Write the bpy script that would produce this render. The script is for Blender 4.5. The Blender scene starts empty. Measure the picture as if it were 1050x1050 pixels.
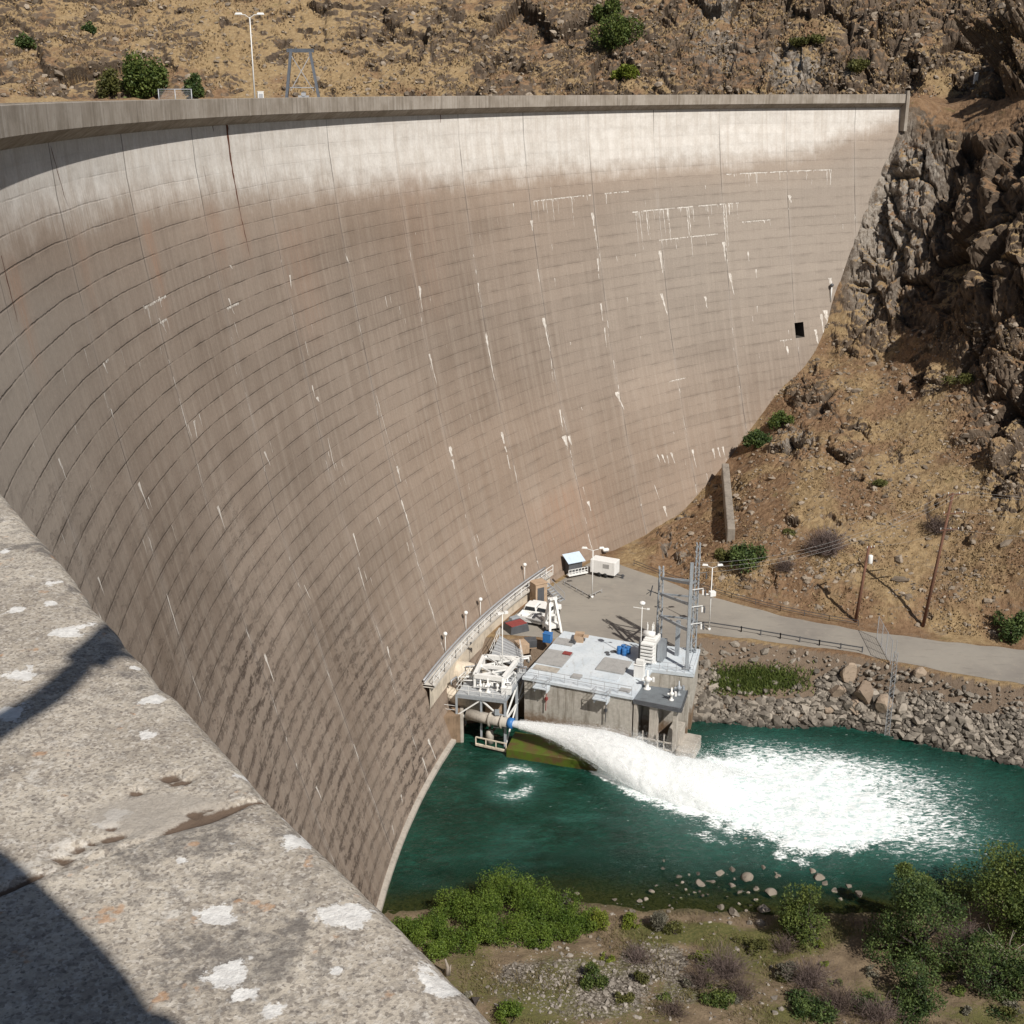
import bpy, math, random
import numpy as np
from mathutils import Vector, Matrix

scene = bpy.context.scene
COL = scene.collection
random.seed(7)
RNG = np.random.default_rng(11)
R_ = math.radians

# ------------------------------------------------------------------ camera model (used to read sizes off real surfaces)
F = 1270.0
PITCH = math.atan(432.5 / F)
CP, SP = math.cos(PITCH), math.sin(PITCH)
CZ = 0.65                                  # eye above the parapet top (parapet top is z = 0)


def ray(x, y):
    u, v = x - 525.0, y - 525.0
    return np.array([u, F * CP - v * SP, -(F * SP + v * CP)])


def at(x, y, z):
    d = ray(x, y); t = (z - CZ) / d[2]
    return Vector((d[0] * t, d[1] * t, z))


def atY(x, y, Y):
    d = ray(x, y); t = Y / d[1]
    return Vector((d[0] * t, Y, CZ + d[2] * t))


def px(X, Y, Z):
    Z = Z - CZ
    zc = Y * CP - Z * SP
    yc = -(Y * SP + Z * CP)
    zc = np.maximum(zc, 1e-3) if isinstance(zc, np.ndarray) else max(zc, 1e-3)
    return 525 + F * X / zc, 525 + F * yc / zc


# ------------------------------------------------------------------ dam frame (circle of the crest)
A0 = math.atan2(908 * CP, F)               # heading of the crest at the camera
NV = np.array([math.cos(A0), math.sin(A0)])
TV = np.array([-math.sin(A0), math.cos(A0)])
RC = 150.0
CEN = NV * (0.4 + RC)


def pol(r, phi):
    """plan point at radius r and crest angle phi (radians; arrays ok)"""
    c, s = np.cos(phi), np.sin(phi)
    return CEN[0] + r * (-NV[0] * c + TV[0] * s), CEN[1] + r * (-NV[1] * c + TV[1] * s)


def topol(x, y):
    vx, vy = x - CEN[0], y - CEN[1]
    return np.hypot(vx, vy), np.arctan2(vx * TV[0] + vy * TV[1], -(vx * NV[0] + vy * NV[1]))


PZ = np.array([-75, -68.5, -62, -56, -53, -49, -44, -40, -34, -30, -23, -16, -10, -5, 0.0])
PR = np.array([134.6, 136.7, 138.6, 140.4, 141.2, 142.4, 143.6, 144.8, 146.25, 147.0, 148.3, 149.55, 150.4, 150.98, 151.2])


def face_r(z):
    return np.interp(z, PZ, PR)


def face_hit(x, y):
    d = ray(x, y); d = d / np.linalg.norm(d)
    ts = np.linspace(20, 330, 6200)
    P = d[None] * ts[:, None]
    r = np.hypot(P[:, 0] - CEN[0], P[:, 1] - CEN[1]); z = P[:, 2] + CZ
    g = r - face_r(z)
    i = np.where((g[:-1] < 0) & (g[1:] >= 0))[0]
    if not len(i):
        return None
    i = i[0]; t = ts[i] + (ts[i + 1] - ts[i]) * (-g[i]) / (g[i + 1] - g[i])
    p = d * t
    _, ph = topol(p[0], p[1])
    return float(ph), float(p[2] + CZ)


def face_pt(phi, z, off=0.0):
    x, y = pol(face_r(z) - off, phi)
    return np.stack([x, y, np.broadcast_to(z, np.shape(x))], -1)


def crest_phi(xpix, r, z):
    ph = np.radians(np.arange(4, 104, 0.02))
    x, y = pol(r, ph)
    X, _ = px(x, y, np.full_like(x, z))
    return float(np.interp(xpix, X, ph))


# ------------------------------------------------------------------ numpy noise
def _h(ix, iy, iz, seed):
    n = (ix.astype(np.int64) * 374761393 + iy.astype(np.int64) * 668265263 + iz.astype(np.int64) * 2147483647 + seed * 1274126177) & 0xFFFFFFFF
    n = ((n ^ (n >> 13)) * 1274126177) & 0xFFFFFFFF
    n = ((n ^ (n >> 16)) * 2246822519) & 0xFFFFFFFF
    n = n ^ (n >> 15)
    return (n & 0xFFFFFF) / float(0xFFFFFF)


def vnoise(x, y, z, seed=0):
    x, y, z = np.broadcast_arrays(np.asarray(x, float), np.asarray(y, float), np.asarray(z, float))
    fx, fy, fz = np.floor(x), np.floor(y), np.floor(z)
    ux, uy, uz = x - fx, y - fy, z - fz
    ux, uy, uz = [u * u * (3 - 2 * u) for u in (ux, uy, uz)]
    out = 0
    for i in (0, 1):
        for j in (0, 1):
            for k in (0, 1):
                w = (ux if i else 1 - ux) * (uy if j else 1 - uy) * (uz if k else 1 - uz)
                out = out + w * _h(fx + i, fy + j, fz + k, seed)
    return out * 2 - 1


def fbm(x, y, z, seed=0, octs=4, gain=0.5):
    a, s, f, n = 1.0, 0.0, 1.0, 0.0
    for o in range(octs):
        s = s + a * vnoise(np.asarray(x) * f + o * 17.3, np.asarray(y) * f - o * 9.1, np.asarray(z) * f + o * 4.7, seed + o)
        n += a; a *= gain; f *= 2.03
    return s / n


def facets(x, y, z, seed=0):
    """cellular blocks: returns (tilted-plane displacement about -1..1, crack distance, cell random)"""
    fx, fy, fz = np.floor(x), np.floor(y), np.floor(z)
    f1 = np.full(x.shape, 9.0); f2 = np.full(x.shape, 9.0)
    dx1 = np.zeros(x.shape); dy1 = np.zeros(x.shape); dz1 = np.zeros(x.shape)
    c1 = np.zeros((3,) + x.shape)
    for i in (-1, 0, 1):
        for j in (-1, 0, 1):
            for k in (-1, 0, 1):
                cx, cy, cz = fx + i, fy + j, fz + k
                qx = cx + _h(cx, cy, cz, seed); qy = cy + _h(cx, cy, cz, seed + 31); qz = cz + _h(cx, cy, cz, seed + 67)
                ex, ey, ez = x - qx, y - qy, z - qz
                d = np.sqrt(ex * ex + ey * ey + ez * ez)
                m = d < f1
                f2 = np.where(m, f1, np.minimum(f2, d))
                f1 = np.where(m, d, f1)
                dx1 = np.where(m, ex, dx1); dy1 = np.where(m, ey, dy1); dz1 = np.where(m, ez, dz1)
                for q, val in enumerate((cx, cy, cz)):
                    c1[q] = np.where(m, val, c1[q])
    rnd = _h(c1[0], c1[1], c1[2], seed + 5)
    t1 = _h(c1[0], c1[1], c1[2], seed + 6) * 2 - 1
    t2 = _h(c1[0], c1[1], c1[2], seed + 8) * 2 - 1
    t3 = _h(c1[0], c1[1], c1[2], seed + 9) * 2 - 1
    return (rnd * 2 - 1) * 0.8 + (dx1 * t1 + dy1 * t2 + dz1 * t3) * 1.1, f2 - f1, rnd


def sstep(a, b, x):
    t = np.clip((x - a) / (b - a), 0, 1)
    return t * t * (3 - 2 * t)


# ------------------------------------------------------------------ objects
def tag(o, label=None, cat=None, group=None, kind=None):
    if label: o['label'] = label
    if cat: o['category'] = cat
    if group: o['group'] = group
    if kind: o['kind'] = kind
    return o


def empty(name, loc, rz=0.0, label=None, cat=None, group=None):
    o = bpy.data.objects.new(name, None)
    COL.objects.link(o)
    o.location = loc; o.rotation_euler = (0, 0, rz)
    o.empty_display_size = 0.3
    return tag(o, label, cat, group)


def world_mat(o):
    m = Matrix.LocRotScale(o.location, o.rotation_euler, o.scale)
    return world_mat(o.parent) @ m if o.parent else m


def link_mesh(name, me, mat=None, parent=None):
    o = bpy.data.objects.new(name, me)
    COL.objects.link(o)
    if mat is not None: me.materials.append(mat)
    if parent is not None: o.parent = parent
    return o


def grid_mesh(name, P, mat, parent=None, keep=None, smooth=False, attrs=None, uv=None, wrap=False):
    """P: (n, m, 3) array of points"""
    n, m = P.shape[:2]
    idx = np.arange(n * m).reshape(n, m)
    a, b, c, d = idx[:-1, :-1], idx[1:, :-1], idx[1:, 1:], idx[:-1, 1:]
    q = np.stack([a, b, c, d], -1).reshape(-1, 4)
    if keep is not None: q = q[keep.reshape(-1)]
    V = P.reshape(-1, 3)
    used = np.zeros(len(V), bool); used[q.reshape(-1)] = True
    remap = np.cumsum(used) - 1
    q = remap[q]
    inv = world_mat(parent).inverted() if parent is not None else None
    V = V[used]
    if inv is not None:
        M = np.array(inv); V = V @ M[:3, :3].T + M[:3, 3]
    me = bpy.data.meshes.new(name)
    me.vertices.add(len(V)); me.vertices.foreach_set('co', V.astype(np.float32).ravel())
    me.loops.add(q.size); me.loops.foreach_set('vertex_index', q.astype(np.int32).ravel())
    me.polygons.add(len(q)); me.polygons.foreach_set('loop_start', np.arange(0, q.size, 4, dtype=np.int32))
    me.polygons.foreach_set('use_smooth', np.full(len(q), smooth))
    for k, val in (attrs or {}).items():
        at_ = me.attributes.new(k, 'FLOAT', 'POINT')
        at_.data.foreach_set('value', val.reshape(-1)[used].astype(np.float32))
    if uv is not None:
        l = me.uv_layers.new(name='UVMap')
        U = uv.reshape(-1, 2)[used][q.reshape(-1)]
        l.data.foreach_set('uv', U.astype(np.float32).ravel())
    me.update(calc_edges=True)
    me.validate()
    return link_mesh(name, me, mat, parent)


def soup_mesh(name, V, q, mat, parent=None, smooth=False, attrs=None):
    """V (n,3) vertices, q (k, s) faces with s corners each"""
    V = np.asarray(V, float)
    if parent is not None:
        M = np.array(world_mat(parent).inverted()); V = V @ M[:3, :3].T + M[:3, 3]
    s = q.shape[1]
    me = bpy.data.meshes.new(name)
    me.vertices.add(len(V)); me.vertices.foreach_set('co', V.astype(np.float32).ravel())
    me.loops.add(q.size); me.loops.foreach_set('vertex_index', q.astype(np.int32).ravel())
    me.polygons.add(len(q)); me.polygons.foreach_set('loop_start', np.arange(0, q.size, s, dtype=np.int32))
    me.polygons.foreach_set('use_smooth', np.full(len(q), smooth))
    for k, val in (attrs or {}).items():
        at_ = me.attributes.new(k, 'FLOAT', 'POINT')
        at_.data.foreach_set('value', np.asarray(val).astype(np.float32))
    me.update(calc_edges=True)
    return link_mesh(name, me, mat, parent)


class MB:
    """collects simple shapes into ONE mesh"""
    def __init__(s): s.v = []; s.f = []

    def add(s, vs, fs):
        b = len(s.v); s.v += [tuple(v) for v in vs]; s.f += [tuple(i + b for i in f) for f in fs]; return s

    def box(s, c, size, rz=0.0, taper=1.0, shear=(0, 0)):
        x, y, z = size[0] / 2, size[1] / 2, size[2] / 2
        cr, sr = math.cos(rz), math.sin(rz); o = []
        for sz in (-1, 1):
            k = taper if sz > 0 else 1
            for sx, sy in ((-1, -1), (1, -1), (1, 1), (-1, 1)):
                X, Y = sx * x * k + (shear[0] if sz > 0 else 0), sy * y * k + (shear[1] if sz > 0 else 0)
                o.append((c[0] + X * cr - Y * sr, c[1] + X * sr + Y * cr, c[2] + sz * z))
        return s.add(o, [(3, 2, 1, 0), (4, 5, 6, 7), (0, 1, 5, 4), (1, 2, 6, 5), (2, 3, 7, 6), (3, 0, 4, 7)])

    def bar(s, p, q, w, h=None):
        p, q = Vector(p), Vector(q); h = h or w
        d = (q - p)
        if d.length < 1e-6: return s
        d.normalize(); up = Vector((0, 0, 1)) if abs(d.z) < 0.95 else Vector((1, 0, 0))
        x = d.cross(up).normalized(); y = x.cross(d).normalized(); o = []
        for e in (p, q):
            for i, j in ((-1, -1), (1, -1), (1, 1), (-1, 1)):
                o.append(e + x * (i * w / 2) + y * (j * h / 2))
        return s.add(o, [(3, 2, 1, 0), (4, 5, 6, 7), (0, 1, 5, 4), (1, 2, 6, 5), (2, 3, 7, 6), (3, 0, 4, 7)])

    def tube(s, pts, r, n=8, r2=None, cap=True):
        pts = [Vector(p) for p in pts]; m = len(pts)
        rs = r if isinstance(r, (list, tuple)) else [r + ((r2 if r2 is not None else r) - r) * i / max(1, m - 1) for i in range(m)]
        o = []; prevx = None
        for i, p in enumerate(pts):
            d = (pts[min(i + 1, m - 1)] - pts[max(i - 1, 0)]).normalized()
            up = prevx if prevx is not None else (Vector((0, 0, 1)) if abs(d.z) < 0.9 else Vector((1, 0, 0)))
            x = (d.cross(up)); x = x.normalized() if x.length > 1e-6 else d.orthogonal().normalized()
            y = x.cross(d).normalized(); prevx = y
            for k in range(n):
                a = 2 * math.pi * k / n
                o.append(p + x * (rs[i] * math.cos(a)) + y * (rs[i] * math.sin(a)))
        fs = [(i * n + k, i * n + (k + 1) % n, (i + 1) * n + (k + 1) % n, (i + 1) * n + k) for i in range(m - 1) for k in range(n)]
        if cap: fs += [tuple(range(n - 1, -1, -1)), tuple((m - 1) * n + k for k in range(n))]
        return s.add(o, fs)

    def prism(s, poly, z0, z1):
        """poly: list of (x, y) counter-clockwise"""
        n = len(poly)
        o = [(x, y, z0) for x, y in poly] + [(x, y, z1) for x, y in poly]
        return s.add(o, [tuple(range(n - 1, -1, -1)), tuple(range(n, 2 * n))] + [(i, (i + 1) % n, n + (i + 1) % n, n + i) for i in range(n)])

    def lathe(s, c, prof, n=14):
        o = [(c[0] + r * math.cos(2 * math.pi * k / n), c[1] + r * math.sin(2 * math.pi * k / n), c[2] + z) for r, z in prof for k in range(n)]
        m = len(prof)
        fs = [(i * n + k, i * n + (k + 1) % n, (i + 1) * n + (k + 1) % n, (i + 1) * n + k) for i in range(m - 1) for k in range(n)]
        fs += [tuple(range(n - 1, -1, -1)), tuple((m - 1) * n + k for k in range(n))]
        return s.add(o, fs)

    def build(s, name, mat, parent=None, smooth=False, bevel=0.0, local=False):
        me = bpy.data.meshes.new(name)
        v = s.v
        if parent is not None and not local:
            inv = world_mat(parent).inverted(); v = [inv @ Vector(p) for p in v]
        me.from_pydata([tuple(p) for p in v], [], s.f)
        if smooth: me.polygons.foreach_set('use_smooth', [True] * len(me.polygons))
        me.update()
        o = link_mesh(name, me, mat, parent)
        if bevel:
            b = o.modifiers.new('bevel', 'BEVEL'); b.width = bevel; b.segments = 2; b.limit_method = 'ANGLE'
        return o


def copy_tree(o, parent=None):
    c = o.copy(); COL.objects.link(c)
    if parent is not None:
        c.parent = parent
        c.matrix_parent_inverse = o.matrix_parent_inverse.copy()
    for ch in list(o.children): copy_tree(ch, c)
    return c


def dup(root, loc, rz=None, label=None, scale=None):
    c = copy_tree(root)
    c.location = loc
    if rz is not None: c.rotation_euler = (0, 0, rz)
    if label: c['label'] = label
    if scale: c.scale = (scale,) * 3
    return c


# ------------------------------------------------------------------ materials
class NT:
    def __init__(s, name, rough=0.85, spec=0.3):
        s.m = bpy.data.materials.new(name); s.m.use_nodes = True
        s.t = s.m.node_tree; s.n = s.t.nodes; s.l = s.t.links
        s.b = s.n['Principled BSDF']; s.out = s.n['Material Output']
        s.b.inputs['Roughness'].default_value = rough
        s.b.inputs['Specular IOR Level'].default_value = spec

    def put(s, sock, val):
        if hasattr(val, 'links') or isinstance(val, bpy.types.NodeSocket): s.l.new(val, sock)
        elif isinstance(val, (tuple, list)) and len(val) == 3 and sock.type == 'RGBA': sock.default_value = (*val, 1)
        else: sock.default_value = val

    def node(s, typ, **kw):
        n = s.n.new(typ)
        for k, v in kw.items(): setattr(n, k, v)
        return n

    def obj(s): return s.node('ShaderNodeTexCoord').outputs['Object']
    def uv(s): return s.node('ShaderNodeTexCoord').outputs['UV']
    def pos(s): return s.node('ShaderNodeNewGeometry').outputs['Position']

    def attr(s, name): return s.node('ShaderNodeAttribute', attribute_name=name).outputs['Fac']

    def mp(s, vec, scale=(1, 1, 1), loc=(0, 0, 0), rot=(0, 0, 0)):
        n = s.node('ShaderNodeMapping'); s.put(n.inputs['Vector'], vec)
        n.inputs['Scale'].default_value = scale; n.inputs['Location'].default_value = loc; n.inputs['Rotation'].default_value = rot
        return n.outputs[0]

    def noise(s, vec, scale=1.0, detail=4.0, rough=0.55, dist=0.0):
        n = s.node('ShaderNodeTexNoise'); s.put(n.inputs['Vector'], vec)
        n.inputs['Scale'].default_value = scale; n.inputs['Detail'].default_value = detail
        n.inputs['Roughness'].default_value = rough; n.inputs['Distortion'].default_value = dist
        return n.outputs['Fac']

    def voro(s, vec, scale=1.0, feature='F1', out='Distance', rnd=1.0):
        n = s.node('ShaderNodeTexVoronoi', feature=feature); s.put(n.inputs['Vector'], vec)
        n.inputs['Scale'].default_value = scale; n.inputs['Randomness'].default_value = rnd
        return n.outputs[out]

    def white(s, vec):
        n = s.node('ShaderNodeTexWhiteNoise', noise_dimensions='3D'); s.put(n.inputs['Vector'], vec)
        return n.outputs['Value']

    def math(s, op, a, b=0.0, c=None, clamp=False):
        n = s.node('ShaderNodeMath', operation=op, use_clamp=clamp)
        s.put(n.inputs[0], a); s.put(n.inputs[1], b)
        if c is not None: s.put(n.inputs[2], c)
        return n.outputs[0]

    def rng(s, v, a, b, c=0.0, d=1.0):
        n = s.node('ShaderNodeMapRange', interpolation_type='SMOOTHSTEP')
        s.put(n.inputs['Value'], v)
        n.inputs['From Min'].default_value = a; n.inputs['From Max'].default_value = b
        n.inputs['To Min'].default_value = c; n.inputs['To Max'].default_value = d
        return n.outputs['Result']

    def mix(s, f, a, b, blend='MIX'):
        n = s.node('ShaderNodeMix', data_type='RGBA', blend_type=blend)
        s.put(n.inputs['Factor'], f); s.put(n.inputs['A'], a) if False else None
        ins = [i for i in n.inputs if i.type == 'RGBA']
        s.put(ins[0], a); s.put(ins[1], b)
        return [o for o in n.outputs if o.type == 'RGBA'][0]

    def ramp(s, f, stops):
        n = s.node('ShaderNodeValToRGB'); s.put(n.inputs[0], f)
        e = n.color_ramp.elements
        while len(e) < len(stops): e.new(0.5)
        for el, (p, c) in zip(e, stops): el.position = p; el.color = (*c, 1)
        return n.outputs[0]

    def bump(s, h, strength=0.5, dist=0.1, prev=None):
        n = s.node('ShaderNodeBump'); s.put(n.inputs['Height'], h)
        n.inputs['Strength'].default_value = strength; n.inputs['Distance'].default_value = dist
        if prev is not None: s.l.new(prev, n.inputs['Normal'])
        return n.outputs[0]

    def done(s, color=None, normal=None, rough=None, metal=None):
        if color is not None: s.put(s.b.inputs['Base Color'], color)
        if normal is not None: s.l.new(normal, s.b.inputs['Normal'])
        if rough is not None: s.put(s.b.inputs['Roughness'], rough)
        if metal is not None: s.put(s.b.inputs['Metallic'], metal)
        return s.m


def paint(name, col, rough=0.55, dirt=0.25, metal=0.0, scale=2.0, dark=0.55):
    """weathered paint or plain surface"""
    t = NT(name, rough, 0.4)
    o = t.obj()
    g = t.noise(o, scale, 6, 0.65)
    k = t.noise(t.mp(o, (6, 6, 0.8)), scale, 3, 0.6)
    f = t.math('MULTIPLY', t.rng(t.math('ADD', t.math('MULTIPLY', g, 0.6), t.math('MULTIPLY', k, 0.4)), 0.42, 0.68), dirt * 2.2, clamp=True)
    c = t.mix(f, col, tuple(x * dark for x in col[:3]))
    return t.done(c, t.bump(g, 0.15, 0.02), rough, metal)
# ================================================================== DAM
JOINT0 = 97.97
JSTEP = 5.69
ULEN = RC * R_(JSTEP)                      # metres between monolith joints


def mat_dam_face():
    t = NT('dam_face_concrete', 0.9, 0.2)
    uv = t.uv()
    sep = t.node('ShaderNodeSeparateXYZ'); t.put(sep.inputs[0], uv); u, v = sep.outputs[0], sep.outputs[1]
    big = t.noise(uv, 0.035, 4, 0.6)
    med = t.noise(uv, 0.5, 6, 0.65)
    fine = t.noise(uv, 3.5, 5, 0.7)
    streak = t.noise(t.mp(uv, (1.3, 0.05, 1)), 1.0, 5, 0.65)
    streak2 = t.noise(t.mp(uv, (4.5, 0.22, 1), (31, 7, 0)), 1.0, 4, 0.6)
    # blocks: every lift and monolith a shade of its own
    warp = t.math('MULTIPLY', t.math('SUBTRACT', t.noise(t.mp(uv, (0.16, 0.05, 1)), 1.0, 2, 0.5), 0.5), 0.22)
    warp = t.math('ADD', warp, t.math('MULTIPLY', t.math('SUBTRACT', t.noise(t.mp(uv, (1.6, .8, 1)), 1.0, 4, .75), .5), 0.16))
    vl = t.math('DIVIDE', t.math('ADD', v, warp), 1.5)
    ul = t.math('DIVIDE', u, ULEN)
    comb = t.node('ShaderNodeCombineXYZ'); t.put(comb.inputs[0], t.math('FLOOR', ul)); t.put(comb.inputs[1], t.math('FLOOR', vl))
    blk = t.white(comb.outputs[0])
    comb2 = t.node('ShaderNodeCombineXYZ'); t.put(comb2.inputs[0], t.math('FLOOR', ul))
    mono = t.white(comb2.outputs[0])
    band = t.attr('band'); crust = t.attr('crust'); rust = t.attr('rust'); warm = t.attr('warm')
    # weathered brown concrete
    brown = t.mix(t.rng(big, 0.3, 0.7), (0.188, 0.147, 0.116), (0.285, 0.230, 0.187))
    brown = t.mix(t.math('MULTIPLY', warm, 0.55), brown, (0.29, 0.212, 0.155))
    brown = t.mix(t.math('MULTIPLY', t.attr('grey'), 0.75), brown, (0.335, 0.295, 0.255))
    brown = t.mix(t.math('MULTIPLY', t.rng(streak, 0.38, 0.75), 0.42), brown, (0.37, 0.32, 0.27))
    brown = t.mix(t.math('MULTIPLY', t.rng(streak2, 0.5, 0.8), 0.28), brown, (0.185, 0.146, 0.118))
    # pale washed concrete at the top
    pale = t.mix(t.rng(med, 0.3, 0.7), (0.58, 0.545, 0.50), (0.69, 0.66, 0.62))
    pale = t.mix(t.math('MULTIPLY', t.rng(streak, 0.42, 0.75), 0.55), pale, (0.47, 0.41, 0.35))
    pale = t.mix(t.math('MULTIPLY', t.math('MULTIPLY', t.rng(streak2, 0.52, 0.78), t.rng(v, -4.5, -0.5)), 0.8), pale, (0.30, 0.29, 0.29))
    edge = t.math('ADD', band, t.math('ADD', t.math('MULTIPLY', t.math('SUBTRACT', streak2, 0.5), 2.6), t.math('MULTIPLY', t.math('SUBTRACT', med, 0.5), 3.2)))
    fpale = t.rng(edge, -2.6, 1.8)
    col = t.mix(t.math('MULTIPLY', t.rng(edge, -7.0, 1.0), .55), brown, (0.40, 0.315, 0.25))
    col = t.mix(fpale, col, pale)
    sh = t.math('ADD', t.math('MULTIPLY', blk, 0.085), t.math('MULTIPLY', mono, 0.07))
    sh = t.math('ADD', sh, t.math('MULTIPLY', fine, 0.46))
    sh = t.math('ADD', sh, 0.69)
    cs = t.node('ShaderNodeCombineColor'); [t.put(cs.inputs[i], sh) for i in range(3)]
    col = t.mix(1.0, col, cs.outputs[0], 'MULTIPLY')
    # lift lines
    dl = t.math('PINGPONG', vl, 0.5)
    dl = t.math('MULTIPLY', dl, 1.5)
    on = t.noise(t.mp(uv, (0.22, 0.75, 1), (3, 11, 0)), 1.0, 4, 0.7)
    ln = t.math('MULTIPLY', t.rng(dl, 0.01, 0.075, 1.0, 0.0), t.rng(t.math('ADD', on, t.math('MULTIPLY', t.math('SUBTRACT', fine, .5), .5)), 0.36, 0.60, 0.10, 1.0))
    ln = t.math('MULTIPLY', ln, t.math('ADD', 0.24, t.math('MULTIPLY', t.attr('ledge'), 0.38)))
    ln = t.math('MULTIPLY', ln, t.rng(fpale, 0.0, 1.0, 1.0, 0.42))
    soft = t.math('MULTIPLY', t.rng(dl, 0.0, 0.5, 1.0, 0.0), t.rng(on, 0.42, 0.68, 0.0, 0.26))
    col = t.mix(t.math('MAXIMUM', ln, t.math('MULTIPLY', soft, t.rng(fpale, 0.0, 1.0, 1.0, 0.45))), col, (0.062, 0.047, 0.038))
    # joints between monoliths
    ju = t.math('PINGPONG', t.math('ADD', ul, t.math('MULTIPLY', t.math('SUBTRACT', t.noise(t.mp(uv, (1, 0.6, 1)), 1, 1), 0.5), 0.004)), 0.5)
    ju = t.math('MULTIPLY', ju, ULEN)
    jl = t.math('MULTIPLY', t.rng(ju, 0.03, 0.13, 1.0, 0.0), t.rng(t.noise(t.mp(uv, (0.05, 0.09, 1)), 1, 3, 0.6), 0.4, 0.6, 0.15, 0.75))
    col = t.mix(jl, col, (0.085, 0.07, 0.06))
    jw = t.math('MULTIPLY', t.rng(ju, 0.05, 0.9, 1.0, 0.0), t.rng(streak2, 0.4, 0.7, 0.0, 0.28))
    jw = t.math('MULTIPLY', jw, t.rng(fpale, 0, 1, 1, 0))
    col = t.mix(jw, col, (0.50, 0.46, 0.42))
    # crusted dark growth on the low ledges
    cn = t.noise(t.mp(uv, (0.55, 1.5, 1)), 1.0, 7, 0.78)
    cm = t.rng(t.math('ADD', cn, t.math('MULTIPLY', t.rng(dl, 0.0, 0.75, 1.0, 0.0), 0.10)), 0.55, 0.64)
    cm = t.math('MULTIPLY', t.math('MULTIPLY', cm, crust), t.rng(t.noise(uv, 2.2, 4, 0.7), 0.36, 0.5))
    col = t.mix(t.math('MULTIPLY', cm, 0.9), col, (0.060, 0.043, 0.035))
    # rust
    rm = t.math('MULTIPLY', rust, t.rng(streak2, 0.35, 0.7, 0.1, 1.0))
    col = t.mix(t.math('MULTIPLY', rm, 0.8), col, (0.36, 0.20, 0.125))
    # scattered small pale specks
    sp = t.rng(t.noise(t.mp(uv, (2.2, 0.8, 1), (5, 5, 0)), 1.0, 3, 0.8), 0.70, 0.78)
    col = t.mix(t.math('MULTIPLY', sp, 0.45), col, (0.55, 0.51, 0.47))
    h = t.math('ADD', t.math('MULTIPLY', fine, 0.25), t.math('MULTIPLY', ln, -1.2))
    h = t.math('SUBTRACT', h, t.math('MULTIPLY', cm, 0.8))
    return t.done(col, t.bump(h, 0.6, 0.12), 0.92)


def mat_crest(name='crest_concrete', k=1.0):
    t = NT(name, 0.9, 0.2)
    p = t.pos()
    a = t.noise(p, 0.35, 5, 0.6); b = t.noise(p, 3.0, 6, 0.7)
    st = t.noise(t.mp(p, (2.4, 2.4, 0.16)), 1.0, 4, 0.65)
    c = t.mix(t.rng(a, 0.3, 0.7), (0.25 * k, 0.215 * k, 0.175 * k), (0.37 * k, 0.33 * k, 0.285 * k))
    c = t.mix(t.math('MULTIPLY', t.rng(st, 0.5, 0.75), 0.65), c, (0.13, 0.11, 0.09))
    c = t.mix(t.math('MULTIPLY', t.rng(st, 0.5, 0.3), 0.35), c, (0.50, 0.47, 0.43))
    c = t.mix(t.math('MULTIPLY', t.rng(b, 0.5, 0.75), 0.4), c, (0.16, 0.135, 0.11))
    return t.done(c, t.bump(b, 0.4, 0.05), 0.9)


M_FACE = mat_dam_face()
M_CREST = mat_crest()
M_DARK = NT('near_black_bed', 0.95, 0.1).done((0.012, 0.011, 0.010))  # near-black tone, used on the river bed

x0, y0 = pol(152.3, R_(50))
dam = empty('concrete_dam', (x0, y0, -75), 0, 'curved brown concrete arch dam with a pale top band above the river', 'dam')

# ---- face, split into pale band / brown by attribute
PHI = np.radians(np.arange(-16, 101.9, 0.2))
ZS = np.concatenate([np.arange(-75, -2.05, 0.5), [-2.1, -1.6]])
pg, zg = np.meshgrid(PHI, ZS, indexing='ij')
fp = face_pt(pg, zg)
# lower limit of the pale band, read along the wall
bx = [-60, 0, 60, 120, 200, 300, 400, 500, 600, 700, 760, 810, 840, 880, 915]
by = [300, 268, 252, 238, 222, 208, 192, 186, 178, 171, 168, 165, 154, 140, 128]
bb = [face_hit(x, y) for x, y in zip(bx, by)]
zb = np.interp(pg, [b[0] for b in bb], [b[1] for b in bb])
zb = zb + 1.1 + 1.2 * sstep(420, 150, px(fp[..., 0], fp[..., 1], fp[..., 2])[0]) + 0.5 * fbm(pg * 40, zg * 0, zg * 0, 3, 3)
band = zg - zb
PX, PY = px(fp[..., 0], fp[..., 1], fp[..., 2])
ledge = np.clip(sstep(560, 250, PX) * sstep(170, 330, PY), 0, 1)
crust = sstep(520, 430, PX) * sstep(560, 760, PY) * sstep(150, 260, PX) + 0.35 * sstep(420, 250, PX) * sstep(430, 560, PY)
crust = np.clip(crust, 0, 1) * np.clip(0.65 + 0.8 * fbm(pg * 25, zg * 0.12, zg * 0, 8, 3), 0, 1)
rust = np.zeros_like(pg)
for (x, ya, yb, w, k) in [(148, 222, 300, 1.0, 1.0), (10, 265, 360, 1.2, 0.9), (245, 215, 250, 1.4, 0.5), (300, 230, 340, 4.0, .35), (420, 170, 320, 6.0, .22),
                          (575, 500, 570, 9.0, 0.5), (215, 205, 260, 2.0, .5), (80, 240, 300, 1.0, .5)]:
    a_, b_ = face_hit(x, ya), face_hit(x + 4, yb)
    d = np.abs(pg - a_[0]) * RC
    rust = np.maximum(rust, k * np.exp(-(d / w) ** 2) * sstep(a_[1] + 1.0, a_[1] - 1.5, zg) * sstep(b_[1] - 4, b_[1] + 2, zg))
warm = np.clip(sstep(300, 500, PX) * sstep(330, 480, PY) * 0.8 + sstep(250, 350, PX) * sstep(330, 200, PY) * 0.5, 0, 1)
o_a, o_b = face_hit(813, 332), face_hit(825, 345)
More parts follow.
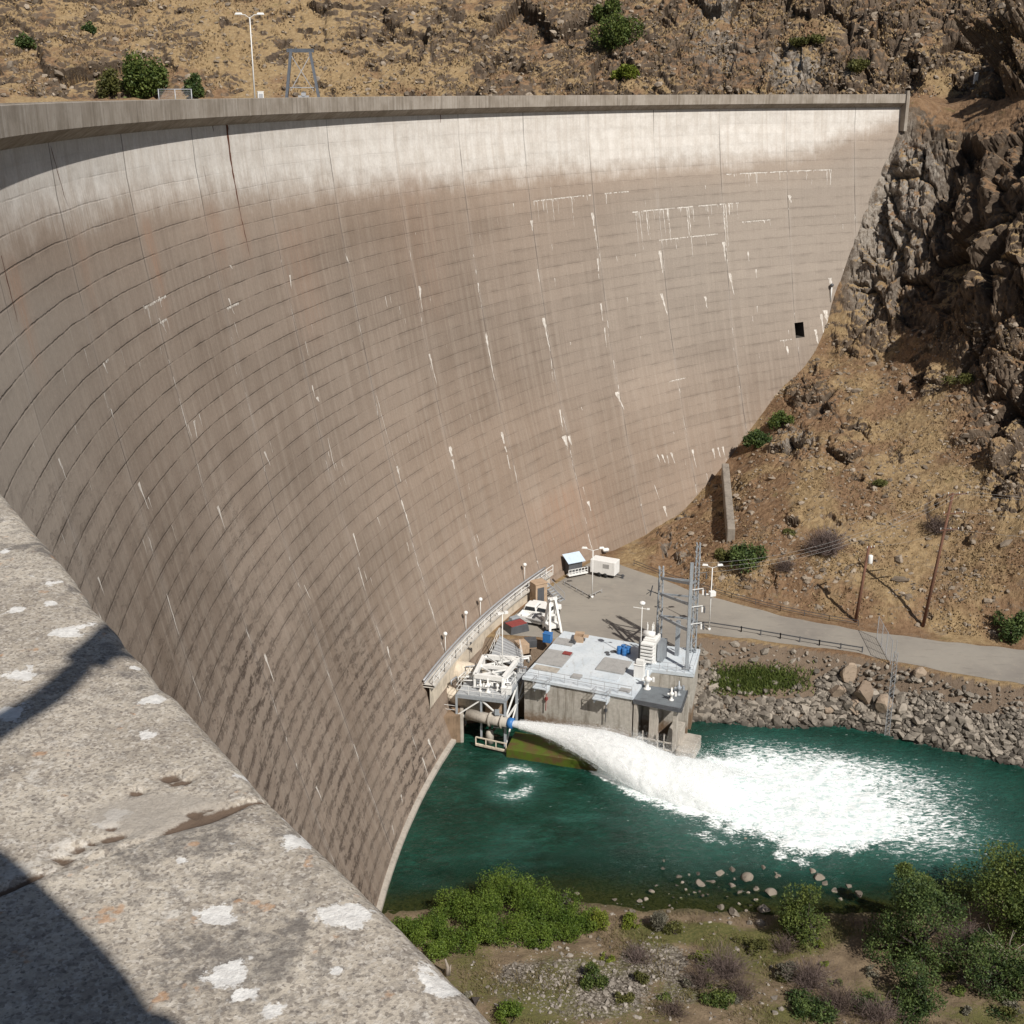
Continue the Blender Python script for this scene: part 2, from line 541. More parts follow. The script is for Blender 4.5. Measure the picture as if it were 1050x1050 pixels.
phc, zc_ = (o_a[0] + o_b[0]) / 2, (o_a[1] + o_b[1]) / 2
cm_ = (pg[:-1, :-1] + pg[1:, 1:]) / 2; cz_ = (zg[:-1, :-1] + zg[1:, 1:]) / 2
hole = (np.abs(cm_ - phc) < R_(0.41)) & (np.abs(cz_ - zc_) < 1.3)
grey = np.clip(sstep(170, 0, PX) * sstep(230, 330, PY) + sstep(560, 720, PX) * sstep(420, 250, PY) * .75 + sstep(480, 620, PX) * sstep(560, 330, PY) * .3, 0, 1)
UV = np.stack([(pg - R_(JOINT0)) * RC + 40 * ULEN, zg], -1)
grid_mesh('dam_face', fp, M_FACE, dam, keep=~hole, smooth=True,
          attrs={'band': band, 'crust': crust, 'rust': rust, 'warm': warm, 'ledge': ledge, 'grey': grey}, uv=UV)
# dark gallery opening near the right end: recess behind the missing cells
ii = np.where(hole.any(1))[0]; jj = np.where(hole.any(0))[0]
p0, p1 = PHI[ii[0]], PHI[ii[-1] + 1]; z0_, z1_ = ZS[jj[0]], ZS[jj[-1] + 1]
mb = MB()
def fpt(p, z, off=0): return tuple(face_pt(np.array(p), np.array(z), off))
ring = [(p0, z0_), (p1, z0_), (p1, z1_), (p0, z1_)]
mb.add([fpt(p, z, 0) for p, z in ring] + [fpt(p, z, -2.5) for p, z in ring],
       [(0, 1, 5, 4), (1, 2, 6, 5), (2, 3, 7, 6), (3, 0, 4, 7), (4, 5, 6, 7)])
mb.build('drain_opening', paint('gallery_shade_concrete', (0.075, 0.065, 0.056), .9, .4), dam)  # shade inside the opening is put into this dark concrete colour

# ---- crest: fascia, corbel, parapets and roadway as revolved profiles
def ring_mesh(name, prof, ph, mat, parent, smooth=False, close=False):
    pr = np.array(prof + ([prof[0]] if close else []))
    g, r = np.meshgrid(ph, pr[:, 0], indexing='ij'); z = np.broadcast_to(pr[:, 1], g.shape)
    x, y = pol(r, g)
    return grid_mesh(name, np.stack([x, y, z], -1), mat, parent, smooth=smooth)

far_ph = np.concatenate([np.radians(np.arange(2.0, 101.61, 0.4)), [R_(101.62)]])
back_ph = np.radians(np.arange(-16, -0.99, 0.5))
PROF = [(151.1, -2.15), (151.05, -2.1), (150.12, -1.52), (150.0, -1.42), (150.0, -0.035), (150.01, -0.012), (150.035, 0.0),
        (150.42, 0.0), (150.45, -0.03), (150.45, -0.85), (151.1, -0.85), (151.1, -2.15)]
ring_mesh('parapet', PROF, far_ph, M_CREST, dam)
ring_mesh('parapet', PROF, back_ph, M_CREST, dam)
deck_ph = np.radians(np.arange(-16, 102, 0.5))
ring_mesh('crest_roadway', [(151.1, -0.854), (154.0, -0.854), (154.0, -1.6)], deck_ph, M_CREST, dam)
ring_mesh('upstream_parapet', [(154.0, -1.6), (154.0, -0.06), (154.35, -0.06), (154.35, -9.0)], deck_ph, M_CREST, dam)

# end pier against the rock
def polpt(r, ph, z): x, y = pol(r, ph); return (float(x), float(y), z)
mb = MB()
e0, e1 = R_(101.62), R_(101.86)
def polbox(mb, r0, r1, p0, p1, z0, z1):
    o = [polpt(r, p, z) for z in (z0, z1) for r, p in ((r0, p0), (r1, p0), (r1, p1), (r0, p1))]
    mb.add(o, [(3, 2, 1, 0), (4, 5, 6, 7), (0, 1, 5, 4), (1, 2, 6, 5), (2, 3, 7, 6), (3, 0, 4, 7)])
polbox(mb, 149.7, 154.5, e0, e1, -6.0, 0.12)
polbox(mb, 149.8, 150.5, e0 + R_(0.02), e1 - R_(0.02), 0.125, 0.6)
mb.build('end_pier', M_CREST, dam)

# pale footing along the water
ft = np.radians(np.arange(20, 51.5, 0.5))
M_FOOT = paint('footing_concrete', (0.40, 0.36, 0.31), 0.9, 0.35, 0, 0.6)
ring_mesh('footing', [(136.9, -70.0), (136.4, -70.0), (136.4, -68.2), (136.48, -68.1), (136.9, -67.95)], ft, M_FOOT, dam)

# ---- mineral streaks: leached lime on joints and lift lines
def streak_poly(Vs, Fs, x1, y1, x2, y2, w, rnd, head=False):
    a_, b_ = face_hit(x1, y1), face_hit(x2, y2)
    if a_ is None or b_ is None: return
    add_streak(Vs, Fs, a_, b_, w, rnd, head)

def add_streak(Vs, Fs, a_, b_, w, rnd, head=False):
    L = math.hypot((b_[0] - a_[0]) * RC, b_[1] - a_[1])
    n = max(4, int(L / 0.35))
    base = len(Vs)
    for i in range(n + 1):
        f = i / n
        ph = a_[0] + (b_[0] - a_[0]) * f + rnd.normal(0, 0.035) / RC
        z = a_[1] + (b_[1] - a_[1]) * f
        ww = w * (0.55 + 0.75 * rnd.random()) * (1 - 0.75 * f ** 2) * (0.6 if i == 0 else 1)
        if head and f < 0.3: ww *= 2.6 - 5 * f
        for s_ in (-1, 1):
            Vs.append(tuple(face_pt(np.array(ph + s_ * ww / 2 / RC), np.array(z), 0.012)))
    for i in range(n):
        if rnd.random() < 0.06 and 2 < i < n - 2: continue
        Fs.append((base + 2 * i, base + 2 * i + 1, base + 2 * i + 3, base + 2 * i + 2))

SV, SF = [], []
rs = np.random.default_rng(5)
for (x1, y1, x2, y2, w) in [
    (163, 304, 165.5, 315, .22), (147, 313, 149, 322, .12), (163, 326, 171, 341, .2), (106, 372, 110, 383, .22), (234, 306, 240, 322, .2),
    (297, 282, 299, 297, .2), (199, 431, 202, 449, .28), (320, 395, 323, 408, .2), (325, 407, 327, 412, .4), (313, 350, 316, 365, .15), (236, 272, 238, 276, .2),
    (355, 263, 358, 270, .2), (430, 293, 433, 320, .28), (490, 290, 491, 300, .2), (440, 363, 448, 395, .2), (498, 342, 507, 390, .26),
    (545, 226, 546, 237, .35), (551, 276, 553, 289, .25), (557, 326, 564, 360, .34), (565, 367, 567, 392, .15), (607, 218, 613, 256, .26), (613, 265, 614, 286, .28),
    (616, 311, 618, 329, .32), (620, 336, 622, 356, .2), (676.5, 257, 679.5, 280, .42), (678, 301, 684.5, 323, .45), (632, 402, 640, 420, .45),
    (742, 248, 744, 268, .4), (748, 280, 752.5, 302, .42), (809, 200, 811, 208, .5), (723, 304, 725, 316, .35), (767, 258, 768, 268, .25), (775, 276, 776, 285, .3), (807, 355, 808, 364, .45),
    (271, 463, 277, 477, .22), (223, 519, 231, 544, .24), (336, 449, 344, 483, .14), (362, 547, 369, 570, .2), (373, 585, 377, 598, .12), (407, 478, 411, 494, .3),
    (411, 513, 423, 550, .2), (423, 556, 436, 602, .12), (439, 614, 447, 640, .14), (461, 458, 466, 481, .55), (488, 571, 491, 582, .2), (271, 671, 281, 699, .3),
    (397, 663, 401, 679, .28), (452, 658, 455, 667, .15), (312, 600, 318, 614, .15), (514, 443, 523, 481, .35), (574, 420, 577, 441, .25), (578, 447, 582, 458, .9), (583, 447, 586, 456, .6),
    (674, 466, 677, 475, .2), (679, 466, 682, 475, .25), (684, 467, 686, 476, .2), (688, 464, 692, 475, .35), (710, 461, 714, 480, .25), (681, 519, 684, 530, .4), (603, 514, 606, 524, .4), (671, 497, 676, 512, .15),
    (731, 460, 733, 470, .3), (736, 459, 739, 469, .3), (741, 458, 743, 467, .3),
    (324, 806, 330, 821, .26), (439, 758, 447, 779, .3), (433, 777, 439, 796, .26), (142, 495, 152, 522, .28), (100, 592, 107, 611, .22), (60, 470, 68, 492, .25), (402, 846, 404, 856, .2), (411, 815, 413, 824, .2),
    (386, 405, 407, 480, .07), (240, 330, 246, 350, .1), (851, 285, 853, 300, .5), (846, 318, 849, 333, .9), (836, 338, 839, 352, .5), (842, 322, 845, 345, .35)]:
    streak_poly(SV, SF, x1, y1, x2, y2, w, rs, head=w > .19)
# horizontal seeps along lifts with hanging drips
for (x1, y1, x2, y2, nd, dl_) in [(547, 204, 606, 197.5, 22, 5.0), (648, 213.5, 757, 204, 55, 8.0), (742, 178, 855, 172.5, 34, 2.6), (676, 246.5, 736, 240, 18, 2.0), (761, 228.5, 790, 226.5, 12, 2.2),
                                  (620, 197, 645, 195, 6, 1.5), (685, 385, 702, 383, 4, 1.5), (147, 313, 170, 303, 7, 2.2), (231, 310, 243, 305, 3, 1.5), (163, 327, 170, 324, 2, 2.0), (108, 372, 111, 368, 2, 1), (800, 352, 812, 351, 3, 1.2)]:
    a_, b_ = face_hit(x1, y1), face_hit(x2, y2)
    zz = (a_[1] + b_[1]) / 2
    zz = round(zz / 1.5) * 1.5
    n = 40; base = len(SV)
    for i in range(n + 1):
        ph = a_[0] + (b_[0] - a_[0]) * i / n
        h = 0.05 + 0.14 * rs.random()
        SV.append(tuple(face_pt(np.array(ph), np.array(zz + 0.05 * rs.random()), 0.012))); SV.append(tuple(face_pt(np.array(ph), np.array(zz - h), 0.012)))
    for i in range(n):
        if rs.random() < 0.8: SF.append((base + 2 * i, base + 2 * i + 1, base + 2 * i + 3, base + 2 * i + 2))
    for k in range(int(nd * .75)):
        ph = a_[0] + (b_[0] - a_[0]) * rs.random()
        L = dl_ * (0.08 + 0.92 * rs.random() ** 3)
        add_streak(SV, SF, (ph, zz), (ph + rs.normal(0, .04) / RC, zz - L), 0.07 + 0.20 * rs.random() ** 2, rs)
# many short leaks down the joints
for k in range(-2, 17):
    ph = R_(JOINT0 - JSTEP * k)
    z = -14.0 - 6 * rs.random()
    while z > -64:
        L = rs.random() ** 2 * 3.0 + 0.4
        if rs.random() < 0.5: add_streak(SV, SF, (ph + rs.normal(0, .07) / RC, z), (ph + rs.normal(0, .07) / RC, z - L), 0.05 + 0.13 * rs.random(), rs)
        z -= L + rs.random() * 5
for k in range(110):
    ph = R_(rs.uniform(22, 100)); z = rs.uniform(-62, -12)
    z = round(z / 1.5) * 1.5
    add_streak(SV, SF, (ph, z), (ph, z - rs.uniform(.25, 1.3)), rs.uniform(.04, .12), rs, head=rs.random() < .3)
M_LIME = NT('lime_streak', 0.9, 0.2)
_p = M_LIME.pos()
M_LIME = M_LIME.done(M_LIME.mix(M_LIME.rng(M_LIME.noise(M_LIME.mp(_p, (5, 5, 1.2)), 1, 5, .7), .35, .65), (0.38, 0.335, 0.29), (0.74, 0.71, 0.66)))
soup_mesh('mineral_streaks', SV, np.array(SF), M_LIME, dam)['kind'] = 'stuff'
# rust run below a fitting at the top of the left half
SV, SF = [], []
for (x1, y1, x2, y2, w) in [(231, 118, 246, 216, .42), (246, 216, 256, 262, .16), (216, 118, 219, 135, .2), (451, 112, 452, 126, .22), (52, 150, 70, 212, .12), (208, 170, 216, 205, .06), (1, 262, 18, 330, .16)]:
    streak_poly(SV, SF, x1, y1, x2, y2, w, rs)
M_RUST = NT('rust_run', 0.9, 0.2).done((0.12, 0.052, 0.034))
soup_mesh('rust_streaks', SV, np.array(SF), M_RUST, dam)['kind'] = 'stuff'

# ---- the near length of parapet, in close-up detail
def mat_coping():
    t = NT('weathered_coping', 0.95, 0.15)
    p = t.pos()
    a = t.noise(p, 7, 5, 0.65); b = t.noise(p, 42, 6, 0.72); c = t.noise(p, 230, 4, 0.7); d_ = t.noise(t.mp(p, (1, 1, 1), (2, 5, 1)), 90, 5, 0.7)
    agg = t.voro(t.mp(p, (1, 1, 1)), 330, 'F1', 'Color'); ag = t.node('ShaderNodeSeparateColor'); t.put(ag.inputs[0], agg)
    col = t.mix(t.rng(a, 0.30, 0.70), (0.35, 0.305, 0.25), (0.54, 0.485, 0.405))
    col = t.mix(t.math('MULTIPLY', t.rng(b, 0.45, 0.64), 0.75), col, (0.255, 0.228, 0.20))
    col = t.mix(t.math('MULTIPLY', t.rng(d_, 0.52, 0.68), 0.6), col, (0.58, 0.535, 0.47))
    col = t.mix(t.math('MULTIPLY', t.rng(ag.outputs[0], 0.62, 0.95), 0.45), col, (0.63, 0.59, 0.53))
    col = t.mix(t.math('MULTIPLY', t.rng(ag.outputs[1], 0.70, 0.92), 0.6), col, (0.17, 0.145, 0.125))
    col = t.mix(t.math('MULTIPLY', t.rng(c, 0.53, 0.68), 0.75), col, (0.11, 0.095, 0.085))
    dk = t.rng(t.math('ADD', t.noise(t.mp(p, (1, 1, 1), (7, 3, 1)), 6.5, 3, 0.6), t.math('MULTIPLY', t.math('SUBTRACT', b, .5), .5)), 0.55, 0.70)
    col = t.mix(t.math('MULTIPLY', dk, 0.72), col, (0.135, 0.122, 0.112))
    lt = t.rng(t.math('ADD', t.noise(t.mp(p, (1, 1, 1), (1, 9, 1)), 9, 3, 0.6), t.math('MULTIPLY', t.math('SUBTRACT', d_, .5), .6)), 0.60, 0.72)
    col = t.mix(t.math('MULTIPLY', lt, 0.7), col, (0.62, 0.585, 0.53))
    # orange and pale crustose lichens
    orr = t.rng(t.math('ADD', t.noise(p, 20, 3, 0.6), t.math('MULTIPLY', d_, 0.30)), 0.79, 0.86)
    col = t.mix(t.math('MULTIPLY', orr, 0.6), col, (0.44, 0.245, 0.125))
    li = t.rng(t.math('ADD', t.attr('lichen'), t.math('ADD', t.math('MULTIPLY', t.math('SUBTRACT', t.noise(p, 26, 5, 0.72), 0.5), 2.6), t.math('MULTIPLY', t.math('SUBTRACT', d_, 0.5), 1.1))), 0.42, 0.60)
    lc = t.mix(t.rng(d_, 0.38, 0.65), (0.80, 0.79, 0.76), (0.60, 0.585, 0.56))
    col = t.mix(t.math('MULTIPLY', li, 0.9), col, lc)
    col = t.mix(t.math('MULTIPLY', t.rng(t.attr('patch'), 0.30, 0.62), 0.75), col, t.mix(b, (0.30, 0.27, 0.235), (0.41, 0.37, 0.32)))
    col = t.mix(t.math('MULTIPLY', t.rng(t.math('ADD', t.attr('pit'), t.math('MULTIPLY', t.math('SUBTRACT', b, 0.5), 1.3)), 0.38, 0.70), .9), col, (0.10, 0.066, 0.045))
    h = t.math('ADD', t.math('MULTIPLY', b, 0.55), t.math('MULTIPLY', c, 0.30))
    h = t.math('ADD', h, t.math('MULTIPLY', d_, 0.5))
    return t.done(col, t.bump(h, 0.55, 0.006), 0.96)

n_s = 620
sarc = np.concatenate([np.linspace(R_(-1.0) * 150, 0.2, 20)[:-1], np.linspace(0.2, 2.6, n_s), np.linspace(2.6, R_(2.0) * 150, 40)[1:]])
prof = [(151.1, -2.15), (151.05, -2.1), (150.12, -1.52), (150.0, -1.42), (150.0, -0.5), (150.0, -0.2)]
prof += [(150.0, -0.2 + 0.17 * k / 12) for k in range(1, 13)]
prof += [(150.0 + 0.03 - 0.03 * math.cos(q), -0.03 + 0.03 * math.sin(q)) for q in np.linspace(0.1, math.pi / 2, 10)]
prof += [(150.04 + 0.38 * k / 90, 0.0) for k in range(1, 91)]
prof += [(150.45, -0.03), (150.45, -0.85)]
pr = np.array(prof)
pg2, rg2 = np.meshgrid(sarc / 150.0, pr[:, 0], indexing='ij'); zg2 = np.broadcast_to(pr[:, 1], pg2.shape).copy()
gx, gy = pol(rg2, pg2)
# blobs: where the lichens, the joint and the broken patch lie on the coping (plan metres)
def on_top(x, y): q = at(x, y, 0.0); return q.x, q.y
lich = np.zeros_like(pg2)
for (x, y, rad) in [(75, 648, .032), (8, 732, .034), (162, 716, .020), (157, 753, .019), (427, 1010, .030), (213, 941, .024), (345, 943, .030), (300, 862, .024), (22, 690, .030),
                    (118, 836, .026), (222, 1003, .026), (188, 882, .012), (92, 640, .020), (250, 790, .018), (318, 850, .018), (378, 905, .014), (55, 618, .014), (5, 566, .012), (238, 1025, .016), (60, 598, .02), (268, 1040, .014),
                    (145, 680, .010), (330, 1000, .010), (300, 830, .012), (20, 625, .018)]:
    bx_, by_ = on_top(x, y)
    d = np.hypot(gx - bx_, (gy - by_)) / rad
    lich = np.maximum(lich, 1.15 - 0.72 * d / .64)
lich = np.clip(lich, -0.6, 1.0)
j0, j1 = on_top(0, 914), on_top(252, 822)
ux, uy = j1[0] - j0[0], j1[1] - j0[1]; ul_ = math.hypot(ux, uy); ux, uy = ux / ul_, uy / ul_
dj = (gx - j0[0]) * (-uy) + (gy - j0[1]) * ux
lj = (gx - j0[0]) * ux + (gy - j0[1]) * uy
wob = 0.004 * vnoise(lj * 30, 0, 0, 4)
pit = np.exp(-((dj + wob) / 0.0045) ** 2) * (0.35 + 0.65 * sstep(-0.3, 0.5, vnoise(lj * 14, 0, 0, 9)))
pit = pit + np.exp(-((dj + wob) / 0.012) ** 2) * 0.7 * sstep(0.45, 0.75, lj / ul_ + 0.25 * vnoise(lj * 16, 0, 3, 9)) * sstep(1.02, 0.9, lj / ul_)
pwx = .011 * fbm(gx * 40, gy * 40, 0, 71, 3); pwy = .011 * fbm(gx * 40, gy * 40, 5, 73, 3)
for (x, y, rad) in [(146, 808, .008), (178, 793, .010), (190, 797, .008), (121, 854, .012), (119, 842, .006), (199, 832, .008), (213, 826, .006), (84, 868, .008), (70, 878, .009), (98, 862, .006)]:
    bx_, by_ = on_top(x, y); pit = np.maximum(pit, np.exp(-(np.hypot((gx - bx_ + pwx) * .8, (gy - by_ + pwy) * 1.3) / rad) ** 2))
pit = np.clip(pit, 0, 1)
pa = on_top(165, 832)
patch = np.clip(1.25 - np.hypot((gx - pa[0]) * .9, (gy - pa[1]) * 1.6) / 0.075, 0, 1)
top = sstep(-0.25, -0.02, zg2)
nz = 0.0018 * fbm(gx * 7, gy * 7, zg2 * 7, 21, 3, .5) + 0.0007 * fbm(gx * 50, gy * 50, zg2 * 50, 23, 3, .6)
edge_w = np.exp(-(((rg2 - 150.02) / 0.05) ** 2)) * top
chip = np.clip(fbm(gx * 5, gy * 5, 0, 31, 4) - 0.25, 0, 1) * 0.03 + 0.0015 * fbm(gx * 14, gy * 14, 0, 33, 3)
zz2 = zg2 + top * nz - edge_w * np.clip(chip, 0, 1) * 0.4 - pit * 0.006 * top - 0.003 * patch * top
rr2 = rg2 + edge_w * (chip * 0.55 + nz * 1.5)
rr2 = rr2 - (0.016 * sstep(1.05, 0.62, pg2 * 150) - .004 * sstep(.8, 1.1, pg2 * 150) * sstep(1.9, 1.4, pg2 * 150)) * sstep(-.30, -.05, zg2) * sstep(150.3, 150.05, rg2)
gx2, gy2 = pol(rr2, pg2)
M_COPE = mat_coping()
grid_mesh('coping_block', np.stack([gx2, gy2, zz2], -1), M_COPE, dam, smooth=True, attrs={'lichen': lich, 'pit': pit, 'patch': patch})

# ---- things standing on the crest
M_GALV = paint('galvanised_steel', (0.42, 0.43, 0.45), 0.5, 0.25, 0.3, 1.0)
M_WHITE = paint('white_paint', (0.78, 0.78, 0.76), 0.5, 0.18, 0, 1.2, 0.7)
ph = crest_phi(262, 153.5, -1.0)
b = polpt(153.5, ph, -1.0)
lamp = empty('street_lamp', b, 0, 'tall white crest lamp post with two outstretched lamp heads beside the hoist frame', 'street lamp')
MB().tube([b, (b[0], b[1], 7.0)], 0.075, 10, 0.045).build('pole', M_WHITE, lamp, True)
arm = MB(); arm.tube([(b[0] - .9, b[1] - .1, 7.25), (b[0] - .4, b[1], 7.2), (b[0], b[1], 6.9), (b[0] + .4, b[1], 7.2), (b[0] + .8, b[1] + .1, 7.22)], 0.035, 6)
arm.build('bracket', M_WHITE, lamp, True)
for sx in (-1, 1):
    h = MB(); h.box((b[0] + sx * 1.0, b[1], 7.3), (0.75, 0.32, 0.2), 0.1 * sx, 0.7); h.build('lamp_head', M_WHITE, lamp, bevel=.04)
cb = polpt(153.3, crest_phi(268, 153.3, -1), -1.0)
t_ = empty('equipment_cabinet', cb, 0.3, 'small white cabinet at the foot of the crest lamp post', 'cabinet')
MB().box((0, 0, .75), (0.55, 0.4, 1.5)).box((0, 0, 1.53), (.62, .47, .06)).build('cabinet_body', M_WHITE, t_, local=True, bevel=.015)
MB().box((0, -.203, .75), (0.4, .012, 1.2)).build('door', M_GALV, t_, local=True)

# hoist frame
M_HOIST = paint('blue_grey_hoist_paint', (0.115, 0.13, 0.155), 0.5, 0.3, 0.1, 1.0)
ph = crest_phi(311, 153.6, -1.0); b = polpt(153.6, ph, -1.0)
hf = empty('hoist_frame', b, -(ph) + math.pi / 2 - A0 + R_(4), 'grey steel A-frame hoist standing on the dam crest', 'hoist frame')
for sx in (-1, 1):
    lg = MB()
    for sy in (-1, 1): lg.bar((sx * 1.75, sy * 1.0, 0), (sx * .95, sy * .45, 5.3), .26, .26)
    lg.bar((sx * 1.2, -.75, 1.9), (sx * 1.2, .75, 1.9), .1)
    lg.build('leg', M_HOIST, hf, local=True)
MB().box((0, -.45, 5.42), (2.7, .22, .34)).box((0, .45, 5.42), (2.7, .22, .34)).box((-1.0, 0, 5.45), (.2, .9, .26)).box((1.0, 0, 5.45), (.2, .9, .26)).build('top_beam', M_HOIST, hf, local=True)
MB().bar((-1.15, -.8, 1.6), (.9, -.55, 4.9), .07).bar((1.15, -.8, 1.6), (-.9, -.55, 4.9), .07).bar((-1.2, -.85, 1.9), (1.2, -.85, 1.9), .08).build('brace', M_GALV, hf, local=True)
MB().box((.1, 0, .7), (1.1, .9, .9)).box((-.5, .1, .5), (.5, .5, .6)).tube([(.1, -.5, 1.3), (.1, .5, 1.3)], .25, 12).build('winch', M_GALV, hf, local=True)

# chain-link gate panel on the crest further left
ph = crest_phi(181, 153.6, -1.0); b = polpt(153.6, ph, -1.0)
g = empty('chain_link_gate', b, -ph + math.pi / 2 - A0, 'grey chain-link gate panel on the crest below the round oak', 'gate')
fr = MB()
for xx in (-1.3, 0, 1.3): fr.tube([(xx, 0, 0), (xx, 0, 1.75)], .04, 8)
for z in (.9, 1.72): fr.tube([(-1.3, 0, z), (1.3, 0, z)], .035, 8)
fr.build('gate_frame', M_GALV, g, True, local=True)
ms = MB()
for k in range(-13, 14): ms.bar((k * .1, .02, 0.9), (k * .1, .02, 1.7), .01)
for k in range(7): ms.bar((-1.3, .04, .95 + k * .12), (1.3, .04, .95 + k * .12), .01)
ms.build('mesh_panel', M_GALV, g, local=True)
# ================================================================== TERRAIN
ZW = -68.5                                 # river level
ZR = -62.2                                 # road and yard level
far_px = [(632, 574), (665, 588), (700, 602), (750, 617), (800, 630), (850, 640), (900, 648), (960, 656), (1050, 665), (1130, 672)]
near_px = [(705, 650), (750, 654), (815, 662), (880, 671), (960, 688), (1050, 703), (1130, 716)]
wat_px = [(705, 736), (760, 741), (800, 745), (850, 741), (900, 749), (950, 762), (1050, 784), (1130, 800)]
def poly_fn(pts, z):
    P = sorted((at(x, y, z).x, at(x, y, z).y) for x, y in pts)
    return np.array([p[0] for p in P]), np.array([p[1] for p in P])
FX, FY = poly_fn(far_px, ZR); NX, NY = poly_fn(near_px, ZR); WX, WY = poly_fn(wat_px, ZW)
y_far = lambda x: np.interp(x, np.r_[-60, 13.0, FX[1:], 140], np.r_[190, FY[0] + .6, FY[1:], FY[-1] - 22])
y_near = lambda x: np.interp(x, np.r_[-40, 2, 16, 21.0, NX, 140], np.r_[141, 137.5, 134, 133, NY, NY[-1] - 20])
y_wat = lambda x: np.interp(x, np.r_[-40, 16, 20, WX, 140], np.r_[131, 130, 128.5, WY, WY[-1] - 20])

CT = []
for v in [(920, 135), (905, 175), (890, 200), (880, 235), (865, 275), (855, 300), (848, 330), (835, 360), (818, 382), (800, 400), (785, 420), (770, 440), (740, 480), (720, 503), (700, 525), (680, 537), (650, 557)]:
    h = face_hit(*v); x, y = pol(face_r(h[1]) + 0.3, h[0]); CT.append((float(x), float(y), h[1]))
ctl = list(CT)
x, y = pol(151.5, R_(102.5)); ctl += [(float(x), float(y), -0.6)]
for X in (14, 22, 33, 44, 54, 64, 80): ctl.append((X, float(y_far(X)) + .2, ZR))
for (xx, yy, Y) in [(750, 575, 156), (750, 540, 166), (750, 500, 178), (850, 590, 149), (850, 520, 162), (850, 450, 180), (850, 385, 198),
                    (950, 590, 147), (950, 520, 159), (950, 450, 174), (950, 385, 189), (940, 325, 203), (945, 250, 209), (950, 185, 215), (960, 130, 223), (985, 108, 236), (990, 96, 250),
                    (1050, 600, 141), (1050, 520, 152), (1050, 450, 165), (1050, 350, 179), (1050, 250, 188), (1050, 170, 198), (1050, 120, 212), (1050, 60, 224), (1050, 0, 238),
                    (1150, 600, 134), (1150, 450, 155), (1150, 300, 172), (1150, 120, 198), (1150, 0, 225),
                    (960, 60, 258), (960, 0, 272), (900, 94, 252), (880, 0, 276), (800, 96, 258), (800, 0, 285), (700, 97, 262), (700, 0, 290), (600, 97, 266), (600, 0, 296), (480, 98, 270), (480, 0, 302),
                    (350, 99, 272), (350, 0, 306), (220, 100, 268), (220, 0, 304), (100, 102, 262), (100, 0, 298), (0, 105, 256), (0, 0, 292), (-120, 105, 246), (-120, 0, 282)]:
    p = atY(xx, yy, Y); ctl.append((p.x, p.y, p.z))
# banks below crest level behind the dam, and higher ground past the frame
for (xx, Y) in [(-120, 232), (0, 242), (200, 252), (400, 256), (600, 252), (800, 246)]:
    p = atY(xx, 100, Y); ctl.append((p.x, p.y, -8.0))
for (xx, Y, z) in [(-100, 330, 50), (200, 350, 52), (500, 345, 52), (800, 335, 52), (1000, 320, 48), (1150, 290, 40)]:
    p = atY(xx, 0, Y); ctl.append((p.x, p.y, z))
ctl = np.array(ctl)
def tps_fit(P, lam=0.02):
    n = len(P); d = np.hypot(P[:, None, 0] - P[None, :, 0], P[:, None, 1] - P[None, :, 1]) / 50
    K = np.where(d > 0, d * d * np.log(d + 1e-12), 0) + np.eye(n) * lam * 0.05
    Q = np.c_[np.ones(n), P[:, :2] / 50]
    Am = np.block([[K, Q], [Q.T, np.zeros((3, 3))]])
    return np.linalg.solve(Am, np.r_[P[:, 2], 0, 0, 0])
TW = tps_fit(ctl)
def tps(x, y):
    sh = x.shape; x = x.ravel(); y = y.ravel(); n = len(ctl)
    out = TW[n] + TW[n + 1] * x / 50 + TW[n + 2] * y / 50
    for i in range(n):
        d2 = ((x - ctl[i, 0]) ** 2 + (y - ctl[i, 1]) ** 2) / 2500
        out = out + TW[i] * 0.5 * d2 * np.log(d2 + 1e-12)
    return out.reshape(sh)

def base_h(x, y):
    yf, yn, yw = y_far(x), y_near(x), y_wat(x)
    hill = ZR + np.maximum(tps(x, y) - ZR, -0.5)
    k = sstep(0.0, 7.0, y - yf)
    hill = ZR + (hill - ZR) * np.where(y > yf, 0.15 + 0.85 * k, 0)
    bank = ZR - (yn - 0.6 - y) * (ZR - ZW) / np.maximum(yn - 0.6 - yw, 1.0)
    bank = np.maximum(bank, -71.5)
    return np.where(y > yf, hill, np.where(y > yn - 0.6, ZR - .05, bank))

xs = np.concatenate([np.arange(-150, 12, 0.55), np.arange(12, 42, 0.3), np.arange(42, 96, 0.2), np.arange(96, 141, 0.8)])
ys = np.concatenate([np.arange(108, 128, 0.5), np.arange(128, 183, 0.28), np.arange(183, 242, 0.18), np.arange(242, 312, 0.36), np.arange(312, 352, 2.0)])
gx, gy = np.meshgrid(xs, ys, indexing='ij')
gz = base_h(gx, gy)
rr, pp = topol(gx, gy)
PX, PY = px(gx, gy, gz)
hz = (gy - y_far(gx)) > 0
onhill = sstep(0.0, 5.0, gy - y_far(gx))
# smooth normals of the bare slope
dzx = np.gradient(gz, axis=0) / np.gradient(gx, axis=0); dzy = np.gradient(gz, axis=1) / np.gradient(gy, axis=1)
dzx = np.where(onhill > 0, dzx, 0); dzy = np.where(onhill > 0, dzy, 0)
nl = np.sqrt(dzx ** 2 + dzy ** 2 + 1)
nx, ny, nz_ = -dzx / nl, -dzy / nl, 1 / nl

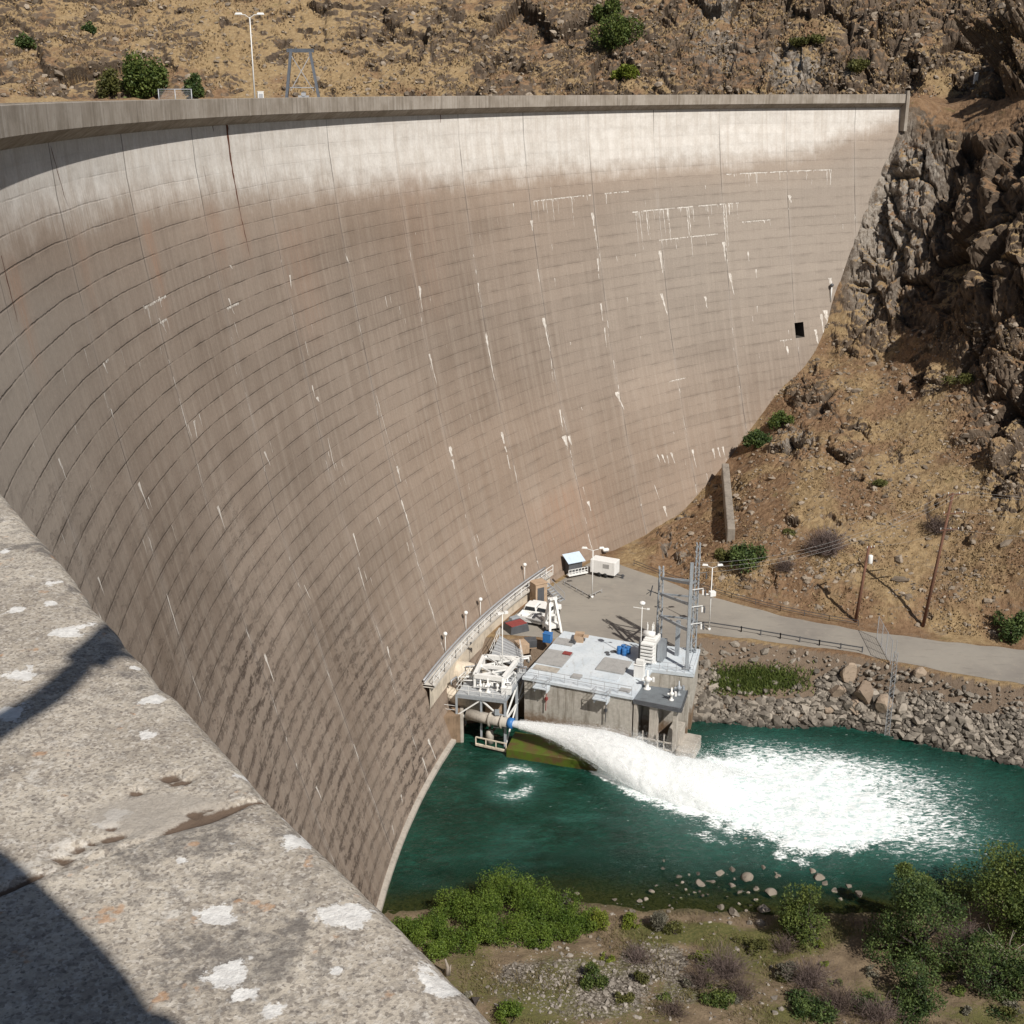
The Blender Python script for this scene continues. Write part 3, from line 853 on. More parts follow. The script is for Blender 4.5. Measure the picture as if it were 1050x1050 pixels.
def ell(cx, cy, rx, ry, rot=0.0):
    c, s = math.cos(R_(rot)), math.sin(R_(rot))
    a = ((PX - cx) * c + (PY - cy) * s) / rx; b = (-(PX - cx) * s + (PY - cy) * c) / ry
    return sstep(1.3, 0.5, np.sqrt(a * a + b * b) + 0.75 * JAG)
JAG = fbm(gx / 9, gy / 9, gz / 9, 41, 6, .62)
crag = np.zeros_like(gx)
for (cx, cy, rx, ry, rot, k) in [
    (905, 225, 62, 100, 15, 1.0), (960, 230, 75, 120, 0, 1.0), (1040, 260, 75, 175, 0, 1.0), (1045, 400, 45, 95, 0, .9), (985, 330, 40, 40, 0, .6),
    (830, 400, 40, 26, 60, .55), (812, 455, 30, 24, 0, .5), (870, 455, 26, 30, 30, .35), (920, 465, 16, 14, 0, .4), (952, 388, 22, 18, 0, .55), (890, 350, 45, 16, 0, .35),
    (955, 520, 28, 16, 0, .25), (1035, 480, 30, 40, 0, .7), (700, 555, 25, 20, 0, .3), (770, 590, 35, 16, 20, .3), (690, 560, 22, 40, 0, .4), (840, 600, 30, 10, 10, .2), (745, 520, 20, 26, 0, .3),
    (900, 30, 60, 50, 0, 1.0), (1000, 30, 80, 42, 0, .8), (870, 60, 50, 45, 0, .8), (790, 60, 60, 50, 0, .55), (700, 50, 60, 60, 0, .5), (590, 45, 60, 60, 0, .55), (520, 45, 40, 70, 0, .8), (450, 30, 34, 60, 0, .55),
    (400, 70, 40, 30, 0, .25), (330, 20, 60, 30, 0, .2), (170, 40, 50, 50, 0, .4), (60, 70, 80, 50, 0, .6), (20, 30, 50, 40, 0, .5), (110, 30, 50, 40, 0, .35), (210, 85, 60, 16, 0, .55), (245, 50, 26, 40, 0, .4), (350, 85, 40, 14, 0, .2)]:
    crag = np.maximum(crag, k * ell(cx, cy, rx, ry, rot))
crag = crag * onhill
bench = ell(1000, 112, 75, 30, 0) * onhill
crag = crag * (1 - 0.93 * bench) * (1 - .55 * ell(330, 45, 120, 70) * (PY < 100))
crag = np.maximum(crag, onhill * .85 * sstep(.02, .28, fbm(gx / 10, gy / 10, gz / 10, 47, 6, .62) + .06 + .14 * sstep(170, 0, PX) + .14 * sstep(420, 560, PX) - .10 * ell(330, 40, 140, 80)) * (PY < 100)); crag = np.maximum(crag, onhill * .40 * sstep(.30, .48, fbm(gx / 5, gy / 5, gz / 5, 48, 5, .6)))
lit = ell(908, 215, 46, 95, 14)          # sunlit buttress next to the wall, its light painted as paler rock

# fracture frame: planes dip steeply, leaning left as seen from the river
ca, sa = math.cos(R_(38)), math.sin(R_(38))
fx_ = gx * ca - gy * sa; fy_ = gx * sa + gy * ca
lean = R_(22)
u_ = fx_ * math.cos(lean) + gz * math.sin(lean); w_ = -fx_ * math.sin(lean) + gz * math.cos(lean)
warp = 0.6 * fbm(gx / 5, gy / 5, gz / 5, 51, 3)
sel = crag > 0.02
disp = np.zeros_like(gx); crack = np.ones_like(gx); cellr = np.zeros_like(gx)
U, V_, W = u_[sel], fy_[sel], w_[sel]; wp = warp[sel]
d1, c1_, r1 = facets(U / 5.2 + wp * .35, V_ / 6.5 + wp * .3, W / 10.5 + wp * .2, 3)
d2, c2_, r2 = facets(U / 1.9 + wp * .4, V_ / 2.4, W / 4.2 + wp * .3, 13)
d3, c3_, r3 = facets(U / .75, V_ / .9, W / 1.5, 23)
wb = sstep(103, 94, PY[sel]); wr = sstep(945, 975, PX[sel])
k = crag[sel] * (1 - wb) + wb * 1.25 * crag[sel] ** .6
d0, c0_, r0_ = facets(U / 11 + wp * .3, V_ / 12 + wp * .3, W / 20 + wp * .2, 43)
bigk = (.2 + .8 * wr) * sstep(500, 460, PY[sel]) * (1 - wb) + 2.5 * wb
dd = k * (3.6 * bigk * d0 + 2.5 * d1 + (.80 + .5 * wb) * d2 + 0.27 * d3) - k * ((1.6 + 2.4 * wb) * np.exp(-c1_ / (.07 + .05 * wb)) + (.7 + 1.1 * wb) * np.exp(-c2_ / (.07 + .06 * wb)) + .22 * np.exp(-c3_ / .1)) - k * wb * 4.0 * np.exp(-c0_ / .09)
disp[sel] = dd * (1 + .25 * wb) + wb * k * 2.6 * facets(U / 3.4 + wp * .4, V_ / 9.0, W / 14 + wp * .2, 53)[0]
crack[sel] = np.minimum(c1_ * 1.2, c2_); cellr[sel] = r2
sz = gz
soil = 0.55 * fbm(gx / 9, gy / 9, sz / 9, 61, 4) + 0.30 * fbm(gx / 2.2, gy / 2.2, sz / 2.2, 63, 4, .6) + 0.16 * fbm(gx / .6, gy / .6, sz / .6, 64, 2)
gully = np.abs(fbm(fx_ / 6, fy_ / 16, 0, 66, 3)) * 0.7
disp = disp + onhill * (1 - .6 * crag) * (soil - gully * .5)
# stay clear of the wall and of the flat yard
near_wall = sstep(0.0, 2.5, face_r(gz) - rr)
keepflat = np.where(hz, np.clip(near_wall * .85 + .15, 0, 1), 0)
gly = np.abs(fbm(fx_ / 7.5, fy_ / 15, gz / 24, 171, 3))
disp = disp - sstep(103, 94, PY) * onhill * 3.4 * sstep(.13, .01, gly) * (.35 + .65 * sstep(.05, .4, crag))
disp = disp * keepflat
disp = np.where((rr > face_r(np.minimum(gz, 0)) - 0.2) & (rr < 155), np.minimum(disp, 0.2), disp)
bankm = (gy < y_near(gx) - .6)
disp = np.where(bankm, 0.25 * fbm(gx / 1.3, gy / 1.3, 0, 71, 3), disp)
P = np.stack([gx + nx * disp, gy + ny * disp, gz + nz_ * disp], -1)
P[..., 2] = np.where(~hz & ~bankm, ZR, P[..., 2])
HILL_P = P
ax = np.gradient(P, axis=0); ay = np.gradient(P, axis=1); nn = np.cross(ax, ay); nn /= np.linalg.norm(nn, axis=-1)[..., None] + 1e-9
up = nn[..., 2]
rock = np.clip(sstep(0.15, 0.40, crag + 0.25 * fbm(gx / 1.6, gy / 1.6, gz / 1.6, 81, 4)), 0, 1)
rock = rock * sstep(.88, .60, up + .10 * fbm(gx / 2.5, gy / 2.5, gz / 2.5, 83, 3))
rock = np.maximum(rock, sstep(.55, .40, up) * onhill * .9)
# golden grass on gentle ground, bare brown soil elsewhere
gold = np.clip(0.5 + 0.9 * fbm(gx / 6, gy / 6, gz / 6, 91, 4) + 0.25 * sstep(110, 40, PY) * sstep(520, 380, PX) + .2 * ell(330, 50, 200, 60), 0, 1)
gold = gold * (1 - .5 * ell(980, 108, 70, 22))
bankrock = np.where(bankm, 1.0, 0.0)
qz = (P[:-1, :-1, 2] + P[1:, 1:, 2]) / 2; qr = (rr[:-1, :-1] + rr[1:, 1:]) / 2; qp = (pp[:-1, :-1] + pp[1:, 1:]) / 2
keep = ~((qr > 151.3) & (qz < -9.5) & (qp < R_(101.9)) & (qp > R_(-60)))
keep &= ~((qr > face_r(np.minimum(qz, 0)) + 1.2) & (qr < 154.2) & (qp < R_(101.5)) & (qp > 0) & (qz < -1.2))

def mat_hill():
    t = NT('hillside_ground', 0.95, 0.12)
    p = t.pos()
    n1 = t.noise(p, 0.22, 6, 0.65); n2 = t.noise(p, 1.3, 6, 0.72); n3 = t.noise(p, 5.0, 5, 0.75)
    grass = t.mix(t.rng(n2, .3, .7), (0.235, 0.160, 0.084), (0.365, 0.268, 0.150))
    soilc = t.mix(t.rng(n2, .3, .7), (0.150, 0.090, 0.052), (0.265, 0.172, 0.102))
    g = t.math('ADD', t.attr('gold'), t.math('MULTIPLY', t.math('SUBTRACT', n3, .5), .9))
    c = t.mix(t.rng(g, .3, .7), soilc, grass)
    c = t.mix(t.math('MULTIPLY', t.rng(n3, .53, .70), .75), c, (0.082, 0.055, 0.035))
    c = t.mix(t.math('MULTIPLY', t.rng(t.noise(t.mp(p, (1, 1, 1), (5, 5, 5)), .55, 6, .75), .54, .66), .5), c, (0.20, 0.165, 0.13))
    c = t.mix(t.math('MULTIPLY', t.rng(t.noise(t.mp(p, (1, 1, 1), (9, 4, 2)), .35, 5, .7), .60, .72), .5), c, (0.135, 0.125, 0.05))
    rc = t.mix(t.rng(n1, .3, .7), (0.072, 0.053, 0.039), (0.150, 0.114, 0.083))
    rc = t.mix(t.math('MULTIPLY', t.rng(n2, .48, .7), .7), rc, (0.205, 0.165, 0.125))
    rc = t.mix(t.math('MULTIPLY', t.rng(n3, .52, .7), .6), rc, (0.05, 0.038, 0.03))
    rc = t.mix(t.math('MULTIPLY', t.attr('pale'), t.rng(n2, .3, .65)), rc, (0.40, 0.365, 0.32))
    rc = t.mix(t.math('MULTIPLY', t.rng(t.noise(t.mp(p, (1, 1, 1), (3, 8, 1)), .5, 5, .7), .56, .68), .55), rc, (0.235, 0.145, 0.075))
    rk = t.rng(t.math('ADD', t.attr('rock'), t.math('MULTIPLY', t.math('SUBTRACT', n3, .5), 1.5)), .42, .68)
    c = t.mix(rk, c, rc)
    c = t.mix(t.attr('bankrock'), c, t.mix(n2, (0.135, 0.10, 0.075), (0.235, 0.18, 0.13)))
    h = t.math('ADD', t.math('MULTIPLY', n2, .6), t.math('MULTIPLY', n3, .5))
    return t.done(c, t.bump(h, .9, .3), .95)
M_HILL = mat_hill()
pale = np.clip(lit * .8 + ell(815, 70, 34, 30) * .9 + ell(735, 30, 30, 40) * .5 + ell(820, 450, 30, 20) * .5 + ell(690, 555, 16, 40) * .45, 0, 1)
hill = grid_mesh('hillside', P, M_HILL, None, keep=keep, smooth=False, attrs={'rock': rock, 'gold': gold, 'pale': pale, 'bankrock': bankrock})
hill['kind'] = 'structure'

from mathutils.bvhtree import BVHTree
def bvh_of(o):
    me = o.data
    return BVHTree.FromPolygons([v.co for v in me.vertices], [tuple(p.vertices) for p in me.polygons])
HB = bvh_of(hill)
def drop(x, y, z=80):
    h = HB.ray_cast(Vector((x, y, z)), Vector((0, 0, -1)))
    return h[0].z if h[0] is not None else None
def hill_hit(x, y):
    d = Vector(ray(x, y)); d.normalize()
    h = HB.ray_cast(Vector((0, 0, CZ)), d)
    return h[0], h[1]

# ---- reservoir behind the dam
rp = np.radians(np.arange(-40, 99.5, 2.0))
g_, r_ = np.meshgrid(rp, np.array([154.35, 400.0]), indexing='ij'); x_, y_ = pol(r_, g_)
RES = NT('reservoir_surface', .08, .5); RES = RES.done((0.02, .05, .055), RES.bump(RES.noise(RES.pos(), .8, 4, .6), .3, .1), .08)
o = grid_mesh('reservoir_water', np.stack([x_, y_, np.full_like(x_, -7.5)], -1), RES); o['kind'] = 'structure'

# ---- road and yard: one asphalt sheet
def mat_asphalt():
    t = NT('worn_asphalt', .93, .2); p = t.pos()
    a = t.noise(p, .12, 5, .6); b_ = t.noise(p, 1.6, 6, .7); c_ = t.noise(p, 14, 3, .7)
    c = t.mix(t.rng(a, .3, .7), (0.235, 0.215, 0.19), (0.315, 0.29, 0.25))
    c = t.mix(t.math('MULTIPLY', t.rng(b_, .5, .72), .5), c, (0.36, 0.32, 0.265))
    c = t.mix(t.math('MULTIPLY', t.rng(t.noise(t.mp(p, (.35, 1.6, 1), rot=(0, 0, .3)), 1, 4, .7), .56, .7), .4), c, (0.165, 0.15, 0.135))
    c = t.mix(t.math('MULTIPLY', c_, .25), c, (0.18, 0.165, 0.15))
    return t.done(c, t.bump(c_, .3, .02), .93)
M_ASPH = mat_asphalt()
rx = np.arange(-2, 110, 0.5)
top_y = np.minimum(y_far(rx) - 0.35 + .25 * vnoise(rx / 2.0, 0, 0, 3), 190); bot_y = y_near(rx) + .35 + .25 * vnoise(rx / 1.7, 5, 0, 3)
lim = []
for X in rx:                                # left part stops at the walkway wall
    yy = np.arange(100, 200, .1); r_, p_ = topol(np.full_like(yy, X), yy)
    inside = yy[(r_ < 137.9)]
    lim.append(inside.max() if len(inside) else 100)
top_y = np.minimum(top_y, np.array(lim))
rows = []
for k in range(9):
    f = k / 8; rows.append(np.stack([rx, bot_y + (top_y - bot_y) * f, np.full_like(rx, ZR + .02)], -1))
o = grid_mesh('road', np.stack(rows, 1), M_ASPH); o['kind'] = 'structure'

# ---- near bank
def bank_edge(x):
    return np.interp(x, [-16, -9, -2, 6, 12, 20, 26, 34, 44, 60, 90], [92.5, 93.0, 94.2, 94.0, 93.0, 92.6, 92.0, 92.5, 95.5, 99, 103])
bx_, by_ = np.meshgrid(np.arange(-18, 95, .3), np.arange(40, 112, .3), indexing='ij')
dist = bank_edge(bx_) - by_
bz = ZW + np.where(dist > 0, 0.16 * np.minimum(dist, 4) + .12 * np.clip(dist - 4, 0, 30), 0.13 * dist - .05 * np.clip(-dist - 3, 0, 99) * 2.0)
bz = np.maximum(bz, -73)
bz = bz + (0.35 * fbm(bx_ / 4, by_ / 4, 0, 5, 4) + .10 * fbm(bx_ / .8, by_ / .8, 0, 6, 3)) * sstep(-1, 3, dist + 1.0)
bz = bz + 6.0 * sstep(72, 45, by_)
bkx, bky = px(bx_, by_, bz)
def ellb(cx, cy, rx_, ry_): return sstep(1.2, .5, np.hypot((bkx - cx) / rx_, (bky - cy) / ry_) + .25 * fbm(bx_ / 3, by_ / 3, 0, 15, 3))
gravel = np.clip(np.maximum(ellb(590, 1015, 95, 40), np.maximum(ellb(665, 985, 40, 25), ellb(700, 1015, 30, 20) * .8)), 0, 1)
green = np.clip(.42 * sstep(0, 4, dist) + .5 * fbm(bx_ / 3.5, by_ / 3.5, 0, 19, 3) + .6 * ellb(700, 955, 60, 14) + .5 * ellb(800, 960, 80, 30), 0, 1)
wet = sstep(1.2, -0.3, dist)
def mat_bank():
    t = NT('riverbank_soil', .95, .15); p = t.pos()
    a = t.noise(p, .6, 6, .7); b_ = t.noise(p, 4, 5, .75)
    c = t.mix(t.rng(a, .3, .7), (0.15, 0.11, 0.072), (0.27, 0.205, 0.135))
    c = t.mix(t.math('MULTIPLY', t.rng(b_, .5, .7), .55), c, (0.10, 0.075, 0.055))
    gr = t.mix(t.voro(p, 5.5, 'F1', 'Color'), (0.17, 0.15, 0.13), (0.42, 0.38, 0.335)); 
    cell = t.node('ShaderNodeSeparateColor'); t.put(cell.inputs[0], t.voro(p, 4.5, 'F1', 'Color'))
    gr = t.mix(cell.outputs[0], (0.13, 0.112, 0.092), (0.335, 0.30, 0.255))
    gr = t.mix(t.rng(t.voro(p, 4.5, 'F1', 'Distance'), .45, .7), gr, (0.085, .07, .055))
    c = t.mix(t.rng(t.math('ADD', t.attr('gravel'), t.math('MULTIPLY', t.math('SUBTRACT', b_, .5), 1.2)), .35, .6), c, gr)
    gn = t.mix(t.rng(b_, .3, .7), (0.075, 0.085, 0.028), (0.17, 0.155, 0.06))
    c = t.mix(t.rng(t.math('ADD', t.attr('green'), t.math('MULTIPLY', t.math('SUBTRACT', b_, .5), 1.3)), .35, .75), c, gn)
    c = t.mix(t.attr('wet'), c, t.mix(cell.outputs[1], (0.07, 0.062, 0.032), (0.16, 0.13, 0.075)))
    return t.done(c, t.bump(t.math('ADD', b_, t.math('MULTIPLY', cell.outputs[2], .4)), .8, .15), .95)
M_BANK = mat_bank()
rb, pb = topol(bx_, by_); rq = (rb[:-1, :-1] + rb[1:, 1:]) / 2
bank = grid_mesh('riverbank', np.stack([bx_, by_, bz], -1), M_BANK, None, keep=rq < 138.5, attrs={'gravel': gravel, 'green': green, 'wet': wet}, smooth=True)
bank['kind'] = 'structure'
BB = bvh_of(bank)
def bank_hit(x, y):
    d = Vector(ray(x, y)); d.normalize()
    h = BB.ray_cast(Vector((0, 0, CZ)), d); return h[0]
def bank_z(x, y):
    h = BB.ray_cast(Vector((x, y, 20)), Vector((0, 0, -1))); return h[0].z if h[0] is not None else ZW

# ---- stones (numpy-built angular blocks)
def ico():
    import bmesh
    bm = bmesh.new(); bmesh.ops.create_icosphere(bm, subdivisions=1, radius=1.0)
    bm.verts.ensure_lookup_table()
    v = np.array([w.co[:] for w in bm.verts]); f = np.array([[w.index for w in q.verts] for q in bm.faces]); bm.free(); return v, f
ICO_V, ICO_F = ico()
def rot_mats(n, rng):
    q = rng.normal(size=(n, 4)); q /= np.linalg.norm(q, axis=1)[:, None]; w, x, y, z = q.T
    return np.stack([1 - 2 * (y * y + z * z), 2 * (x * y - z * w), 2 * (x * z + y * w), 2 * (x * y + z * w), 1 - 2 * (x * x + z * z), 2 * (y * z - x * w), 2 * (x * z - y * w), 2 * (y * z + x * w), 1 - 2 * (x * x + y * y)], -1).reshape(n, 3, 3)
def rock_cloud(pts, size, rng, flat=0.75):
    n = len(pts); V = np.repeat(ICO_V[None], n, 0)
    for _ in range(5):                     # cut by random planes: angular stone
        d = rng.normal(size=(n, 3)); d /= np.linalg.norm(d, axis=1)[:, None]
        h = rng.uniform(.45, .8, n); s = np.einsum('nvk,nk->nv', V, d) - h[:, None]
        V = V - np.maximum(s, 0)[..., None] * d[:, None, :]
    V = V * (1 + .12 * rng.normal(size=V.shape[:2]))[..., None]
    V = V * rng.uniform([.75, .6, .45], [1.25, 1.0, .85], (n, 3))[:, None, :]
    V = np.einsum('nij,nvj->nvi', rot_mats(n, rng), V)
    V[..., 2] *= flat
    V = V * np.asarray(size)[:, None, None] + np.asarray(pts)[:, None, :]
    Fc = (ICO_F[None] + (np.arange(n) * len(ICO_V))[:, None, None]).reshape(-1, 3)
    return V.reshape(-1, 3), Fc, np.repeat(rng.random(n), len(ICO_V))
def mat_stone(name, lo, hi, dk, wet=False):
    t = NT(name, .93, .2); p = t.pos(); a = t.attr('tone'); b_ = t.noise(p, 2.2, 5, .7)
    c = t.mix(a, lo, hi); c = t.mix(t.math('MULTIPLY', t.rng(b_, .5, .7), .6), c, dk)
    if wet:
        zz = t.node('ShaderNodeSeparateXYZ'); t.put(zz.inputs[0], p)
        c = t.mix(t.rng(t.math('ADD', zz.outputs[2], t.math('MULTIPLY', b_, .8)), ZW + .3, ZW + 1.1, .75, 0), c, (0.035, 0.03, 0.025))
    return t.done(c, t.bump(b_, .5, .15), .93)
M_RIP = mat_stone('riprap_stone', (0.095, 0.083, 0.070), (0.34, 0.30, 0.25), (0.08, .07, .058), True)
rg = np.random.default_rng(21)
pts, sz_ = [], []
while len(pts) < 8200:
    x = rg.uniform(19.5, 72); yn, yw = float(y_near(x)) - .9, float(y_wat(x)) - .6
    f = rg.random() ** .8; y = yn + (yw - yn) * f
    qx, qy = px(x, y, ZR + (ZW - ZR) * f)
    if 735 < qx < 835 and 678 < qy < 715 and rg.random() < .93: continue
    if f < .34 - .1 * math.sin(x * .7) and qx > 720 and rg.random() < .78: continue
    z = ZR - .2 + (ZW - ZR - .1) * f
    pts.append((x, y, z + rg.uniform(-.15, .2))); sz_.append(min(1.1, .13 + .19 * rg.exponential()) * (1.05 if f > .4 else .8))
V, Fc, tn = rock_cloud(np.array(pts), np.array(sz_), rg)
soup_mesh('riprap_stones', V, Fc, M_RIP, None, attrs={'tone': tn})['kind'] = 'stuff'
# loose stones on the slope
pts, sz_ = [], []
cnt = 0
while len(pts) < 6400 and cnt < 16000:
    cnt += 1
    if rg.random() < .62: h, nrm = hill_hit(rg.uniform(690, 1050), rg.uniform(330, 660))
    else: h, nrm = hill_hit(rg.uniform(0, 1050), rg.uniform(0, 100))
    if h is None or h.z < ZR + .3: continue
    if fbm(h.x / 5, h.y / 5, h.z / 5, 101, 2) < -.05 and rg.random() < .7: continue
    pts.append(h[:]); sz_.append(min(1.3, (.08 + .14 * rg.exponential()) * (1.7 if h.y > 232 else 1)))
V, Fc, tn = rock_cloud(np.array(pts), np.array(sz_), rg)
M_SCREE = mat_stone('scree_stone', (0.14, 0.112, 0.085), (0.36, 0.30, 0.235), (0.09, .072, .058))
soup_mesh('loose_stones', V, Fc, M_SCREE, None, attrs={'tone': tn})['kind'] = 'stuff'
# tufts of dry grass all over the slopes
V, tn = [], []
cnt = 0
while len(V) < 4 * 22000 and cnt < 60000:
    cnt += 1
    top_ = rg.random() < .5
    h, nrm = hill_hit(rg.uniform(0, 1050), rg.uniform(0, 98)) if top_ else hill_hit(rg.uniform(690, 1050), rg.uniform(310, 660))
    if h is None or h.z < ZR + .2: continue
    if fbm(h.x / 4, h.y / 4, h.z / 4, 111, 3) < -.15 + .3 * rg.random(): continue
    k_ = 1.4 if top_ else .72
    d = np.array([rg.normal() * .10, rg.normal() * .10, rg.uniform(.12, .38)]) * k_; s = np.array([rg.normal(), rg.normal(), 0]); s = s / np.linalg.norm(s) * .12 * k_; o_ = np.array(h[:])
    V += [o_ - s * .6, o_ + s * .6, o_ + d + s, o_ + d - s]; tn += [rg.random() ** (1.0 if rg.random() < .7 else 3.0)] * 4
M_TUFT = NT('dry_grass_tuft', .95, .1); M_TUFT = M_TUFT.done(M_TUFT.mix(M_TUFT.attr('tone'), (0.14, 0.095, 0.055), (0.37, 0.27, 0.15)))
soup_mesh('dry_grass', np.array(V), np.arange(len(V)).reshape(-1, 4), M_TUFT, None, attrs={'tone': np.array(tn)})['kind'] = 'stuff'
# stones bedded in the gravel bar
pts, sz_ = [], []
while len(pts) < 1500:
    x, y = rg.uniform(-4, 26), rg.uniform(76, 92)
    z = bank_z(x, y); qx, qy = px(x, y, z)
    w = max(math.exp(-((qx - 600) / 80) ** 2 - ((qy - 1012) / 30) ** 2), .8 * math.exp(-((qx - 668) / 34) ** 2 - ((qy - 992) / 22) ** 2), .05)
    if rg.random() > w: continue
    pts.append((x, y, z)); sz_.append(.06 + .07 * rg.exponential())
V, Fc, tn = rock_cloud(np.array(pts), np.array(sz_), rg)
M_COB = mat_stone('cobble_stone', (0.15, 0.13, 0.11), (0.38, 0.345, 0.30), (0.12, .10, .085))
soup_mesh('gravel_cobbles', V, Fc, M_COB, None, attrs={'tone': tn})['kind'] = 'stuff'

# boulders one by one
def boulder(name, p, size, seed, mat, label, group=None, sink=.25, squash=(1, 1, 1), rz=0):
    import bmesh
    bm = bmesh.new(); bmesh.ops.create_icosphere(bm, subdivisions=3, radius=1.0)
    r = np.random.default_rng(seed); v = np.array([w.co[:] for w in bm.verts])
    for _ in range(9):
        d = r.normal(size=3); d /= np.linalg.norm(d); h = r.uniform(.42, .8); s = v @ d - h
        v = v - np.maximum(s, 0)[:, None] * d
    v = v * (1 + .05 * fbm(v[:, 0] * 2, v[:, 1] * 2, v[:, 2] * 2, seed, 3))[:, None]
    v = v * np.array(squash) * size; v[:, 2] += size * squash[2] * (.6 - sink)
    for w, q in zip(bm.verts, v): w.co = q
    me = bpy.data.meshes.new(name); bm.to_mesh(me); bm.free()
    at_ = me.attributes.new('tone', 'FLOAT', 'POINT'); at_.data.foreach_set('value', np.full(len(me.vertices), r.random(), np.float32))
    o = link_mesh(name, me, mat); o.location = p; o.rotation_euler = (0, 0, rz)
    return tag(o, label, 'boulder', group)
M_BOUL = mat_stone('boulder_stone', (0.26, 0.20, 0.15), (0.36, 0.285, 0.215), (0.15, .115, .085))
for (x, y, s, sq, lab) in [(858, 712, 1.5, (1, 1, 1), 'large brown boulder on the riprap bank, left end of the boulder cluster'),
                           (870, 697, 1.7, (.8, .8, 1.3), 'tall split tan boulder standing at the top of the boulder cluster'),
                           (886, 716, 2.1, (1, .9, 1.25), 'biggest squarish tan boulder in the middle of the riprap bank'),
                           (876, 727, 1.5, (1.1, 1, 1), 'pale pointed boulder at the waterline below the biggest boulder'),
                           (907, 727, 1.7, (1, 1, 1), 'rounded dark boulder at the foot of the tall mast on the bank'),
                           (944, 692, 1.0, (1, 1, .9), 'lone brown boulder near the road edge of the riprap bank'),
                           (850, 728, 1.1, (1, 1, .8), 'wet grey boulder at the waterline, left of the boulder cluster')]:
    p = at(x, y, ZW + 1.5)
    yn, yw = float(y_near(p.x)), float(y_wat(p.x))
    h, _n = hill_hit(x, y)
    boulder('boulder', h if h else p, s * .82, int(x), M_BOUL, lab, 'boulders in the riprap bank', .3, sq, x)
M_WETB = mat_stone('river_boulder_stone', (0.085, 0.072, 0.058), (0.30, 0.26, 0.215), (0.05, .042, .034))
river = [(592, 918, .55), (656, 925, .5), (668, 917, .4), (696, 907, .55), (706, 906, .3), (718, 912, .7), (730, 911, .6), (738, 905, .8), (750, 903, .5), (750, 914, .5), (767, 909, .9), (782, 902, .6), (775, 916, .5), (758, 919, .4), (738, 931, .6), (752, 937, .8), (783, 933, .8), (768, 947, .5), (779, 947, .7), (790, 920, .7), (797, 908, .5), (720, 921, .3), (745, 922, .35), (758, 928, .3), (832, 905, .5), (838, 910, .8), (845, 913, .6), (855, 918, .5), (630, 924, .35), (662, 924, .35), (641, 935, .3), (690, 922, .3), (775, 925, .4), (762, 900, .3), (706, 920, .25), (870, 915, .5), (880, 921, .6), (862, 925, .4), (605, 961, .4), (614, 963, .35)]
rgx = np.random.default_rng(66)
river += [(float(rgx.normal(745, 48)), float(rgx.normal(915, 13)), float(rgx.uniform(.15, .4))) for _ in range(46)]
river += [(float(rgx.uniform(600, 700)), float(rgx.uniform(918, 932)), float(rgx.uniform(.12, .28))) for _ in range(12)]
for i, (x, y, s) in enumerate(river):
    p = bank_hit(x, y)
    if p is None: continue
    lab = 'small river boulder at the edge of the shallow near bank'
    if i == 0: lab = 'round pale boulder in the water just right of the willow thicket'
    if i == 10: lab = 'broad flat-topped pale boulder in the middle of the shallows'
    boulder('river_boulder', (p.x, p.y, max(p.z, ZW - .12)), s * rgx.uniform(.5, .8), 200 + i, M_WETB, lab, 'river boulders along the near bank' if i not in (0, 10) else None, .25, (1.15, 1, .7), i)
# leaning concrete slab on the slope
h0, h1 = hill_hit(749, 556)[0], hill_hit(743, 489)[0]
M_OLD = paint('old_concrete', (0.285, 0.25, 0.21), .95, .5, 0, .7)
if h0 is not None and h1 is not None:
    sl = empty('concrete_slab', h0, 0, 'narrow upright grey slab wall leaning on the slope beside a dark gully', 'slab')
    q = MB(); q.bar(h0 + Vector((0, 0, .5)), h1 + Vector((0, 0, .7)), 1.1, 3.2); q.build('slab_body', M_OLD, sl, bevel=.15)
# ================================================================== RIVER AND JET
NOZ = at(526, 742, -65.3)                                  # mouth of the outlet valve
HIT = at(735, 812, ZW)                                     # middle of the impact
jd = Vector((HIT.x - NOZ.x, HIT.y - NOZ.y)); JL = jd.length; jd.normalize()
jn = Vector((-jd.y, jd.x))
wx, wy = np.meshgrid(np.arange(-13, 92, .22), np.arange(86, 138, .22), indexing='ij')
a_ = (wx - NOZ.x) * jd.x + (wy - NOZ.y) * jd.y             # along the jet
b_ = (wx - NOZ.x) * jn.x + (wy - NOZ.y) * jn.y             # across (positive: away from camera)
# churned area: a widening tongue ending in a ragged front
def tongue(a, b):
    half = np.interp(a, [0, 7, 10, 16, 22, 28, 34, 38, 41, 46], [.3, 1.0, 1.7, 4.6, 7.8, 9.6, 9.2, 7.0, 4.0, .5])
    cen = np.interp(a, [0, 10, 16, 22, 28, 34, 38, 41], [0, .1, .1, 1.0, 1.5, 1.5, 1.2, .6])
    e = (half - np.abs(b - cen)) / np.maximum(half * .45, .8)
    return np.clip(e, -3, 1.2) + np.clip((37.5 - a) / 4.0, -3, 0)
n1 = fbm(wx / 4.5, wy / 4.5, 0, 131, 4, .6); n2 = fbm(wx / 1.2, wy / 1.2, 0, 133, 4, .6)
tg = tongue(a_, b_)
foam = sstep(-.75, 1.05, tg + .95 * n1 + .6 * n2) * sstep(7.5, 10.0, a_ + 1.5 * n1)
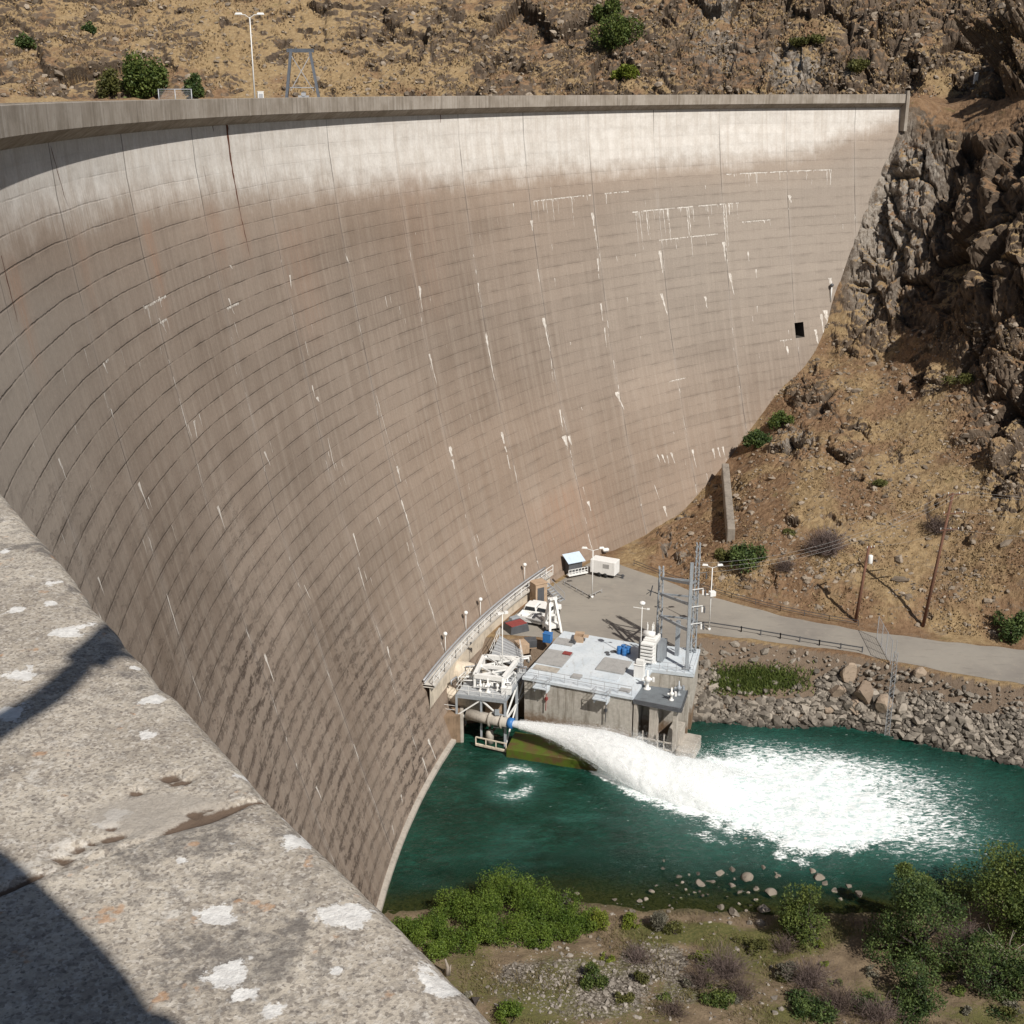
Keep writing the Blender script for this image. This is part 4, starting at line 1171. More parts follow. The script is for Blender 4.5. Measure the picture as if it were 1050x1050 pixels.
# wake downstream of the impact, thin foam drifting right and along the far bank
down = sstep(18, 32, a_) * sstep(60, 40, a_)
far_side = np.exp(-((b_ - 9.0 - .10 * (a_ - 20)) / 5.0) ** 2) * sstep(14, 24, a_) * sstep(58, 34, a_)
thin = np.clip(.9 * np.exp(-((b_ - 1.5) / 8.0) ** 2) * down + .62 * far_side, 0, 1)
sw = at(528, 803, ZW); ds = np.hypot(wx - sw.x, (wy - sw.y) * .8)
swirl = np.exp(-((ds - 2.0 - 1.3 * n1) / 1.5) ** 2) * (.56 + .22 * np.cos(np.arctan2(wy - sw.y, wx - sw.x) * 2 + ds * 1.4))
shore = .30 * sstep(1.3, .1, np.abs(wy - y_wat(wx) + .2)) * sstep(20, 24, wx)
near = np.exp(-np.maximum(-tg, 0) / 1.1) * sstep(6, 14, a_)
thin = np.maximum(np.maximum(thin, .46 * near), np.maximum(swirl, shore))
thin = np.maximum(thin, .16 * sstep(.1, .5, fbm(wx / 6 + .3 * n1, wy / 2.2, 0, 139, 4)))
calm = sstep(.6, -1.8, tg)
dep = np.clip((wy - bank_edge(wx)) / np.interp(wx, [-12, -2, 8, 22, 40], [7, 9, 12, 10, 7]), 0, 1)
dep = np.where(wy - bank_edge(wx) > 0, dep + .12 * n1 * (1 - dep), 0)
amp = .07 + .10 * np.clip(foam, 0, 1) * sstep(2, 12, a_) + .16 * thin
wz = ZW + amp * (n1 * .9 + n2 * .55) + .035 * fbm(wx / .7, wy / .7, 0, 135, 3) + .06 * np.sin(a_ * .9 + 2.2 * n1) * np.exp(-((b_ + 9) / 6) ** 2) * sstep(3, 9, a_) * sstep(32, 22, a_)
rr_, pp_ = topol(wx, wy)
kq = ((rr_[:-1, :-1] + rr_[1:, 1:]) / 2 < 136.95)
def mat_water():
    t = NT('river_water', .07, .25); p = t.pos()
    q1 = t.noise(t.mp(p, (1, 1, 1)), .5, 5, .6); q2 = t.noise(p, 2.4, 5, .65, .4); q3 = t.noise(p, .16, 4, .6)
    deep = t.mix(t.rng(q3, .3, .7), (0.0025, 0.022, 0.013), (0.006, 0.045, 0.029))
    q4 = t.noise(t.mp(p, (.5, 1.2, 1), rot=(0, 0, -.3)), .7, 6, .7, 1.5)
    deep = t.mix(t.math('MULTIPLY', t.rng(q4, .46, .72), .7), deep, (0.014, 0.085, 0.060))
    deep = t.mix(t.math('MULTIPLY', t.attr('thin'), .75), deep, (0.07, .20, .175))
    # foam: lacy where thin, solid where the jet strikes
    lace = t.voro(t.mp(p, (1, 1, 1)), .9, 'DISTANCE_TO_EDGE', 'Distance')
    wv = t.noise(t.mp(p, (.55, 1.5, 1), rot=(0, 0, .45)), 2.0, 7, .75, 1.2)
    fl = t.math('ADD', t.math('MULTIPLY', t.attr('thin'), .62), t.math('MULTIPLY', t.math('SUBTRACT', wv, .5), 1.55))
    fl = t.rng(fl, .36, .62)
    fl = t.math('MULTIPLY', fl, t.rng(t.attr('thin'), .03, .18))
    fs = t.rng(t.math('ADD', t.attr('foam'), t.math('ADD', t.math('MULTIPLY', t.math('SUBTRACT', wv, .5), 1.9), t.math('MULTIPLY', t.math('SUBTRACT', t.noise(p, 4.5, 5, .7), .5), .8))), .42, .74)
    f = t.math('MAXIMUM', fl, fs)
    # a few small white flecks
    gl = t.rng(t.noise(t.mp(p, (.7, 2.4, 1), rot=(0, 0, -.35)), 1.1, 5, .72, .6), .665, .73)
    f = t.math('MAXIMUM', f, t.math('MULTIPLY', gl, .42))
    b = t.bump(t.math('ADD', t.math('MULTIPLY', q2, .6), q1), 1.0, .4)
    t.done(deep, b, .07)
    tr = t.node('ShaderNodeBsdfTransparent'); tr.inputs[0].default_value = (.55, .62, .42, 1)
    m1 = t.node('ShaderNodeMixShader'); t.put(m1.inputs[0], t.rng(t.attr('depth'), .05, .9, .12, 1.0)); t.l.new(tr.outputs[0], m1.inputs[1]); t.l.new(t.b.outputs[0], m1.inputs[2])
    fo = t.node('ShaderNodeBsdfDiffuse'); t.put(fo.inputs[0], t.mix(t.math('MULTIPLY', t.rng(t.math('ADD', t.math('MULTIPLY', wv, .6), t.math('MULTIPLY', t.noise(p, 1.6, 6, .75, .8), .4)), .40, .56), 1.0), (.50, .63, .62), (.93, .95, .95)))
    t.l.new(t.bump(t.math('ADD', wv, t.noise(p, 5, 5, .7)), .18, .2), fo.inputs['Normal'])
    m2 = t.node('ShaderNodeMixShader'); t.put(m2.inputs[0], f); t.l.new(m1.outputs[0], m2.inputs[1]); t.l.new(fo.outputs[0], m2.inputs[2])
    t.l.new(m2.outputs[0], t.out.inputs[0])
    return t.m
M_WATER = mat_water()
o = grid_mesh('river_water', np.stack([wx, wy, wz], -1), M_WATER, None, keep=kq, smooth=True, attrs={'foam': foam, 'thin': thin, 'depth': dep})
o['kind'] = 'structure'
# bed under the deep water
o = grid_mesh('river_bed', np.array([[[-16, 84, -73.2], [-16, 140, -73.2]], [[95, 84, -73.2], [95, 140, -73.2]]], float), M_DARK); o['kind'] = 'structure'

# ---- the jet: a dense core of water and ragged outer veils
def mat_spray(name, thr, soft, alpha):
    t = NT(name, 1, 0); uv = t.uv()
    n_ = t.noise(t.mp(uv, (1.1, 2.6, 1)), 1.0, 8, .72, .8); n2_ = t.noise(t.mp(uv, (4.0, 10, 1)), 1.0, 6, .7)
    e = t.attr('edge')
    v = t.math('ADD', t.math('MULTIPLY', n_, .65), t.math('MULTIPLY', n2_, .35))
    m = t.math('MULTIPLY', t.rng(t.math('ADD', v, e), thr, thr + soft), alpha)
    d = t.node('ShaderNodeBsdfDiffuse'); d.inputs[0].default_value = (.97, .98, .98, 1)
    tl = t.node('ShaderNodeBsdfTranslucent'); tl.inputs[0].default_value = (.97, .98, .98, 1)
    ad = t.node('ShaderNodeMixShader'); ad.inputs[0].default_value = .5; t.l.new(d.outputs[0], ad.inputs[1]); t.l.new(tl.outputs[0], ad.inputs[2])
    tr = t.node('ShaderNodeBsdfTransparent')
    mx = t.node('ShaderNodeMixShader'); t.put(mx.inputs[0], m); t.l.new(tr.outputs[0], mx.inputs[1]); t.l.new(ad.outputs[0], mx.inputs[2])
    t.l.new(mx.outputs[0], t.out.inputs[0]); return t.m
def jet_center(s):                                        # s metres along plan
    z = NOZ.z + .05 * s - .0125 * s * s
    return NOZ.x + jd.x * s, NOZ.y + jd.y * s, np.maximum(z, ZW + .1)
def jet_rad(s): return np.interp(s, [0, 2, 5, 9, 14, 20, 26, 32], [.40, .62, 1.1, 2.05, 3.3, 4.2, 4.3, 2.6])
def jet_shell(name, k, mat, seed, disp, s0, s1, parent, edge0=0.0, edge1=-.5, ns=170, nt=64):
    s, th = np.meshgrid(np.linspace(s0, s1, ns), np.linspace(0, 2 * np.pi, nt), indexing='ij')
    cx, cy, cz = jet_center(s); r = jet_rad(s) * k
    c, sn = np.cos(th), np.sin(th)
    nzv = fbm(s / 2.6, c * 1.3 + 3, sn * 1.3, seed, 5, .6) + .5 * fbm(s / .7, c * 3.0, sn * 3.0, seed + 9, 3)
    r = r * (1 + disp * nzv * np.interp(s, [0, 2, 10], [.25, .6, 1]))
    flat = np.interp(s, [0, 12, 24], [1.0, .8, .5])
    X = cx + jn.x * r * c * 1.12; Y = cy + jn.y * r * c * 1.12; Z = cz + r * sn * flat
    Z = np.maximum(Z, ZW - .3)
    e = np.interp(s, [s0, s0 + 1.5, s1 - 9, s1], [0.15, edge0, edge0, edge1])
    return grid_mesh(name, np.stack([X, Y, Z], -1), mat, parent, smooth=True, attrs={'edge': e}, uv=np.stack([s, th / (2 * np.pi) * 9], -1))
jet = empty('water_jet', NOZ, 0, 'roaring white jet of water shot from the outlet valve into the green river', 'water jet')
jet_shell('jet_core', .86, mat_spray('jet_core_water', .16, .3, 1.0), 3, .11, 0, 27, jet, .2, -.35)
for k_, (kk, thr, al, sd) in enumerate([(.9, .42, .5, 31), (1.04, .47, .42, 41), (1.2, .52, .32, 51)]):
    jet_shell('spray_veil', kk, mat_spray('jet_spray_%d' % k_, thr, .26, al), sd, .34, .8, 31, jet, 0.0, -.35)
# flying drops thrown off the edges and the impact
dr = np.random.default_rng(77); n = 34000
s = dr.uniform(1.0, 36, n) ; th = dr.uniform(-.35, math.pi + .35, n)
cx, cy, cz = jet_center(s)
r = jet_rad(np.minimum(s, 32)) * (.7 + .4 * dr.random(n) + .22 * dr.exponential(size=n) * .6)
X = cx + jn.x * r * np.cos(th) * 1.15; Y = cy + jn.y * r * np.cos(th) * 1.15; Z = np.maximum(cz + r * np.sin(th) * .7, ZW + .1)
sz = .004 + .009 * dr.random(n) ** 2 + .003 * (s > 18)
T = np.array([[1, 1, 1], [1, -1, -1], [-1, 1, -1], [-1, -1, 1]], float)
V = T[None] * sz[:, None, None] * np.array([1.6, 1.0, .9]) + np.stack([X, Y, Z], -1)[:, None]
Fq = np.array([[0, 1, 2], [0, 3, 1], [0, 2, 3], [1, 3, 2]])
M_DROP = NT('spray_drop', .6, .3).done((.93, .95, .96))
soup_mesh('spray_drops', V.reshape(-1, 3), (Fq[None] + (np.arange(n) * 4)[:, None, None]).reshape(-1, 3), M_DROP, jet)['kind'] = 'stuff'
# ================================================================== POWERHOUSE AND OUTLET WORKS
ZD = -61.6
O2 = at(537.8, 693.5, ZD); FRp = at(648.5, 714, ZD)
PE = Vector((FRp.x - O2.x, FRp.y - O2.y, 0)); PL = PE.length; PE.normalize(); PN = Vector((-PE.y, PE.x, 0))
PRZ = math.atan2(PE.y, PE.x)
def L(a, b, z): return (O2.x + PE.x * a + PN.x * b, O2.y + PE.y * a + PN.y * b, z)
def mat_conc_wall():
    t = NT('stained_board_concrete', .92, .2); p = t.pos()
    st = t.noise(t.mp(p, (1.6, 1.6, .14)), 1.0, 5, .7); b_ = t.noise(p, 2.5, 5, .7)
    c = t.mix(t.rng(b_, .3, .7), (0.40, 0.375, 0.33), (0.52, 0.49, 0.44))
    c = t.mix(t.math('MULTIPLY', t.rng(st, .48, .68), .65), c, (0.17, 0.15, 0.12))
    w_ = t.node('ShaderNodeSeparateXYZ'); t.put(w_.inputs[0], p)
    rib = t.node('ShaderNodeTexWave', wave_type='BANDS', bands_direction='X'); t.put(rib.inputs[0], t.mp(p, (1, .45, 0))); rib.inputs['Scale'].default_value = 2.4
    c = t.mix(t.math('MULTIPLY', rib.outputs[1], .22), c, (0.16, 0.145, 0.12))
    low = t.math('MULTIPLY', t.rng(t.math('ADD', w_.outputs[2], t.math('MULTIPLY', b_, 1.6)), -64.6, -66.0, 0, 1), .8)
    c = t.mix(low, c, (0.155, 0.085, 0.038))
    return t.done(c, t.bump(t.math('ADD', rib.outputs[1], b_), .4, .05), .92)
def mat_roof():
    t = NT('pale_roof_slab', .8, .25); p = t.pos(); a = t.noise(p, .5, 5, .65); b_ = t.noise(p, 3, 5, .7)
    c = t.mix(t.rng(a, .3, .7), (0.50, 0.555, 0.60), (0.60, 0.645, 0.68)); c = t.mix(t.math('MULTIPLY', t.rng(b_, .52, .70), .5), c, (0.36, .36, .355)); c = t.mix(t.math('MULTIPLY', t.rng(t.noise(t.mp(p, (1.2, .3, 1)), 1.2, 6, .75), .55, .7), .45), c, (.30, .27, .23))
    return t.done(c, t.bump(b_, .15, .02), .8)
M_PW, M_ROOF = mat_conc_wall(), mat_roof()
M_CONC = paint('pale_concrete', (0.42, 0.385, 0.335), .92, .4, 0, .9)
M_STEEL = paint('grey_blue_steel', (0.36, 0.39, 0.42), .5, .25, .2, 1.0)
M_DKSTEEL = paint('dark_steel', (0.10, 0.105, 0.115), .55, .3, .2, 1.0)
M_GRATE = paint('steel_grating', (0.44, 0.46, 0.475), .6, .35, .1, 2.5)
M_CREAM = paint('cream_pipe_paint', (0.66, 0.58, 0.47), .5, .4, 0, .8)
M_BLUE = paint('blue_paint', (0.035, 0.16, 0.42), .45, .2, 0, 2)
M_RED = paint('oxide_red_paint', (0.26, 0.055, 0.05), .6, .3, 0, 2)
M_TAN = paint('tan_board', (0.44, 0.32, 0.22), .8, .3, 0, 1.5)
M_BLACK = paint('black_rubber', (0.02, 0.02, 0.021), .7, .2)
M_GLASS = NT('dark_glass', .06, .6).done((0.02, .025, .03))
M_TAUPE = paint('hatch_cover_grey', (0.36, 0.355, 0.345), .75, .25, 0, 1.2)
M_DKDECK = paint('dark_deck_plate', (0.17, 0.19, 0.205), .6, .35, 0, 1.2)

ph_ = empty('powerhouse', L(6, 3, ZR), PRZ, 'small concrete powerhouse with a flat pale roof standing in the river', 'powerhouse')
w = MB()
w.box(L(PL / 2, 6.5, (ZD - .35 - 70.5) / 2), (PL, 13.0, ZD - .35 + 70.5), PRZ)
w.build('wall', M_PW, ph_)
rf = MB(); rf.box(L(PL / 2 - .05, 6.55, ZD - .175), (PL + .35, 13.5, .35), PRZ); roof = rf.build('roof', M_ROOF, ph_, bevel=.03)
for (a, b, sa, sb, h) in [(1.5, 5.6, 3.2, 3.9, .16), (8.5, 6.2, 3.3, 3.3, .22)]:
    MB().box(L(a, b, ZD + h / 2), (sa, sb, h), PRZ).box(L(a, b, ZD + h + .015), (.06, sb, .03), PRZ).build('hatch_cover', M_TAUPE, ph_, bevel=.03)
MB().box(L(5.5, 2.0, ZD + .12), (1.1, .9, .24), PRZ).build('hatch_cover', M_TAUPE, ph_, bevel=.02)
MB().box(L(8.4, 3.3, ZD + .05), (3.2, 1.2, .1), PRZ).build('hatch_cover', M_ROOF, ph_)
MB().box(L(1.6, 2.6, ZD + .05), (2.9, 1.2, .1), PRZ).build('hatch_cover', M_CONC, ph_)
MB().box(L(1.0, 10.2, ZD + .06), (2.4, 1.7, .12), PRZ).build('hatch_cover', M_TAUPE, ph_)
MB().box(L(11.5, 1.0, ZD + .06), (1.2, .8, .12), PRZ).build('hatch_cover', M_TAUPE, ph_)
MB().box(L(2.55, 7.0, ZD + .26), (1.0, .75, .12), PRZ).build('red_hatch', M_RED, ph_, bevel=.02)
# roof edge rail
rl = MB()
for a in np.arange(0.1, PL, 1.55): rl.bar(L(a, .12, ZD), L(a, .12, ZD + 1.05), .045)
for z in (.55, 1.05): rl.bar(L(.1, .12, ZD + z), L(PL - .1, .12, ZD + z), .04)
rl.build('railing', M_GALV, ph_)
# two bracket platforms on the river face, with gear legs below
for a in (2.3, 9.3):
    pf = MB(); pf.box(L(a, -.62, ZD - .55), (1.7, 1.2, .14), PRZ); pf.box(L(a - .7, -.5, ZD - .85), (.12, 1.0, .45), PRZ); pf.box(L(a + .7, -.5, ZD - .85), (.12, 1.0, .45), PRZ)
    po = pf.build('bracket_platform', M_ROOF, ph_)
    q = MB()
    for aa in (-.8, .8):
        for bb in (-1.15, -.1): q.bar(L(a + aa, bb, ZD - .5), L(a + aa, bb, ZD + .5), .05)
    for z in (0.0, .5):
        q.bar(L(a - .8, -1.15, ZD + z), L(a + .8, -1.15, ZD + z), .04)
        for aa in (-.8, .8): q.bar(L(a + aa, -1.15, ZD + z), L(a + aa, -.1, ZD + z), .04)
    q.build('platform_rail', M_GALV, po)
    st = MB(); st.tube([L(a + .5, -.35, ZD - .6), L(a + .4, -.30, ZD - 3.6)], .05, 6); st.box(L(a + .4, -.15, ZD - 2.2), (.3, .3, .3), PRZ); st.build('gate_stem', M_RED if a < 5 else M_DKSTEEL, ph_)
# right bay: dark plated lower deck on columns, open below
LD = ZD - .35
pts = [L(PL + .1, 0, 0)[:2], L(18.1, -.1, 0)[:2], L(17.6, 4.3, 0)[:2], L(PL + .1, 3.7, 0)[:2]]
MB().prism(pts, LD - .25, LD).build('lower_deck', M_DKDECK, ph_)
MB().bar(L(PL + .1, -.06, LD - .2), L(18.15, -.16, LD - .2), .1, .5).bar(L(18.15, -.16, LD - .2), L(17.65, 4.3, LD - .2), .1, .5).build('deck_edge_beam', M_DKSTEEL, ph_)
for (a, b, w_) in [(13.0, .4, .35), (15.0, .5, .85), (17.4, .6, .4)]:
    MB().box(L(a, b, (LD - .25 - 70.5) / 2), (w_, .8, LD - .25 + 70.5), PRZ).build('column', M_CONC, ph_)
MB().box(L(15.3, 4.0, -66.6), (5.2, .3, 8.5), PRZ).build('bay_back_wall', M_PW, ph_)
sb = MB(); sb.box(L(17.0, 1.6, -67.2), (1.7, 2.6, 3.4), PRZ, .8, (.1, 1.0)); sb.build('slanted_block', M_CONC, ph_, bevel=.05)
MB().box(L(18.6, 2.0, -68.1), (1.8, 4.2, 2.2), PRZ).build('landing_block', M_CONC, ph_, bevel=.06)
gf = MB()
for a in (14.0, 15.7, 16.4): gf.bar(L(a, -.2, -69.2), L(a, -.2, -65.4), .12)
for z in (-67.9, -67.2, -66.3): gf.bar(L(13.4, -.2, z), L(17.2, -.2, z), .14)
gf.box(L(16.3, -.1, -67.8), (1.0, .5, .5), PRZ)
gf.build('gate_guides', M_CONC, ph_)
# raised transformer yard: block with a pale top
pts = [L(PL - .6, 7.3, 0)[:2], L(16.2, 8.2, 0)[:2], L(15.6, 14.0, 0)[:2], L(9.0, 13.6, 0)[:2], L(9.0, 10.6, 0)[:2], L(PL - .6, 9.6, 0)[:2]]
pts2 = [L(PL + .02, 3.8, 0)[:2], L(17.8, 4.4, 0)[:2], L(17.2, 8.9, 0)[:2], L(PL + .02, 7.6, 0)[:2]]
MB().prism([L(PL + .02, 7.0, 0)[:2], L(17.4, 7.7, 0)[:2], L(16.4, 14.2, 0)[:2], L(PL + .02, 13.5, 0)[:2]], -70.5, ZD - .3).build('transformer_wall', M_PW, ph_)
MB().prism([L(PL - .6, 6.9, 0)[:2], L(17.5, 7.6, 0)[:2], L(16.5, 14.3, 0)[:2], L(PL - .6, 13.6, 0)[:2]], ZD - .296, ZD + .12).build('transformer_pad', M_ROOF, ph_)
rl = MB()
for k in range(6): rl.bar(L(12.6 + k * .95, 7.1 + k * .11, ZD + .1), L(12.6 + k * .95, 7.1 + k * .11, ZD + 1.1), .04)
rl.bar(L(12.6, 7.1, ZD + 1.1), L(17.3, 7.7, ZD + 1.1), .035).bar(L(12.6, 7.1, ZD + .6), L(17.3, 7.7, ZD + .6), .035)
rl.bar(L(17.4, 7.8, ZD + 1.1), L(16.6, 14, ZD + 1.1), .035)
rl.build('railing', M_GALV, ph_)

# ---- transformer
ZT = ZD + .12
p = L(11.9, 9.6, ZD)
tr = empty('transformer', p, PRZ, 'large white power transformer with ribbed radiators and bushings on the powerhouse roof', 'transformer')
MB().box((0, 0, 1.55), (1.5, 2.0, 2.7)).box((0, 0, .15), (1.7, 2.2, .3)).box((0, 0, 2.98), (1.3, 1.8, .16)).build('tank', M_WHITE, tr, local=True, bevel=.04)
for sx, n in ((-1, 5),):
    rd = MB()
    for k in range(6): rd.box((-.05, -1.45, .5 + k * .42), (1.5, .75, .22))
    rd.build('radiator', M_WHITE, tr, local=True, bevel=.02)
rd = MB()
for k in range(9): rd.box((1.25, -.8 + k * .2, 1.5), (.7, .06, 2.2))
rd.build('radiator', M_STEEL, tr, local=True)
MB().box((-1.05, .1, 1.3), (.6, 1.6, 2.4)).build('control_panel', M_DKSTEEL, tr, local=True, bevel=.03)
MB().tube([(-.9, -.3, 3.35), (.4, -.3, 3.35)], .36, 14).box((-.3, -.3, 3.1), (.2, .3, .3)).build('conservator', M_WHITE, tr, True, local=True)
for x, y in ((-.1, .35), (.45, .35), (.45, .85), (-.1, .85), (-.75, .6)):
    bsh = MB()
    prof = [(.10, 0)] + [(.13 if i % 2 else .075, .12 + i * .075) for i in range(12)] + [(.03, 1.05), (.03, 1.3)]
    bsh.lathe((x, y, 3.05), prof, 10); bsh.build('bushing', M_DKSTEEL if x > .2 else M_WHITE, tr, True, local=True)

# ---- steel take-off structure
tw = empty('steel_takeoff_tower', L(14.2, 10.6, ZT), PRZ, 'tall grey-blue steel take-off tower carrying insulators behind the transformer', 'steel tower')
TA, TB, TC = L(11.6, 13.6, 0), L(16.4, 8.5, 0), L(15.9, 13.2, 0)
HT = 12.3
def lattice(pq, top, w0=.62):
    q = MB()
    for i, j in ((-1, -1), (1, -1), (1, 1), (-1, 1)): q.bar((pq[0] + i * w0 / 2, pq[1] + j * w0 / 2, ZT), (pq[0] + i * w0 * .32, pq[1] + j * w0 * .32, top), .11)
    n = int((top - ZT) / .9)
    for k in range(n):
        z0, z1 = ZT + k * (top - ZT) / n, ZT + (k + 1) * (top - ZT) / n; h = w0 / 2 * .9
        s_ = 1 if k % 2 else -1
        q.bar((pq[0] - s_ * h, pq[1] - h, z0), (pq[0] + s_ * h, pq[1] - h, z1), .06); q.bar((pq[0] - s_ * h, pq[1] + h, z0), (pq[0] + s_ * h, pq[1] + h, z1), .06)
        q.bar((pq[0] - h, pq[1] - s_ * h, z0), (pq[0] - h, pq[1] + s_ * h, z1), .06); q.bar((pq[0] + h, pq[1] - s_ * h, z0), (pq[0] + h, pq[1] + s_ * h, z1), .06)
    return q
zA, zB, zC = ZT + 9.9, ZT + 12.9, ZT + 13.6
lattice(TA, zA).build('leg', M_STEEL, tw)
q = MB(); q.bar((TB[0], TB[1], ZT), (TB[0], TB[1], zB), .36, .36); q.box((TB[0], TB[1], ZT + .1), (.8, .8, .2), PRZ); q.build('leg', M_STEEL, tw)
lattice(TC, zC, .55).build('leg', M_STEEL, tw)
for fa, fb in ((.78, .74), (.58, .545), (.30, .30)):
    za, zb = ZT + (zA - ZT) * (fa + .08), ZT + (zB - ZT) * (fb + .07)
    q = MB(); q.bar((TA[0], TA[1], za), (TB[0], TB[1], zb), .22, .3); q.build('crossbeam', M_STEEL, tw)
    q = MB(); q.bar((TB[0], TB[1], zb), (TC[0], TC[1], za + .4), .16, .2); q.build('crossbeam', M_STEEL, tw)
    q = MB(); q.bar((TA[0], TA[1], za), (TC[0], TC[1], za + .4), .14, .2); q.build('crossbeam', M_STEEL, tw)
for k in range(7):
    f = (k + 1) / 8; z = ZT + 4 + 1.05 * k; a0 = Vector(TC).lerp(Vector(TB), .25 + .5 * (k % 2))
    q = MB(); q.bar((a0.x, a0.y, z), (a0.x + 1.3, a0.y + .2, z + .1), .07)
    q.lathe((a0.x + 1.25, a0.y + .2, z - .75), [(.05, 0)] + [(.12 if i % 2 else .06, .05 + i * .06) for i in range(11)] + [(.04, .75)], 8)
    q.build('insulator', M_WHITE if k % 2 else M_DKSTEEL, tw)
q = MB(); q.bar((TA[0] - 1.5, TA[1] + .3, ZT + 6.9), (TA[0], TA[1], ZT + 6.4), .09).bar((TA[0] - 1.2, TA[1] + .1, ZT + 6.2), (TA[0] - .9, TA[1] + .4, ZT + 7.4), .1).bar((TA[0] - 1.0, TA[1] + .1, ZT + 6.9), (TA[0] - 1.6, TA[1] + .4, ZT + 6.3), .08); q.build('switch_arm', M_DKSTEEL, tw)
q = MB(); q.box(L(14.4, 11.6, ZT + 2.2), (.45, .45, 4.4), PRZ); q.build('cable_riser', M_STEEL, tw)

# ---- weather mast beside the transformer
p = L(11.0, 8.2, ZD); ms = empty('antenna_mast', p, 0, 'slim white mast with a dish and vane in front of the transformer', 'mast')
MB().tube([p, (p[0], p[1], ZD + 7.3)], .06, 8, .04).build('pole', M_WHITE, ms, True)
MB().lathe((p[0], p[1], ZD + 7.25), [(.05, 0), (.34, .12), (.36, .3), (.2, .42), (.02, .46)], 12).build('dish', M_WHITE, ms, True)
MB().bar((p[0] - 1.0, p[1], ZD + 7.0), (p[0] + .8, p[1], ZD + 6.7), .05).box((p[0] + .7, p[1], ZD + 6.75), (.3, .1, .2)).build('vane', M_WHITE, ms)

# ---- gear standing on the roof and lower deck
def valve_unit(p, label, k=1.0, mat=None, rz=0.0):
    e = empty('gate_operator', p, rz, label, 'gate operator')
    MB().lathe((0, 0, 0), [(.35 * k, 0), (.35 * k, .1), (.16 * k, .18), (.16 * k, .7 * k), (.3 * k, .8 * k), (.3 * k, 1.15 * k), (.1, 1.3 * k), (.07, 1.9 * k)], 12).build('operator_body', mat or M_WHITE, e, True, local=True)
    MB().tube([(-.55 * k, 0, .95 * k), (.55 * k, 0, .95 * k)], .13 * k, 10).box((.55 * k, 0, .95 * k), (.22, .42, .42)).build('gearbox', mat or M_WHITE, e, local=True)
    return e
valve_unit(L(13.4, 3.0, LD), 'white gate operator where the pale roof meets the dark lower deck', 1.2)
valve_unit(L(17.0, 2.9, LD), 'slim grey gate operator at the back corner of the dark lower deck', .9, M_STEEL)
valve_unit(L(16.6, 1.4, LD), 'white gate operator near the outer edge of the dark lower deck', .8)
p = L(11.9, 4.9, ZD); cbx = empty('control_cabinet', p, PRZ, 'white control cabinet with a dark side beside the transformer wall', 'cabinet')
MB().box((0, 0, .75), (1.1, .8, 1.5)).box((0, 0, 1.55), (1.25, .95, .1)).box((.1, -.1, 1.9), (.9, .5, .5)).build('cabinet_body', M_WHITE, cbx, local=True, bevel=.03)
MB().box((-.56, 0, .8), (.02, .6, 1.2)).build('door', M_DKSTEEL, cbx, local=True)
def barrel(p, label, group=None):
    e = tag(MB().lathe((0, 0, 0), [(.27, 0), (.29, .03), (.29, .28), (.305, .3), (.29, .32), (.29, .58), (.305, .6), (.29, .62), (.29, .86), (.27, .9), (.22, .88)], 18).build('blue_barrel', M_BLUE, None, True), label, 'barrel', group)
    e.location = p; return e
lb = 'blue plastic drum standing in the cluster beside the transformer'
b0 = barrel(L(8.0, 9.7, ZD), lb, 'blue drums by the transformer')
for a, b in ((8.65, 9.55), (8.3, 10.3), (8.95, 10.1)): dup(b0, L(a, b, ZD))
for i, (a, b, s) in enumerate([(6.6, 9.4, .3), (7.2, 9.9, .35), (6.9, 8.9, .25)]):
    lab = ['small dark lid lying left of the blue drums', 'dark lid lying nearest the blue drums', 'smallest dark lid lying in front of the blue drums'][i]
    o = MB().lathe((0, 0, 0), [(s, 0), (s, .06), (s * .7, .1)], 14).build('drum_lid', M_DKSTEEL); o.location = L(a, b, ZD); tag(o, lab, 'lid')
e = empty('blue_crate', L(-.9, 9.6, ZD), PRZ, 'bright blue crate at the back left corner of the roof', 'crate')
MB().box((0, 0, .55), (1.0, .8, 1.1)).build('crate_body', M_BLUE, e, local=True, bevel=.04); MB().box((0, 0, 1.13), (1.06, .86, .08)).build('lid', M_BLUE, e, local=True, bevel=.02)
e = empty('cardboard_box', L(2.5, 11.2, ZD), PRZ + .2, 'tan open box standing alone on the back edge of the pale roof', 'box')
q = MB()
for c, s in (((0, -.45, .4), (1.1, .05, .8)), ((0, .45, .4), (1.1, .05, .8)), ((-.53, 0, .4), (.05, .85, .8)), ((.53, 0, .4), (.05, .85, .8)), ((0, 0, .03), (1.0, .85, .06))): q.box(c, s)
q.build('box_wall', M_TAN, e, local=True)
MB().box((0, .78, .78), (1.1, .6, .03)).box((.85, 0, .72), (.6, .85, .03)).build('flap', M_TAN, e, local=True)
e = empty('pallet_stack', L(2.0, 10.3, ZD), PRZ, 'low dark pallet with tools just in front of the tan box', 'pallet')
MB().box((0, 0, .15), (.7, .5, .3)).box((.1, 0, .4), (.3, .3, .2)).build('pallet_load', M_DKSTEEL, e, local=True)
rg3 = np.random.default_rng(9)
